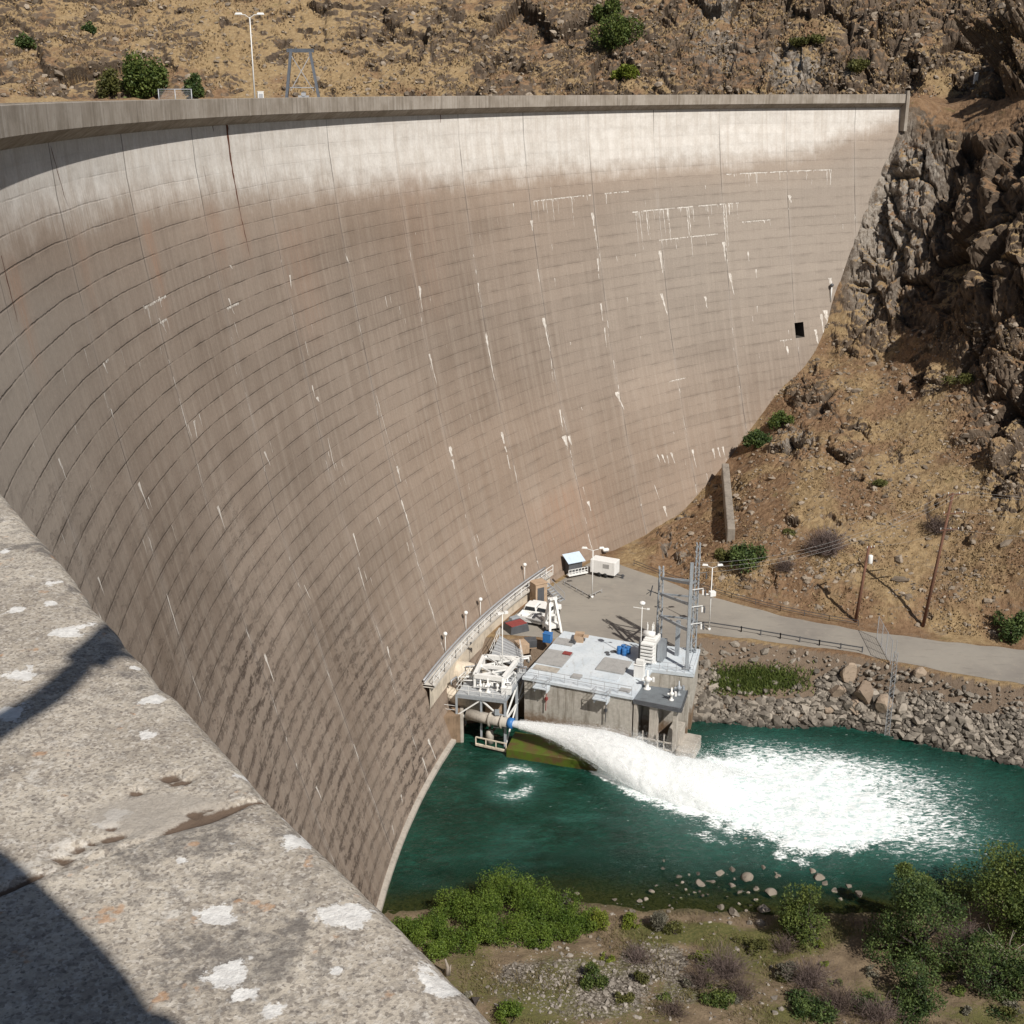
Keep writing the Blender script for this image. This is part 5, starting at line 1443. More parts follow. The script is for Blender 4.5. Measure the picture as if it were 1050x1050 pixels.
# ---- steel platform over the outlet valves, left of the powerhouse
ZP = -62.7
QA, QB, QC, QD = at(468, 711, ZP), at(518, 717, ZP), at(539, 687, ZP), at(484, 690, ZP)
def Q(u, v, z):                             # u along the river edge, v towards the back
    p = QA.lerp(QB, u).lerp(QD.lerp(QC, u), v); return (p.x, p.y, z)
QRZ = math.atan2(QB.y - QA.y, QB.x - QA.x)
sp_ = empty('steel_platform', Q(.5, .5, ZW), QRZ, 'grey steel framed platform on tall legs above the outlet valves', 'platform')
q = MB()
q.prism([Q(0, 0, 0)[:2], Q(1, 0, 0)[:2], Q(1, .5, 0)[:2], Q(0, .5, 0)[:2]], ZP - .09, ZP)
q.prism([Q(0, .5, 0)[:2], Q(.24, .5, 0)[:2], Q(.24, 1, 0)[:2], Q(0, 1, 0)[:2]], ZP - .09, ZP)
q.prism([Q(.8, .5, 0)[:2], Q(1, .5, 0)[:2], Q(1, 1, 0)[:2], Q(.8, 1, 0)[:2]], ZP - .09, ZP)
q.build('deck_grating', M_GRATE, sp_)
q = MB()
for v in (0, .48, 1): q.bar(Q(-.02, v, ZP - .3), Q(1.02, v, ZP - .3), .18, .38)
for u in (0, .25, .5, .75, 1): q.bar(Q(u, 0, ZP - .28), Q(u, 1, ZP - .28), .14, .3)
q.build('floor_beam', M_STEEL, sp_)
for u, v in ((0, 0), (1, 0), (.5, 0.02), (1, .55), (0, .55), (1, 1)):
    MB().bar(Q(u, v, ZW - (1.0 if v < .3 and u > .9 else -.6)), Q(u, v, ZP - .45), .3 if u > .9 else .24).build('column', M_STEEL, sp_)
q = MB()
ZL = ZW + 3.1
q.bar(Q(-.3, 0, ZL), Q(1, 0, ZL), .2, .26).bar(Q(1, 0, ZL), Q(1, 1, ZL), .16, .22).bar(Q(0, 0, ZL), Q(0, .6, ZL), .16, .22)
q.bar(Q(0, 0, ZL), Q(.5, .02, ZP - .5), .14).bar(Q(1, 0, ZL), Q(.5, .02, ZP - .5), .14).bar(Q(1, 0, ZL + .2), Q(1, .55, ZP - .5), .16).bar(Q(1, .55, ZL), Q(1, 1, ZP - .5), .16).bar(Q(1, 0.03, ZW), Q(1, .55, ZL), .14)
q.build('brace', M_WHITE, sp_)
q = MB()
def rail(mb, P, z, h=1.05, step=1.3, w=.045):
    for (p0, p1) in zip(P[:-1], P[1:]):
        a, b = Vector(p0), Vector(p1); n = max(1, int((b - a).length / step))
        for k in range(n + 1):
            c = a.lerp(b, k / n); mb.bar((c.x, c.y, c.z), (c.x, c.y, c.z + h), w)
        for f in (.5, 1.0): mb.bar((a.x, a.y, a.z + h * f), (b.x, b.y, b.z + h * f), w * .85)
rail(q, [Q(0, .9, ZP), Q(0, 0, ZP), Q(1, 0, ZP), Q(1, .5, ZP)], ZP)
rail(q, [Q(-.35, 0, ZL + .1), Q(0, 0, ZL + .1)], ZL)
q.build('railing', M_WHITE, sp_)
# heavy open box truss lying over the valve pit
ZB = ZP + 1.6
tf = empty('lifting_truss', Q(.55, .55, ZP), QRZ, 'heavy white open box truss lying across the steel platform', 'truss')
c4 = [Q(.28, .28, ZB), Q(.86, .22, ZB), Q(.88, .95, ZB), Q(.18, 1.15, ZB)]
q = MB()
for i in range(4): q.bar(c4[i], c4[(i + 1) % 4], .42, .5)
q.bar(Vector(c4[0]).lerp(Vector(c4[3]), .5), Vector(c4[1]).lerp(Vector(c4[2]), .5), .3, .36)
q.build('truss_frame', M_WHITE, tf)
q = MB()
for i, j in ((0, 1), (1, 0)):
    a, b = Vector(c4[0 + i]).lerp(Vector(c4[3 - i]), .03), Vector(c4[1 - i]).lerp(Vector(c4[2 + i]), .5)
m1, m2 = Vector(c4[0]).lerp(Vector(c4[3]), .5), Vector(c4[1]).lerp(Vector(c4[2]), .5)
q.bar(c4[0], m2, .16).bar(c4[1], m1, .16).bar(m1, c4[2], .16).bar(m2, c4[3], .16); q.build('diagonal', M_WHITE, tf)
q = MB()
for c in c4: MB().bar((c[0], c[1], ZP), c, .26).build('post', M_WHITE, tf)
pw_ = empty('pipework', Q(.5, .6, ZP), QRZ, 'maze of white pipes and rails crossing over the valve pit', 'pipework')
for i in range(44):
    u0, v0 = rg3.uniform(-.25, .9), rg3.uniform(.1, 1.25); z0 = ZP + rg3.uniform(-.1, 1.2); q = MB()
    if i % 2: P_ = [Q(u0, v0, z0), Q(min(1.0, u0 + rg3.uniform(.25, .6)), v0 + .03, z0), ]
    else: P_ = [Q(u0, v0, z0), Q(u0 + .04, v0 + rg3.uniform(.2, .55), z0)]
    e_ = P_[-1]; P_.append((e_[0] + .05, e_[1], e_[2] - .6)); P_.insert(0, (P_[0][0], P_[0][1] - .03, P_[0][2] - .5))
    q.tube(P_, rg3.choice([.05, .07, .11]), 6); q.build('pipe', M_WHITE if i % 3 else M_GALV, pw_, True)
# small machines on the grating
for i, (u, v, k, lab) in enumerate([(.42, .2, .55, 'small white actuator at the left of the grating'), (.58, .17, .7, 'largest white actuator in the middle of the grating edge'), (.74, .25, .5, 'white actuator between the truss and the right grating corner'), (.92, .3, .6, 'squat white actuator at the right corner of the grating'), (.5, .75, .7, 'white actuator standing inside the open truss')]):
    valve_unit(Q(u, v, ZP), lab, k * 1.3, M_WHITE, i * .8)
e = empty('steel_toolbox', Q(.95, .18, ZP), QRZ, 'white steel toolbox at the outer corner of the platform', 'toolbox')
MB().box((0, 0, .35), (1.1, .6, .7)).build('box_body', M_WHITE, e, local=True, bevel=.03); MB().box((0, 0, .74), (1.16, .66, .08)).build('lid', M_WHITE, e, local=True)

# ---- valves and pipes below
vp = empty('outlet_valve', NOZ, 0, 'steel outlet valve with a blue rim spouting the white jet', 'valve')
bk = Vector((-jd.x, -jd.y, 0))
def back(s, dz=0): return (NOZ.x + bk.x * s, NOZ.y + bk.y * s, NOZ.z + dz)
MB().tube([back(.5), back(3.2), back(5.5, .1)], [.55, .62, .62], 18).tube([back(1.2), back(1.35)], .8, 18).tube([back(2.6), back(2.8)], .82, 18).build('valve_pipe', M_CONC, vp, True)
q = MB(); q.tube([back(-.05), back(.55)], [.62, .6], 20); q.build('rim', M_BLUE, vp, True)
q = MB(); q.bar(back(.9, .75), back(2.4, .9), .12).bar(back(.9, -.75), back(2.4, -.9), .12).box(back(1.9, 1.0), (.5, .5, .5)).build('actuator', M_STEEL, vp)
# bulky penstock shells between the platform and the wall
def pipe(pts, r, mat, label, n=16, name='penstock'):
    o = MB().tube(pts, r, n).build(name, mat, None, True); return tag(o, label, 'pipe')
pipe([Q(-.55, 1.3, -62.6), Q(-.15, 1.15, -62.9), Q(.25, 1.05, -63.6)], [1.25, 1.25, 1.1], M_CREAM, 'fat cream penstock emerging from the dam below the walkway')
pipe([Q(-.5, .5, -63.6), Q(-.05, .45, -64.6), Q(.35, .4, -65.4)], [.85, .85, .7], M_CREAM, 'cream bypass pipe under the left end of the platform')
o = MB()
for k in range(6): o.tube([Q(.06 + .06 * k, .25 + .03 * k, -66.6 + .16 * (k % 3)), Q(.3 + .07 * k, .18, -66.1 + .12 * (k % 2)), Q(.55 + .06 * k, .25, -66.5)], .17, 8)
o = o.build('cable_bundle', M_CREAM, None, True); tag(o, 'tangle of pale pipes just above the water under the platform', 'pipes')
o = MB().box(Q(.62, .35, -65.3), (1.6, 1.6, 1.1), QRZ, .9).build('valve_block', M_TAN, None, bevel=.08); tag(o, 'tan valve body in the shade under the platform', 'valve body')
o = MB().lathe(Q(.66, .05, -68.6), [(.45, 0), (.45, 1.2), (.38, 1.5), (.2, 1.62)], 16).build('mooring_pile', M_CONC, None, True); tag(o, 'short rounded concrete pile at the water under the platform', 'pile')
# dark recess behind: chamber walls
ch = MB(); ch.prism([Q(-.75, .62, 0)[:2], Q(-.65, .5, 0)[:2], Q(1.05, .95, 0)[:2], Q(1.12, 1.35, 0)[:2], Q(-.9, 1.9, 0)[:2]], -71, -64.2)
o = ch.build('valve_chamber', M_PW, None); tag(o, 'stained concrete valve chamber behind the steel platform legs', 'chamber')
pr_ = empty('concrete_pier', at(462, 761, ZW), 0, 'brown concrete pier against the dam at the left end of the outlet works', 'pier')
a1, a2 = at(458, 762, ZW), at(474.5, 761, ZW)
d_ = (a2 - a1).normalized(); nrm = Vector((-d_.y, d_.x, 0))
poly = [a1 - d_ * .9, a2, a2 + nrm * 3.2 + d_ * .3, a1 + nrm * 3.2 - d_ * 3]
MB().prism([(p.x, p.y) for p in poly], -70.5, -65.2).build('pier_body', paint('brown_pier_concrete', (0.25, .175, .115), .92, .5, 0, .8), pr_)
MB().prism([(p.x, p.y) for p in [a2 - d_ * .25 - nrm * .06, a2 + d_ * .1 - nrm * .06, a2 + nrm * 3.1 + d_ * .4, a2 + nrm * 3.1 + d_ * .05]], -70.5, -65.1).build('pier_edge', M_CONC, pr_)
# mossy apron under the jet
MOSS = NT('mossy_apron', .8, .3); _p = MOSS.pos()
MOSS = MOSS.done(MOSS.mix(MOSS.rng(MOSS.noise(_p, .8, 6, .7), .36, .62), (0.10, .062, .026), (0.075, .115, .012)), MOSS.bump(MOSS.noise(_p, 3, 5, .7), .5, .1), .6)
c = [at(519, 768, -67.5), at(612, 783, -67.5), at(619, 765, -67.5), at(528, 750, -67.5)]
o = MB().prism([(p.x, p.y) for p in c], -70.5, -67.5).build('apron', MOSS, None, bevel=.06); tag(o, 'low mossy concrete apron under the start of the jet', 'apron')
fr = empty('float_rail', at(497, 765, ZW), QRZ, 'low white timber rail at the waterline under the platform', 'rail')
b0_, b1_ = at(488, 763, -68.1), at(519, 770, -68.1)
MB().bar(b0_, b1_, .25, .2).bar(b0_ + Vector((0, 0, .9)), b1_ + Vector((0, 0, .9)), .12).build('timber', M_CREAM, fr)
q = MB()
for k in range(4):
    c_ = b0_.lerp(b1_, k / 3); MB().bar(c_, c_ + Vector((0, 0, .9)), .12).build('post', M_CREAM, fr)

# ---- curved walkway along the foot of the dam
ZK = -60.2
M_PALEC = paint('bleached_concrete', (0.55, 0.52, 0.47), .9, .3, 0, .9)
wk = empty('curved_walkway', polpt(138, R_(57), ZK), 0, 'curved concrete walkway with steel railings hugging the foot of the dam', 'walkway')
wp_ = np.radians(np.arange(49.3, 64.6, .5))
o = ring_mesh('walkway_slab', [(139.6, ZK - .3), (137.75, ZK - .3), (137.75, ZK), (139.6, ZK)], wp_, M_PALEC, wk)
o = ring_mesh('support_wall', [(138.3, -71), (138.3, ZK - .3)], wp_, M_CREAM, wk)
q = MB()
rail(q, [polpt(137.82, a, ZK) for a in wp_[::3]], ZK, 1.1, 1.3, .07)
q.build('railing', M_WHITE, wk)
q = MB(); q.tube([polpt(139.0, a, ZK + .5 + .0 * a) for a in wp_], .12, 6); q.tube([polpt(138.9, a, ZK + .2) for a in wp_], .09, 6); q.build('conduit', M_GALV, wk, True)
# side stair down to the yard
A_ = Vector(polpt(137.7, R_(62.9), ZK)); B_ = A_ + Vector((2.6, -2.2, -2.0))
st = empty('metal_stair', (B_.x, B_.y, ZR), 0, 'short steel stair from the curved walkway down to the yard', 'stair')
q = MB(); dv = (B_ - A_); sd = Vector((dv.y, -dv.x, 0)).normalized() * -.55
for k in range(9):
    c_ = A_.lerp(B_, (k + .5) / 9); q.bar(c_ - sd, c_ + sd, .26, .05)
q.build('tread', M_GRATE, st)
for s_ in (-1, 1):
    q = MB(); q.bar(A_ + sd * s_, B_ + sd * s_, .07, .26); q.build('stringer', M_GALV, st)
    q = MB(); q.bar(A_ + sd * s_ + Vector((0, 0, 1)), B_ + sd * s_ + Vector((0, 0, 1)), .05)
    for f in (0, .5, 1):
        c_ = A_.lerp(B_, f) + sd * s_; q.bar(c_, c_ + Vector((0, 0, 1)), .05)
    q.build('handrail', M_GALV, st)
# globe lights on the wall side
gl0 = None
for i, (x, y) in enumerate([(457, 681), (478, 656), (493, 639), (538, 608)]):
    best = min(np.arange(49, 65, .05), key=lambda a: abs(px(*polpt(139.15, R_(a), ZK))[0] - x))
    p = polpt(139.15, R_(best), ZK)
    if gl0 is None:
        gl0 = empty('globe_light', p, 0, 'globe light on a short white post along the curved walkway', 'light', 'globe lights along the walkway')
        MB().tube([(0, 0, 0), (0, 0, 2.5)], .045, 6).build('post', M_WHITE, gl0, True, local=True)
        MB().lathe((0, 0, 2.45), [(.05, 0), (.2, .12), (.26, .28), (.2, .44), (.03, .52)], 12).build('globe', M_WHITE, gl0, True, local=True)
    else: dup(gl0, p)
# tall pole on the platform
p = Q(.7, .62, ZP); lp = empty('flood_light_mast', p, 0, 'tall thin white light mast rising from the steel platform', 'light mast')
MB().tube([p, (p[0], p[1], ZP + 8.2)], .075, 8, .05).build('pole', M_WHITE, lp, True)
MB().box((p[0], p[1], ZP + 8.3), (1.1, .16, .16), .4).box((p[0] + .4, p[1] + .15, ZP + 8.35), (.4, .35, .25), .4).box((p[0] - .4, p[1] - .15, ZP + 8.35), (.4, .35, .25), .4).build('lamp_head', M_WHITE, lp)
# grating walkway between platform, wall and roof
bt = empty('access_grating', at(510, 668, -61.4), 0, 'grey grating catwalk linking the curved walkway with the powerhouse roof', 'catwalk')
g1, g2, g3, g4 = at(502, 675, -61.4), at(537, 684, -61.4), at(533, 664, -61.4), at(512, 652, -61.4)
MB().prism([(p.x, p.y) for p in (g1, g2, g3, g4)], -61.5, -61.4).build('grating', M_GRATE, bt)
q = MB()
for k in range(9):
    a_, b_ = g1.lerp(g4, k / 8), g2.lerp(g3, k / 8); q.bar(a_ + Vector((0, 0, .03)), b_ + Vector((0, 0, .03)), .12, .06)
q.build('bearer', M_GALV, bt)
q = MB(); rail(q, [g1, g2, g3], 0); rail(q, [g4, g1], 0); q.build('railing', M_WHITE, bt)
q = MB(); rail(q, [at(508, 650, -61.4), at(520, 655, -61.4)], 0)
# junk and crates beside the roof
for (x, y, s, rz, mat, lab) in [(535, 668, (1.3, 1.6, 1.1), .4, M_TAN, 'tan plywood crate leaning by the catwalk end'), (544, 663, (1.4, 1.2, .9), .1, M_DKSTEEL, 'dark crate between the plywood crate and the blue crate')]:
    e = empty('equipment_crate', at(x, y, ZR + .02), rz, lab, 'crate')
    MB().box((0, 0, s[2] / 2 + .12), s).build('crate_body', mat, e, local=True, bevel=.03)
    MB().box((0, -s[1] / 2 + .1, .06), (s[0], .15, .12)).box((0, s[1] / 2 - .1, .06), (s[0], .15, .12)).build('skid', M_TAN, e, local=True)
# ================================================================== YARD, ROADSIDE, SLOPE
def pole_lamp(x, y, h, label, arm=1.1, box=False, z=ZR):
    p = at(x, y, z); e = empty('yard_lamp', p, 0, label, 'lamp post')
    MB().tube([p, (p.x, p.y, z + h)], .085, 8, .055).lathe((p.x, p.y, z), [(.2, 0), (.2, .25), (.1, .3)], 10).build('pole', M_WHITE, e, True)
    MB().tube([(p.x - arm, p.y, z + h + .35), (p.x, p.y, z + h), (p.x + arm, p.y, z + h + .3)], .035, 6).build('bracket', M_WHITE, e, True)
    for s in (-1, 1): MB().box((p.x + s * arm, p.y, z + h + .4), (.75, .34, .2), .2 * s, .75).build('lamp_head', M_WHITE, e, bevel=.03)
    if box:
        MB().box((p.x + .12, p.y - .12, z + 4.9), (.75, .6, .6), .3).box((p.x - .5, p.y - .1, z + 4.8), (.6, .3, .12)).build('meter_box', M_WHITE, e, bevel=.03)
    return e
pole_lamp(607, 613, 6.6, 'double-headed lamp post standing in the middle of the yard')
pole_lamp(727, 646, 8.2, 'lamp post with a white box halfway up beside the guardrail', .9, True)

def vehicle(p, rz, label, flat=False):
    e = empty('pickup_truck', p, rz, label, 'pickup')
    b = MB()                                # x forward; 5.4 long, 1.95 wide
    b.box((1.85, 0, .82), (1.7, 1.88, .62), 0, .96).box((-.0, 0, .72), (2.1, 1.95, .75)).box((-1.95, 0, .55), (1.9, 1.9, .3))
    b.build('body', M_WHITE, e, local=True, bevel=.07)
    c = MB(); c.box((.05, 0, 1.42), (2.0, 1.78, .72), 0, .80); c.build('cab', M_WHITE, e, local=True, bevel=.09)
    g = MB(); g.box((.93, 0, 1.40), (.32, 1.5, .46), 0, .78, (-.18, 0)); g.build('windscreen', M_GLASS, e, local=True)
    g = MB(); g.box((-.86, 0, 1.42), (.22, 1.45, .42), 0, .8, (.1, 0)); g.build('rear_window', M_GLASS, e, local=True)
    for s in (-1, 1): MB().box((.05, s * .84, 1.40), (1.4, .10, .42), 0, .85, (0, -s * .06)).build('side_window', M_GLASS, e, local=True)
    bd = MB()
    if flat: bd.box((-1.95, 0, .98), (2.4, 2.1, .14)).build('flat_bed', M_TAUPE, e, local=True)
    else:
        for s in (-1, 1): bd.box((-1.95, s * .92, .95), (1.95, .09, .5))
        bd.box((-2.9, 0, .95), (.09, 1.9, .5)); bd.build('bed', M_WHITE, e, local=True, bevel=.03)
    for x in (-1.75, 1.75):
        for s in (-1, 1):
            wv = MB(); wv.tube([(x, s * .78, .39), (x, s * 1.0, .39)], .39, 16); wo = wv.build('wheel', M_BLACK, e, True, local=True)
            h = MB(); h.tube([(x, s * .99, .39), (x, s * 1.015, .39)], .2, 12); h.build('rim', M_GALV, wo, True, local=True)
    for s in (-1, 1): MB().box((2.72, s * .7, .85), (.05, .35, .18)).build('headlight', M_GLASS, e, local=True)
    return e
vehicle(at(546, 632, ZR), R_(68), 'white pickup parked close to the curved walkway wall')
vehicle(at(559, 634, ZR), R_(60), 'white flatbed truck with a bare grey bed parked beside the pickup', True)
# white mobile hoist
p = at(566, 647, ZR); e = empty('mobile_hoist', p, R_(20), 'white A-frame hoist standing at the back left corner of the roof', 'hoist')
q = MB()
for s in (-1, 1): q.bar((s * .75, .8, .2), (s * .35, 0, 4.3), .3).bar((s * .75, -1.2, .2), (s * .35, 0, 4.3), .26)
q.build('mast', M_WHITE, e, local=True)
MB().bar((-.6, 0, 4.3), (.6, 0, 4.3), .3).bar((0, 0, 4.4), (-.8, -1.5, 4.9), .26).bar((-.55, -.2, 2.2), (.55, -.2, 2.2), .2).build('boom', M_WHITE, e, local=True)
MB().box((0, .9, .7), (1.8, 2.6, .5)).box((0, 1.5, 1.2), (1.3, .9, .6)).build('chassis', M_WHITE, e, local=True, bevel=.05)
for s in (-1, 1):
    for y in (0, 1.8): MB().tube([(s * .75, y, .35), (s * .98, y, .35)], .35, 14).build('wheel', M_BLACK, e, True, local=True)
# red and blue covered pile
e = empty('covered_pile', at(529, 646, ZR), .5, 'stacked material under a dull red sheet beside the pickup', 'pile')
MB().box((0, 0, .5), (2.6, 2.2, 1.0), 0, .9).build('stack', M_DKSTEEL, e, local=True, bevel=.05)
MB().box((-.1, -.2, 1.04), (2.3, 1.5, .1), .1).build('red_sheet', M_RED, e, local=True, bevel=.03)
MB().box((.5, 1.3, .75), (1.4, .8, .9), .2, .85).build('blue_sheet', M_STEEL, e, local=True, bevel=.05)
# booth
e = empty('storage_booth', at(552, 619, ZR), R_(30), 'tall tan storage booth below the walkway beside the stair', 'booth')
MB().box((0, 0, 1.5), (1.7, 1.5, 3.0)).box((0, 0, 3.06), (1.9, 1.7, .12)).build('booth_wall', M_TAN, e, local=True, bevel=.02)
MB().box((-.1, -.76, 1.35), (1.0, .02, 2.3)).build('door', M_DKSTEEL, e, local=True)
# solar shed
e = empty('solar_shed', at(588, 586, ZR + .4), R_(28), 'small dark shed with a pale blue sloping panel roof at the end of the walkway', 'shed')
MB().box((0, 0, .85), (2.1, 1.1, 1.7)).build('shed_wall', M_DKSTEEL, e, local=True)
MB().add([(-1.35, -.9, 1.6), (1.35, -.9, 1.6), (1.35, .8, 2.4), (-1.35, .8, 2.4), (-1.35, -.9, 1.68), (1.35, -.9, 1.68), (1.35, .8, 2.48), (-1.35, .8, 2.48)], [(3, 2, 1, 0), (4, 5, 6, 7), (0, 1, 5, 4), (1, 2, 6, 5), (2, 3, 7, 6), (3, 0, 4, 7)]).build('panel_roof', paint('pale_blue_panel', (0.55, .66, .78), .35, .15), e, local=True)
q = MB(); rail(q, [(-1.4, -1.1, 0), (1.6, -1.1, 0)], 0, .8, .5, .07); q.box((0, -1.0, .05), (3.0, .8, .1)); q.build('front_rail', M_WHITE, e, local=True)
# trailer
e = empty('cargo_trailer', at(620, 590, ZR), R_(-26), 'white box trailer parked at the back of the yard', 'trailer')
MB().box((0, 0, 1.45), (3.6, 1.8, 1.9)).build('box_body', M_WHITE, e, local=True, bevel=.06)
MB().box((.5, -.91, 1.7), (.9, .02, .6)).build('vent_panel', M_TAUPE, e, local=True)
MB().box((0, 0, .42), (3.4, 1.4, .16)).bar((1.7, 0, .42), (2.9, 0, .42), .12).box((2.6, 0, .3), (.25, .25, .55)).build('drawbar', M_DKSTEEL, e, local=True)
for x in (-.5, .4):
    for s in (-1, 1): MB().tube([(x, s * .68, .35), (x, s * .9, .35)], .35, 14).build('wheel', M_BLACK, e, True, local=True)
# white boulder-like box at the foot of the wall
e = empty('white_tank', at(621, 566, ZR + .2), .3, 'small white tank lying at the foot of the dam behind the trailer', 'tank')
MB().tube([(-.45, 0, .3), (-.35, 0, .32), (.35, 0, .32), (.45, 0, .3)], [.18, .28, .28, .18], 14).build('tank_shell', M_WHITE, e, True, local=True); MB().box((0, 0, .1), (.6, .4, .2)).build('cradle', M_DKSTEEL, e, local=True)
# chain fence edging in the yard
def post_chain(P, label, name, h=.75, mat=None, n_step=1.6, rail_z=(.4, .7), pr=.05):
    a = Vector(P[0]); e = empty(name, a, 0, label, 'barrier')
    q, r = MB(), MB()
    for p0, p1 in zip(P[:-1], P[1:]):
        a, b = Vector(p0), Vector(p1); n = max(1, int((b - a).length / n_step))
        for k in range(n + 1):
            c = a.lerp(b, k / n); q.bar(c, (c.x, c.y, c.z + h), pr * 2)
        for z in rail_z: r.bar((a.x, a.y, a.z + z), (b.x, b.y, b.z + z), pr * 1.2, pr * 2.2)
    q.build('posts', mat or M_DKSTEEL, e); r.build('rail', mat or M_DKSTEEL, e)
    return e
post_chain([at(579, 600, ZR), at(604, 614, ZR), at(617, 608, ZR)], 'low chain barrier in a corner round the yard lamp post', 'chain_barrier', .6, M_TAUPE, 1.3, (.45,), .05)
post_chain([at(x, y, ZR) for x, y in [(708, 642), (727, 643), (760, 648), (800, 655), (840, 662), (884, 669)]], 'dark low guardrail on posts along the river side of the road', 'guardrail', .75, M_DKSTEEL, 2.0, (.62,), .06)
post_chain([at(x, y, ZR) for x, y in [(650, 580), (680, 592), (705, 600), (750, 614), (800, 627), (850, 637), (880, 642)]], 'dark pipe fence along the hill side of the road', 'pipe_fence', .8, M_DKSTEEL, 3.0, (.4, .75), .03)
# chain-link fence across the road with a gate, and its tall mast on the bank
fe = empty('road_gate', at(906, 665, ZR), 0, 'tall chain-link gate across the road at the lattice mast', 'gate')
ga, gb = at(899, 655, ZR), at(913, 681, ZR)
q = MB()
for f in (0, .33, .66, 1): c = ga.lerp(gb, f); q.tube([c, (c.x, c.y, ZR + 3.0)], .05, 6)
for z in (.2, 2.9): q.bar((ga.x, ga.y, ZR + z), (gb.x, gb.y, ZR + z), .05)
q.build('gate_frame', M_GALV, fe)
q = MB(); n = 46
for k in range(0, n, 3):
    c = ga.lerp(gb, k / n); q.bar((c.x, c.y, ZR + .2), (c.x, c.y, ZR + 2.9), .012)
for k in range(0, 18, 3): z = ZR + .2 + k * .155; q.bar((ga.x, ga.y, z), (gb.x, gb.y, z), .012)
q.build('mesh_panel', M_GALV, fe)
mp_ = atY(910, 748, 123.5); mp_ = Vector((mp_.x, mp_.y, ZW + .6)); mt = empty('gauge_mast', mp_, 0, 'thin grey lattice gauge mast rising from the riprap to the road', 'mast')
q = MB(); H = 10.2
for i, j in ((-.25, 0), (.25, 0), (0, .4)): q.bar((mp_.x + i, mp_.y + j, mp_.z), (mp_.x + i, mp_.y + j, mp_.z + H), .05)
for k in range(20): z = mp_.z + k * H / 20; q.bar((mp_.x - .25, mp_.y, z), (mp_.x + .25, mp_.y, z + H / 20), .03).bar((mp_.x + .25, mp_.y, z), (mp_.x, mp_.y + .4, z + H / 20), .03)
q.build('lattice', M_GALV, mt); MB().tube([(mp_.x, mp_.y, mp_.z + H), (mp_.x, mp_.y, mp_.z + H + 1.5)], .03, 6).build('tip', M_GALV, mt)
# utility poles and their wires
M_WOOD = paint('creosoted_wood', (0.17, 0.085, 0.055), .9, .4, 0, 1.0)
def util_pole(x, y, xt, h, label, arms, transformer=False):
    hp, _n = hill_hit(x, y); p = hp if hp else at(x, y, ZR)
    dx = (xt - x) * (p.y / F) * 1.0 + .0
    top = Vector((p.x + dx, p.y, p.z + h)); e = empty('utility_pole', p, 0, label, 'utility pole')
    MB().tube([p - Vector((0, 0, .5)), top], .22, 10, .15).build('pole', M_WOOD, e, True)
    tips = []
    for f, w in arms:
        c = p.lerp(top, f); q = MB(); q.bar((c.x - w * .25, c.y - .15, c.z), (c.x + w * .75, c.y + .3, c.z + .05), .12, .14)
        ao = q.build('crossarm', M_WOOD, e)
        for s in (-.22, .3, .7):
            qq = (c.x + w * s, c.y - .1 + .3 * s, c.z + .08); ii = MB(); ii.lathe(qq, [(.03, 0), (.06, .06), (.04, .12), (.06, .18), (.02, .26)], 8); ii.build('insulator', M_WHITE, ao, True); tips.append(Vector(qq) + Vector((0, 0, .26)))
    if transformer:
        c = p.lerp(top, .84); MB().lathe((c.x + .42, c.y - .1, c.z - .6), [(.28, 0), (.3, .05), (.3, .95), (.26, 1.02), (.08, 1.1)], 14).build('pole_transformer', M_WHITE, e, True)
    return tips, top
t1, top1 = util_pole(946, 642, 962, 17.2, 'tallest brown wooden utility pole with several crossarms at the hill road', [(.99, 2.6), (.85, 2.6), (.73, 2.4)])
t2, top2 = util_pole(877, 637, 884, 10.0, 'shorter wooden utility pole with a white canister transformer', [(.97, 1.0)], True)
def wire(a, b, sag, label, group):
    a, b = Vector(a), Vector(b); P = []
    for k in range(25):
        f = k / 24; c = a.lerp(b, f); c.z -= sag * 4 * f * (1 - f); P.append(c)
    return tag(MB().tube(P, .011, 4).build('power_wire', M_TAUPE), label, 'wire', group)
TAp = Vector(TB)
for i, k in enumerate((0, 1, 2)): wire((TB[0], TB[1], zB - .6 * i), t1[k], 2.2, 'thin power wire slung between the steel tower and the tallest pole', 'wires to the steel tower')
for k in (0, 2, 4, 6): wire(t1[k], t1[k] + Vector((55, -18, 6)), 2.0, 'thin power wire leaving the tallest pole along the road', 'wires along the road')
wire(t1[7], t2[1], .6, 'single thin wire between the two wooden poles', None)
# gauge post on the abutment bench, and one on the dam contact
hp, _n = hill_hit(1000, 86)
if hp:
    e = empty('marker_post', hp, 0, 'short white marker post on the dirt bench beyond the dam end', 'post'); MB().box((hp.x, hp.y, hp.z + .9), (.7, .5, 1.9)).build('post_body', M_WHITE, e, bevel=.05); MB().box((hp.x, hp.y, hp.z + 1.9), (.85, .6, .14)).build('cap', M_WHITE, e)
h_ = face_hit(851, 297)
if h_:
    p = polpt(face_r(h_[1]) - .4, h_[0], h_[1] - 2.0); e = empty('contact_lamp', p, 0, 'slim white post with a dark lamp at the dam and rock contact', 'lamp')
    MB().tube([p, (p[0], p[1], p[2] + 2.6)], .11, 8).build('post', M_WHITE, e, True); MB().lathe((p[0], p[1], p[2] + 2.55), [(.05, 0), (.3, .1), (.33, .4), (.1, .55)], 12).build('lamp_head', M_DKSTEEL, e, True)
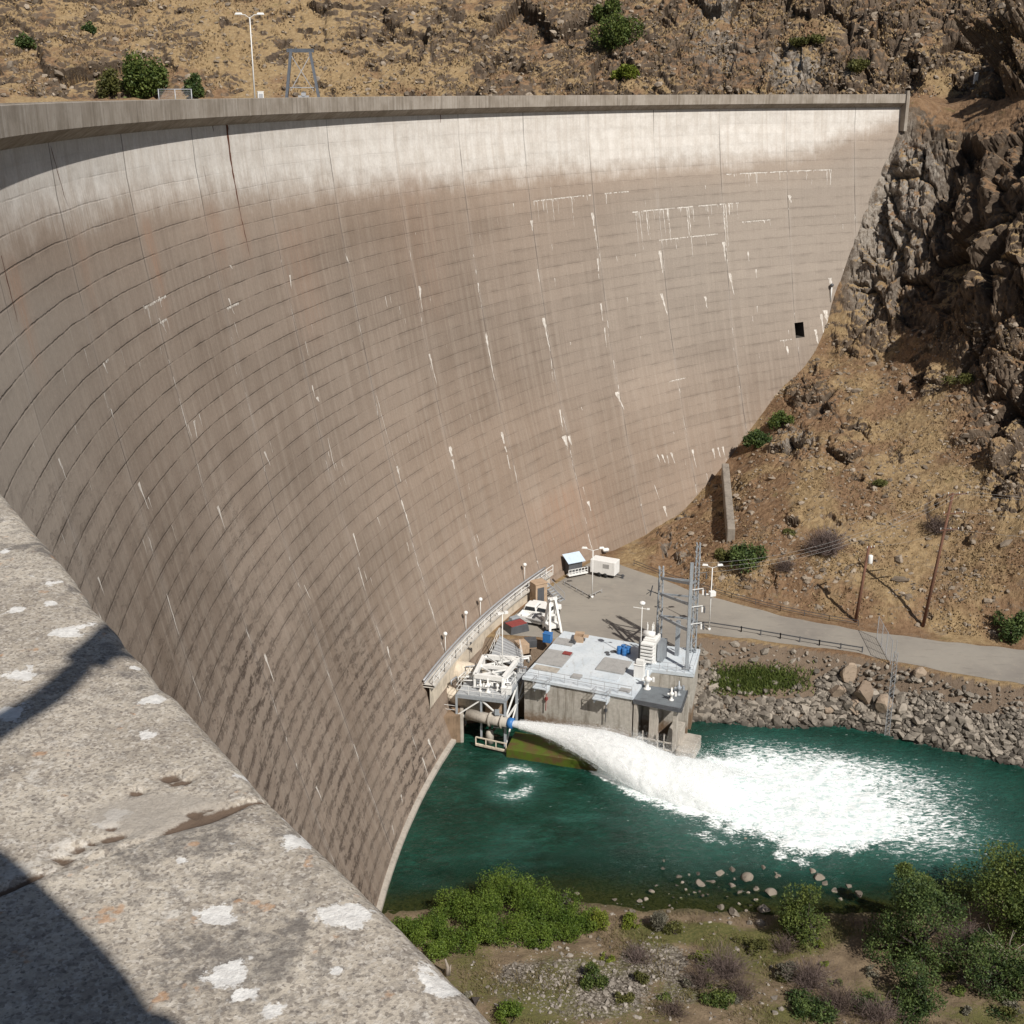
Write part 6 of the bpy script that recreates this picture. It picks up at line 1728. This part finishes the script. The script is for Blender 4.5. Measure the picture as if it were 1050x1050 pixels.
# ================================================================== PLANTS
def mat_leaf(name, lo, hi, dry=(0.16, .14, .05), k=.15):
    t = NT(name, .6, .3); a = t.attr('tone'); p = t.pos(); n_ = t.noise(p, 1.1, 3, .6)
    c = t.mix(a, lo, hi); c = t.mix(t.math('MULTIPLY', t.rng(n_, .5, .75), k), c, dry)
    t.done(c, None, .6)
    tl = t.node('ShaderNodeBsdfTranslucent'); t.l.new(c, tl.inputs[0])
    mx = t.node('ShaderNodeMixShader'); mx.inputs[0].default_value = .25; t.l.new(t.b.outputs[0], mx.inputs[1]); t.l.new(tl.outputs[0], mx.inputs[2]); t.l.new(mx.outputs[0], t.out.inputs[0])
    return t.m
LEAF_WILLOW = mat_leaf('willow_leaf', (0.055, 0.10, 0.012), (0.15, 0.215, 0.032))
LEAF_YEL = mat_leaf('yellow_green_leaf', (0.11, 0.15, 0.015), (0.22, 0.25, 0.04))
LEAF_OAK = mat_leaf('oak_leaf', (0.048, 0.078, 0.018), (0.165, 0.205, 0.05))
LEAF_DARK = mat_leaf('dark_oak_leaf', (0.030, 0.058, 0.018), (0.125, 0.175, 0.05))
LEAF_OLIVE = mat_leaf('olive_leaf', (0.07, 0.075, 0.022), (0.165, 0.165, 0.05))
LEAF_GREY = mat_leaf('grey_leaf', (0.12, 0.115, 0.085), (0.24, 0.225, 0.17), (0.2, .16, .12))
M_TWIG = paint('dead_twig', (0.125, 0.092, 0.078), .95, .3)
M_TWIGP = paint('purple_dead_twig', (0.15, 0.112, 0.10), .95, .3)
M_BARK = paint('dark_bark', (0.055, 0.043, 0.036), .95, .4, 0, 2)
M_BARKP = paint('pale_dead_branch', (0.30, 0.26, 0.22), .95, .3, 0, 2)

def leaf_cloud(name, blobs, n, size, rng, mat, parent, hollow=.55, up=.25, aspect=.55):
    """blobs: list of (centre, radii) in world space; small leaf faces near their surfaces"""
    w = np.array([r[0] * r[1] + r[0] * r[2] for _, r in blobs]); w = w / w.sum()
    idx = rng.choice(len(blobs), n, p=w)
    C = np.array([b[0] for b in blobs])[idx]; Rr = np.array([b[1] for b in blobs])[idx]
    d = rng.normal(size=(n, 3)); d /= np.linalg.norm(d, axis=1)[:, None]
    rad = hollow + (1 - hollow) * rng.random(n) ** .6
    rad = rad * (1 + .16 * rng.normal(size=n))
    P = C + d * Rr * rad[:, None]
    # thin out with a lumpy field so gaps open
    f = fbm(P[:, 0] / 1.1, P[:, 1] / 1.1, P[:, 2] / 1.1, 301, 3)
    m_ = f > -.14 - .2 * rng.random(n); P = P[m_]; f = f[m_]; n = len(P)
    nv = rng.normal(size=(n, 3)); nv[:, 2] += up * 3; nv /= np.linalg.norm(nv, axis=1)[:, None]
    t = np.cross(nv, rng.normal(size=(n, 3))); t /= np.linalg.norm(t, axis=1)[:, None]; b = np.cross(nv, t)
    s = size * rng.uniform(.6, 1.4, n)[:, None]
    V = np.stack([P - t * s, P - b * s * aspect, P + t * s, P + b * s * aspect], 1)
    tone = np.clip(.45 + .9 * fbm(P[:, 0] / .9, P[:, 1] / .9, P[:, 2] / .9, 307, 2) + .28 * rng.normal(size=n), 0, 1)
    return soup_mesh(name, V.reshape(-1, 3), np.arange(n * 4).reshape(-1, 4), mat, parent, attrs={'tone': np.repeat(tone, 4)})

def shrub_blobs(p, w, d, h, k, rng):
    out = []
    for _ in range(k):
        a = rng.uniform(0, 2 * math.pi); q = rng.random() ** .6
        r = np.array([w, d, h]) * rng.uniform(.22, .42)
        c = np.array([p[0] + math.cos(a) * q * w * .62, p[1] + math.sin(a) * q * d * .62, p[2] + h * rng.uniform(.25, .72) * (1 - .35 * q)])
        out.append((c, r))
    return out
def stems(p, blobs, rng, mat, parent, r0=.06, name='stem'):
    q = MB()
    for c, r in blobs:
        m = Vector(p).lerp(Vector(c), .5) + Vector((rng.normal() * .1, rng.normal() * .1, .1)); q.tube([Vector(p) + Vector((rng.normal() * .15, rng.normal() * .15, -.1)), m, c], r0, 5, r0 * .3)
    return q.build(name, mat, parent, True)
def shrub(name, p, w, d, h, n, leaf, mat, label, rng, k=7, group=None, cat='shrub', r0=.05):
    e = empty(name, p, 0, label, cat, group); b = shrub_blobs(p, w, d, h, k, rng)
    leaf_cloud('foliage', b, n, leaf, rng, mat, e); stems(p, b, rng, M_BARK, e, r0); return e
def tree(name, p, blobs, n, leaf, mat, label, rng, r0=.3, bark=None, group=None):
    e = empty(name, p, 0, label, 'tree', group)
    leaf_cloud('crown', blobs, n, leaf, rng, mat, e)
    q = MB(); p = Vector(p); top = sum((Vector(c) for c, _ in blobs), Vector()) / len(blobs)
    fork = p.lerp(top, .45) + Vector((rng.normal() * .3, rng.normal() * .3, 0))
    q.tube([p - Vector((0, 0, .4)), p.lerp(fork, .5) + Vector((rng.normal() * .15, 0, 0)), fork], r0, 8, r0 * .7)
    for c, r in blobs:
        c = Vector(c); m = fork.lerp(c, .5) + Vector((rng.normal() * .3, rng.normal() * .3, .15)); q.tube([fork, m, c], r0 * .5, 6, r0 * .12)
    q.build('trunk', bark or M_BARK, e, True); return e
def brush(name, p, w, h, n, mat, label, rng, group=None, thick=.012):
    """leafless bush: a spray of forked twigs"""
    e = empty(name, p, 0, label, 'bush', group); V, Fc = [], []
    p = np.array(p)
    for _ in range(n):
        a = rng.uniform(0, 2 * math.pi); el = rng.uniform(.25, 1.45)
        d = np.array([math.cos(a) * math.cos(el), math.sin(a) * math.cos(el), math.sin(el)])
        o = p + np.array([rng.normal() * w * .22, rng.normal() * w * .22, 0]); Ln = rng.uniform(.45, 1.0) * (w * .55 * math.cos(el) + h * math.sin(el))
        q = [o, o + d * Ln * .5 + rng.normal(size=3) * .06 * Ln, o + d * Ln + rng.normal(size=3) * .12 * Ln]
        segs = [(q[0], q[1]), (q[1], q[2])]
        for _k in range(3):
            s = q[1] + (q[2] - q[1]) * rng.random(); segs.append((s, s + (d + rng.normal(size=3) * .6) * Ln * .3))
        for s0, s1 in segs:
            t = np.cross(s1 - s0, rng.normal(size=3)); t = t / (np.linalg.norm(t) + 1e-9) * thick * rng.uniform(.6, 1.5)
            b = len(V); V += [s0 - t, s0 + t, s1 + t * .5, s1 - t * .5]; Fc.append((b, b + 1, b + 2, b + 3))
    soup_mesh('twigs', np.array(V), np.array(Fc), mat, e); return e

rp_ = np.random.default_rng(404)
# willow thicket along the near bank, bush by bush
wl = [(430, 962, 1.5, 1.7, 'willow'), (446, 950, 1.7, 2.0, ''), (464, 940, 1.8, 2.2, ''), (484, 948, 1.8, 2.0, ''), (505, 938, 2.0, 2.3, ''), (520, 925, 2.1, 2.6, ''), (540, 932, 2.0, 2.6, ''), (548, 948, 1.9, 2.2, ''), (566, 938, 2.0, 2.3, ''), (585, 945, 1.7, 1.9, ''), (500, 965, 1.7, 1.7, ''), (472, 970, 1.6, 1.6, ''), (528, 962, 1.8, 1.8, ''), (556, 965, 1.4, 1.4, ''), (600, 950, 1.4, 1.5, ''), (448, 978, 1.3, 1.2, ''), (575, 960, 1.3, 1.3, ''), (415, 955, 1.2, 1.3, '')]
for i, (x, y, w, h, _) in enumerate(wl):
    p = bank_hit(x, y + 1)
    if p is None: continue
    shrub('willow_bush', p, w * 1.5, w * 1.3, h * rp_.uniform(1.1, 1.6), 5200, .075, LEAF_WILLOW, 'bright green willow bush in the thicket at the river edge', rp_, 12, 'willow thicket on the near bank')
spec = [('yellow_bush', 613, 945, 1.3, 2.2, 1900, LEAF_YEL, 'yellow-green bush at the right end of the willow thicket'),
        ('pale_shrub', 578, 925, .8, 1.8, 900, LEAF_GREY, 'wispy grey-green sapling poking above the thicket beside the pale boulder'),
        ('grey_bush', 675, 945, 1.35, 1.9, 2200, LEAF_GREY, 'rounded grey-brown bush at the waterline right of the thicket'),
        ('bank_bush', 650, 945, 1.4, 1.3, 1800, LEAF_YEL, 'low yellow-green bush just left of the grey bush'),
        ('bank_bush', 692, 952, 1.2, 1.0, 1300, LEAF_OLIVE, 'low olive bush just right of the grey bush'),
        ('bank_bush', 607, 1002, 1.7, 1.5, 2600, LEAF_OAK, 'round dark green bush standing alone in the gravel'),
        ('bank_bush', 528, 1038, 1.9, 1.2, 2600, LEAF_WILLOW, 'green low bush at the bottom edge by the parapet'),
        ('bank_bush', 655, 1002, .9, .9, 1000, LEAF_OLIVE, 'small green bush in the middle of the gravel bar'),
        ('bank_bush', 738, 1022, 2.2, .9, 2400, LEAF_OAK, 'spreading green ground bush at the bottom centre'),
        ('bank_bush', 775, 968, 1.3, 1.3, 1700, LEAF_OLIVE, 'olive bush at the water left of the leaning tree'),
        ('bank_bush', 800, 998, 1.1, 1.3, 1500, LEAF_GREY, 'grey-green round bush between the brown thickets'),
        ('bank_bush', 640, 1020, 1.0, .6, 900, LEAF_OLIVE, 'flat olive tuft at the lower gravel edge'),
        ('bank_bush', 725, 980, 1.4, .7, 1200, LEAF_YEL, 'low yellow tuft behind the purple thicket')]
for (nm, x, y, w, h, n, mt_, lab) in spec:
    p = bank_hit(x, y + 5)
    if p: shrub(nm, p, w, w, h, n, .085, mt_, lab, rp_, 6)
rq = np.random.default_rng(808)
LF = [LEAF_OLIVE, LEAF_YEL, LEAF_OAK, LEAF_GREY]
for i in range(34):
    x, y = rq.uniform(470, 1040), rq.uniform(952, 1045)
    if abs(x - 590) < 85 and abs(y - 1012) < 26: continue
    p = bank_hit(x, y)
    if p: shrub('low_scrub', p, *(rq.uniform(.5, 1.1) * np.array([1, 1, .8])), int(rq.uniform(350, 800)), .08, LF[i % 4], 'low ragged tuft of scrub among the dry weeds of the near bank', rq, 5, 'low scrub on the near bank')
# leafless thickets
for (x, y, w, h, n, mt_, lab) in [(745, 990, 3.0, 2.3, 700, M_TWIGP, 'wide purple-brown leafless thicket in the middle of the near bank'), (720, 1000, 2.0, 1.4, 380, M_TWIG, 'low brown leafless bush left of the purple thicket'),
                                  (655, 975, 2.0, 1.2, 360, M_TWIGP, 'grey-purple leafless bush above the gravel bar'), (760, 1010, 2.0, 1.4, 360, M_TWIG, 'brown leafless bush right of the purple thicket'),
                                  (830, 1000, 2.6, 2.2, 520, M_TWIGP, 'purple leafless bush under the leaning tree'), (860, 1025, 2.8, 2.0, 560, M_TWIG, 'brown leafless bush at the foot of the dark oak'),
                                  (985, 960, 3.0, 2.6, 620, M_TWIGP, 'tall reddish leafless bush between the two big trees'), (1010, 1000, 2.8, 2.4, 520, M_TWIG, 'brown leafless bush below the right-hand tree'),
                                  (690, 1030, 1.8, 1.0, 300, M_TWIG, 'thin brown leafless bush at the bottom of the gravel'), (805, 965, 1.6, 1.4, 260, M_TWIG, 'small brown leafless bush beside the river boulders'), (900, 1035, 2.4, 1.8, 420, M_TWIGP, 'dusky leafless bush at the bottom right')]:
    p = bank_hit(x, y + 10)
    if p: brush('leafless_bush', p, w * .85, h * .8, int(n * .6), mt_, lab, rp_)
# trees on the near bank at the right
def crown_at(x, y, z, rx, rz, k, rng, spread=1.0):
    c = at(x, y, z); out = []
    for _ in range(k):
        v = rng.normal(size=3); v /= np.linalg.norm(v); q = rng.random() ** .5 * spread
        out.append((np.array([c.x + v[0] * rx * q, c.y + v[1] * rx * q, c.z + v[2] * rz * q]), np.array([rx, rx, rz]) * rng.uniform(.30, .48)))
    return out, c
b, c = crown_at(1045, 905, -62.6, 5.2, 4.4, 22, rp_); g = Vector((c.x + 1.4, c.y - 1.5, 0)); g.z = bank_z(g.x, g.y)
tree('oak_tree', g, b, 26000, .11, LEAF_OAK, 'largest olive-green tree at the right edge in front of the foaming river', rp_, .34)
b, c = crown_at(937, 948, -64.6, 3.7, 3.7, 17, rp_); g = Vector((c.x + .8, c.y - 1.0, 0)); g.z = bank_z(g.x, g.y)
tree('oak_tree', g, b, 20000, .10, LEAF_DARK, 'dark green oak with a narrow top left of the largest tree', rp_, .26)
b2, c2 = crown_at(943, 905, -63.0, 1.6, 1.6, 5, rp_)
leafy = tree('oak_tree', Vector((c.x + .3, c.y - .4, bank_z(c.x + .3, c.y - .4))), b2, 5200, .10, LEAF_OAK, 'slender green tree rising behind the dark oak', rp_, .16)
b, c = crown_at(832, 940, -65.6, 2.6, 2.6, 12, rp_); g = Vector((c.x + .9, c.y - 1.4, 0)); g.z = bank_z(g.x, g.y)
tree('leaning_tree', g, b, 9500, .095, LEAF_OAK, 'small green tree leaning towards the river boulders', rp_, .16)
b, c = crown_at(1025, 985, -65.3, 3.8, 2.6, 12, rp_); g = Vector((c.x + .6, c.y - 1.0, 0)); g.z = bank_z(g.x, g.y)
tree('oak_tree', g, b, 10000, .105, LEAF_DARK, 'dark sparse tree under the largest tree at the right edge', rp_, .26)
b, c = crown_at(1030, 1035, -66.5, 3.0, 1.5, 7, rp_); g = Vector((c.x + .6, c.y - 1.0, 0)); g.z = bank_z(g.x, g.y)
tree('scrub_oak', g, b, 7000, .10, LEAF_DARK, 'low dark scrub oak in the bottom right corner', rp_, .18)
b, c = crown_at(930, 1025, -66.0, 3.4, 2.0, 10, rp_); g = Vector((c.x, c.y - .6, 0)); g.z = bank_z(g.x, g.y)
tree('scrub_oak', g, b, 9000, .10, LEAF_DARK, 'low dark scrub oak at the bottom below the dark oak', rp_, .18)
b, c = crown_at(832, 1038, -66.6, 2.4, 1.5, 8, rp_); g = Vector((c.x, c.y - .5, 0)); g.z = bank_z(g.x, g.y)
tree('scrub_oak', g, b, 6500, .10, LEAF_DARK, 'near-black scrub oak at the bottom edge, right of centre', rp_, .14)
# pale dead limbs
p = bank_hit(1012, 985)
e = empty('dead_snag', p, 0, 'bare pale dead branches reaching out below the largest tree', 'snag'); q = MB()
for k in range(9):
    a = Vector((p.x + 1.5, p.y - .5, p.z + 1.0)); d = Vector((rp_.normal() - .9, rp_.normal() * .6, rp_.uniform(.1, .9))).normalized() * rp_.uniform(2, 4)
    m = a + d * .5 + Vector((rp_.normal() * .2, rp_.normal() * .2, rp_.normal() * .2)); q.tube([a, m, a + d], .06, 5, .015); q.tube([m, m + d * .4 + Vector((rp_.normal() * .4, 0, rp_.normal() * .4))], .03, 5, .01)
q.build('branch', M_BARKP, e, True)
p = bank_hit(458, 1000)
if p:
    e = empty('dead_stump', p, 0, 'upright pale split stump beside the parapet below the thicket', 'stump'); q = MB(); q.tube([p, p + Vector((.1, 0, .8)), p + Vector((-.1, .1, 1.5))], .22, 8, .06); q.tube([p + Vector((.2, 0, 0)), p + Vector((.35, 0, 1.0))], .12, 6, .04); q.build('stump_wood', M_BARKP, e, True)
p = bank_hit(487, 1028)
if p: boulder('dark_boulder', p, .55, 77, mat_stone('dark_stone', (.03, .027, .025), (.06, .05, .045), (.015, .013, .012)), 'small black rock beside the parapet edge on the near bank', None, .2)
# bushes on the slope and behind the dam
def slope_bush(x, y, w, h, n, mt_, lab, k=7, nm='hill_bush', leaf=.16, cat='shrub'):
    hp, nr = hill_hit(x, y)
    if hp is None: return
    hp = hp - nr * .3 if nr.z > 0 else hp
    w, h, n = w * 1.45, h * 1.2, int(n * 1.7)
    shrub(nm, hp, w, w, h, n, leaf, mt_, lab, rp_, k, None, cat, .07)
slope_bush(777, 458, 2.2, 3.0, 3000, LEAF_DARK, 'dark green bush at the dam contact above the slab wall', 8)
slope_bush(801, 436, 2.1, 2.3, 2200, LEAF_OAK, 'lighter green bush just above the dark bush at the dam contact')
slope_bush(764, 578, 2.3, 3.0, 3200, LEAF_DARK, 'dark green bush at the road edge below the slab wall', 8)
slope_bush(740, 572, 1.3, 1.3, 700, LEAF_OLIVE, 'small olive bush left of the dark roadside bush')
slope_bush(808, 548, 1.2, .8, 700, LEAF_OLIVE, 'tiny green tuft alone on the brown slope')
slope_bush(632, 48, 4.2, 6.5, 4200, LEAF_OAK, 'tall bright green bush on the rocky hill above the middle of the crest', 9, 'hill_bush', .26)
slope_bush(622, 18, 2.8, 4.0, 1800, LEAF_OAK, 'upper green bush touching the top edge above the tall hill bush', 6, 'hill_bush', .26)
slope_bush(637, 82, 2.4, 3.0, 1500, LEAF_YEL, 'pale yellow-green bush low on the hill just above the crest', 6, 'hill_bush', .24)
slope_bush(828, 45, 3.0, 2.0, 1500, LEAF_OLIVE, 'olive bush on the rocks above the right half of the crest', 6, 'hill_bush', .24)
slope_bush(880, 72, 3.0, 2.5, 1500, LEAF_OLIVE, 'green-brown bush among the crags left of the dam end', 6, 'hill_bush', .24)
slope_bush(148, 99, 4.1, 8.4, 7000, LEAF_OAK, 'big round dark oak on the hill above the left part of the crest', 13, 'round_oak', .30, 'tree')
slope_bush(113, 101, 2.2, 6.5, 2000, LEAF_OLIVE, 'narrow olive shrub just left of the big round oak', 6, 'hill_bush', .28)
slope_bush(200, 101, 2.6, 4.5, 2000, LEAF_DARK, 'small dark shrub just right of the big round oak', 6, 'hill_bush', .26)
slope_bush(28, 48, 2.0, 3.0, 900, LEAF_DARK, 'small dark shrub high on the hill at the top left', 5, 'hill_bush', .26)
slope_bush(92, 33, 1.6, 2.2, 700, LEAF_DARK, 'tiny dark shrub on the grass above the big round oak', 5, 'hill_bush', .24)
slope_bush(985, 392, 2.2, 1.6, 1300, LEAF_OLIVE, 'yellow-green bush at the foot of the right-hand crags', 6)
slope_bush(1038, 648, 2.2, 3.4, 2600, LEAF_DARK, 'dark bush at the right edge just above the road', 7)
slope_bush(905, 495, 1.5, .8, 700, LEAF_OLIVE, 'low green patch bush high on the brown slope', 5)
for (x, y, w, h, n, mt_, lab) in [(846, 566, 3.2, 2.6, 560, M_TWIGP, 'purple-grey leafless bush on the slope left of the short pole'), (962, 545, 2.6, 1.5, 300, M_TWIG, 'grey leafless bush behind the top of the tallest pole'), (805, 585, 1.6, 1.2, 200, M_TWIG, 'small leafless bush just above the road')]:
    hp, nr = hill_hit(x, y)
    if hp: brush('leafless_bush', hp, w, h, n, mt_, lab, rp_, None, .02)
# green mat on the riprap
pts = []
V, tn = [], []
while len(pts) < 5200:
    x, y = rp_.uniform(728, 835), rp_.uniform(680, 716)
    if rp_.random() > math.exp(-((x - 772) / 36) ** 2 - ((y - 699) / 10) ** 2 * 1.0): continue
    h, _n = hill_hit(x, y)
    if h is None: continue
    pts.append(h)
for h in pts:
    d = rp_.normal(size=3) * .14; d[2] = abs(d[2]) + .22; s = np.cross(d, rp_.normal(size=3)); s = s / np.linalg.norm(s) * .06; o_ = np.array(h) + np.array([0, 0, rp_.random() * .35])
    V += [o_ - s, o_ + s, o_ + d + s * .4, o_ + d - s * .4]
soup_mesh('creeping_vine', np.array(V), np.arange(len(V)).reshape(-1, 4), LEAF_OAK, None, attrs={'tone': np.repeat(rp_.random(len(V) // 4), 4)})['kind'] = 'stuff'
# dry weeds on the near bank
V = []
while len(V) < 4 * 9000:
    x, y = rp_.uniform(-6, 55), rp_.uniform(76, 96)
    if fbm(x / 3, y / 3, 0, 555, 3) < -.02 + .25 * rp_.random(): continue
    if bank_edge(x) - y < .4: continue
    z = bank_z(x, y); d = np.array([rp_.normal() * .1, rp_.normal() * .1, rp_.uniform(.12, .42)]); s = np.array([rp_.normal(), rp_.normal(), 0]); s = s / np.linalg.norm(s) * .03; o_ = np.array([x, y, z])
    V += [o_ - s, o_ + s, o_ + d + s * .3, o_ + d - s * .3]
soup_mesh('dry_weeds', np.array(V), np.arange(len(V)).reshape(-1, 4), mat_leaf('dry_weed', (0.13, .105, .05), (0.27, .22, .12)), None, attrs={'tone': np.repeat(rp_.random(len(V) // 4), 4)})['kind'] = 'stuff'
# ================================================================== THE PHOTOGRAPHER (stands behind the camera; only the shadow shows)
def skin_body(name, verts, edges, radii, mat, parent, root=0):
    me = bpy.data.meshes.new(name); me.from_pydata([tuple(Vector(v) - parent.location) for v in verts], edges, []); me.update()
    o = link_mesh(name, me, mat, parent)
    o.modifiers.new('skin', 'SKIN'); sub = o.modifiers.new('smooth', 'SUBSURF'); sub.levels = sub.render_levels = 2
    if not me.skin_vertices: me.skin_vertices.new()
    for i, r in enumerate(radii): me.skin_vertices[0].data[i].radius = (r, r) if not isinstance(r, tuple) else r
    me.skin_vertices[0].data[root].use_root = True
    return o
M_SKIN = NT('skin', .55, .4).done((0.52, 0.33, 0.24)); M_SHIRT = paint('dark_shirt', (.05, .06, .09), .9, .1); M_PANTS = paint('grey_trousers', (.11, .105, .1), .9, .1); M_HAIR = paint('dark_hair', (.03, .022, .018), .7, .1)
pz = -0.85
pe = empty('person', (0.02, -.30, pz), 0, 'person in a dark shirt and hat added for its shadow, leaning at the parapet with one arm raised', 'person')
vs = [(.02, -.30, .10), (.05, -.26, .30), (.08, -.20, .50), (.10, -.15, .66), (.10, -.11, .76), (.10, -.07, .88), (.10, -.06, .98),
      (-.06, -.33, .03), (-.08, -.33, -.37), (-.08, -.36, -.77), (-.08, -.20, -.81), (.12, -.33, .03), (.14, -.33, -.37), (.14, -.36, -.77), (.14, -.20, -.81),
      (-.08, -.15, .66), (.0, .19, .95), (.28, .29, 1.22), (.33, .32, 1.29),
      (.31, .02, .72), (.25, .14, .79), (.12, .28, .81), (.07, .33, .81)]
vs = [(x - .14, y - .05, z) for x, y, z in vs]
es = [(0, 1), (1, 2), (2, 3), (3, 4), (4, 5), (5, 6), (0, 7), (7, 8), (8, 9), (9, 10), (0, 11), (11, 12), (12, 13), (13, 14), (3, 15), (15, 16), (16, 17), (17, 18), (3, 19), (19, 20), (20, 21), (21, 22)]
rd_ = [(.155, .11), (.14, .10), (.165, .115), (.12, .09), .055, (.075, .095), (.07, .085), .085, .058, .04, .035, .085, .058, .04, .035, .05, .026, .020, .018, .06, .05, .042, .038]
skin_body('body', vs, es, rd_, M_SKIN, pe)
sh = [0, 1, 2, 3, 15, 16, 19, 20]; mp2 = {v: i for i, v in enumerate(sh)}
skin_body('shirt', [vs[i] for i in sh], [(mp2[a], mp2[b]) for a, b in es if a in mp2 and b in mp2], [tuple(x + .018 for x in rd_[i]) if isinstance(rd_[i], tuple) else rd_[i] + .02 for i in sh], M_SHIRT, pe)
tr_ = [0, 7, 8, 9, 11, 12, 13]; mp3 = {v: i for i, v in enumerate(tr_)}
skin_body('trousers', [vs[i] for i in tr_], [(mp3[a], mp3[b]) for a, b in es if a in mp3 and b in mp3], [tuple(x + .02 for x in rd_[i]) if isinstance(rd_[i], tuple) else rd_[i] + .022 for i in tr_], M_PANTS, pe)
MB().lathe((-.05, -.12, .94), [(.09, -.02), (.26, -.02), (.255, .0), (.105, .02), (.095, .09), (.06, .13), (.01, .14)], 20).build('shadow_hat', M_TAUPE, pe, True)  # unseen hat, added with a wide brim to shape the shadow on the coping
fc = MB(); fx0 = (-.05, -.03, .89)
fc.tube([(fx0[0], fx0[1] - .01, fx0[2] + .03), (fx0[0], fx0[1] + .015, fx0[2] - .02)], .012, 6, .018); fc.tube([(fx0[0] - .025, fx0[1] - .012, fx0[2] - .06), (fx0[0] + .025, fx0[1] - .012, fx0[2] - .06)], .007, 6)
fc.build('face', M_SKIN, pe, True)
for s in (-1, 1): MB().lathe((fx0[0] + s * .035, fx0[1] - .022, fx0[2] + .025), [(.004, 0), (.012, .006), (.004, .013)], 8).build('eye', M_GLASS, pe, True)
for s, idx in ((-1, 18), (1, 22)):
    w0 = Vector(vs[idx]); pv = Vector(vs[idx - 1]); dr_ = (w0 - pv).normalized(); sd_ = dr_.cross(Vector((0, 1, 0))).normalized()
    h = MB()
    for k in range(4):
        o0 = w0 + sd_ * (.012 * (k - 1.5)); ln = (.075, .085, .08, .065)[k]
        h.tube([o0, o0 + dr_ * (.07), o0 + dr_ * (.07 + ln * .6) + Vector((0, .012, 0)), o0 + dr_ * (.07 + ln * .8) + Vector((0, .035, 0))], .0095, 6, .007)
    h.tube([w0 + sd_ * .02, w0 + sd_ * .045 * s + dr_ * .05, w0 + sd_ * .05 * s + dr_ * .085], .011, 6, .008)
    h.build('hand', M_SKIN, pe, True)
# ================================================================== LIGHT AND CAMERA
SUN_AZ, SUN_EL = R_(147), R_(45)
world = bpy.data.worlds.new('World'); scene.world = world; world.use_nodes = True
wn = world.node_tree.nodes; bg = wn['Background']
sky = wn.new('ShaderNodeTexSky'); sky.sky_type = 'NISHITA'; sky.sun_disc = False
sky.sun_elevation = SUN_EL; sky.sun_rotation = SUN_AZ
world.node_tree.links.new(sky.outputs[0], bg.inputs[0]); bg.inputs[1].default_value = 0.05
S = Vector((math.sin(SUN_AZ) * math.cos(SUN_EL), math.cos(SUN_AZ) * math.cos(SUN_EL), math.sin(SUN_EL)))
sl_ = bpy.data.lights.new('sun', 'SUN'); sl_.energy = 4.95; sl_.angle = R_(0.53); sl_.color = (1.0, 0.945, 0.87)
so = bpy.data.objects.new('sun', sl_); COL.objects.link(so); so.rotation_euler = S.to_track_quat('Z', 'Y').to_euler(); so.location = (0, 0, 60)

cam = bpy.data.cameras.new('camera'); co = bpy.data.objects.new('camera', cam); COL.objects.link(co)
cam.sensor_width = 36; cam.lens = 36 * F / 1050; cam.clip_start = 0.05; cam.clip_end = 3000
co.location = (0, 0, CZ); co.rotation_euler = (math.pi / 2 - PITCH, 0, 0)
scene.camera = co
scene.view_settings.view_transform = 'Standard'; scene.view_settings.look = 'None'
scene.view_settings.exposure = 0.0; scene.view_settings.gamma = 1.0
scene.cycles.max_bounces = 6; scene.cycles.transparent_max_bounces = 24
scene.cycles.use_denoising = True
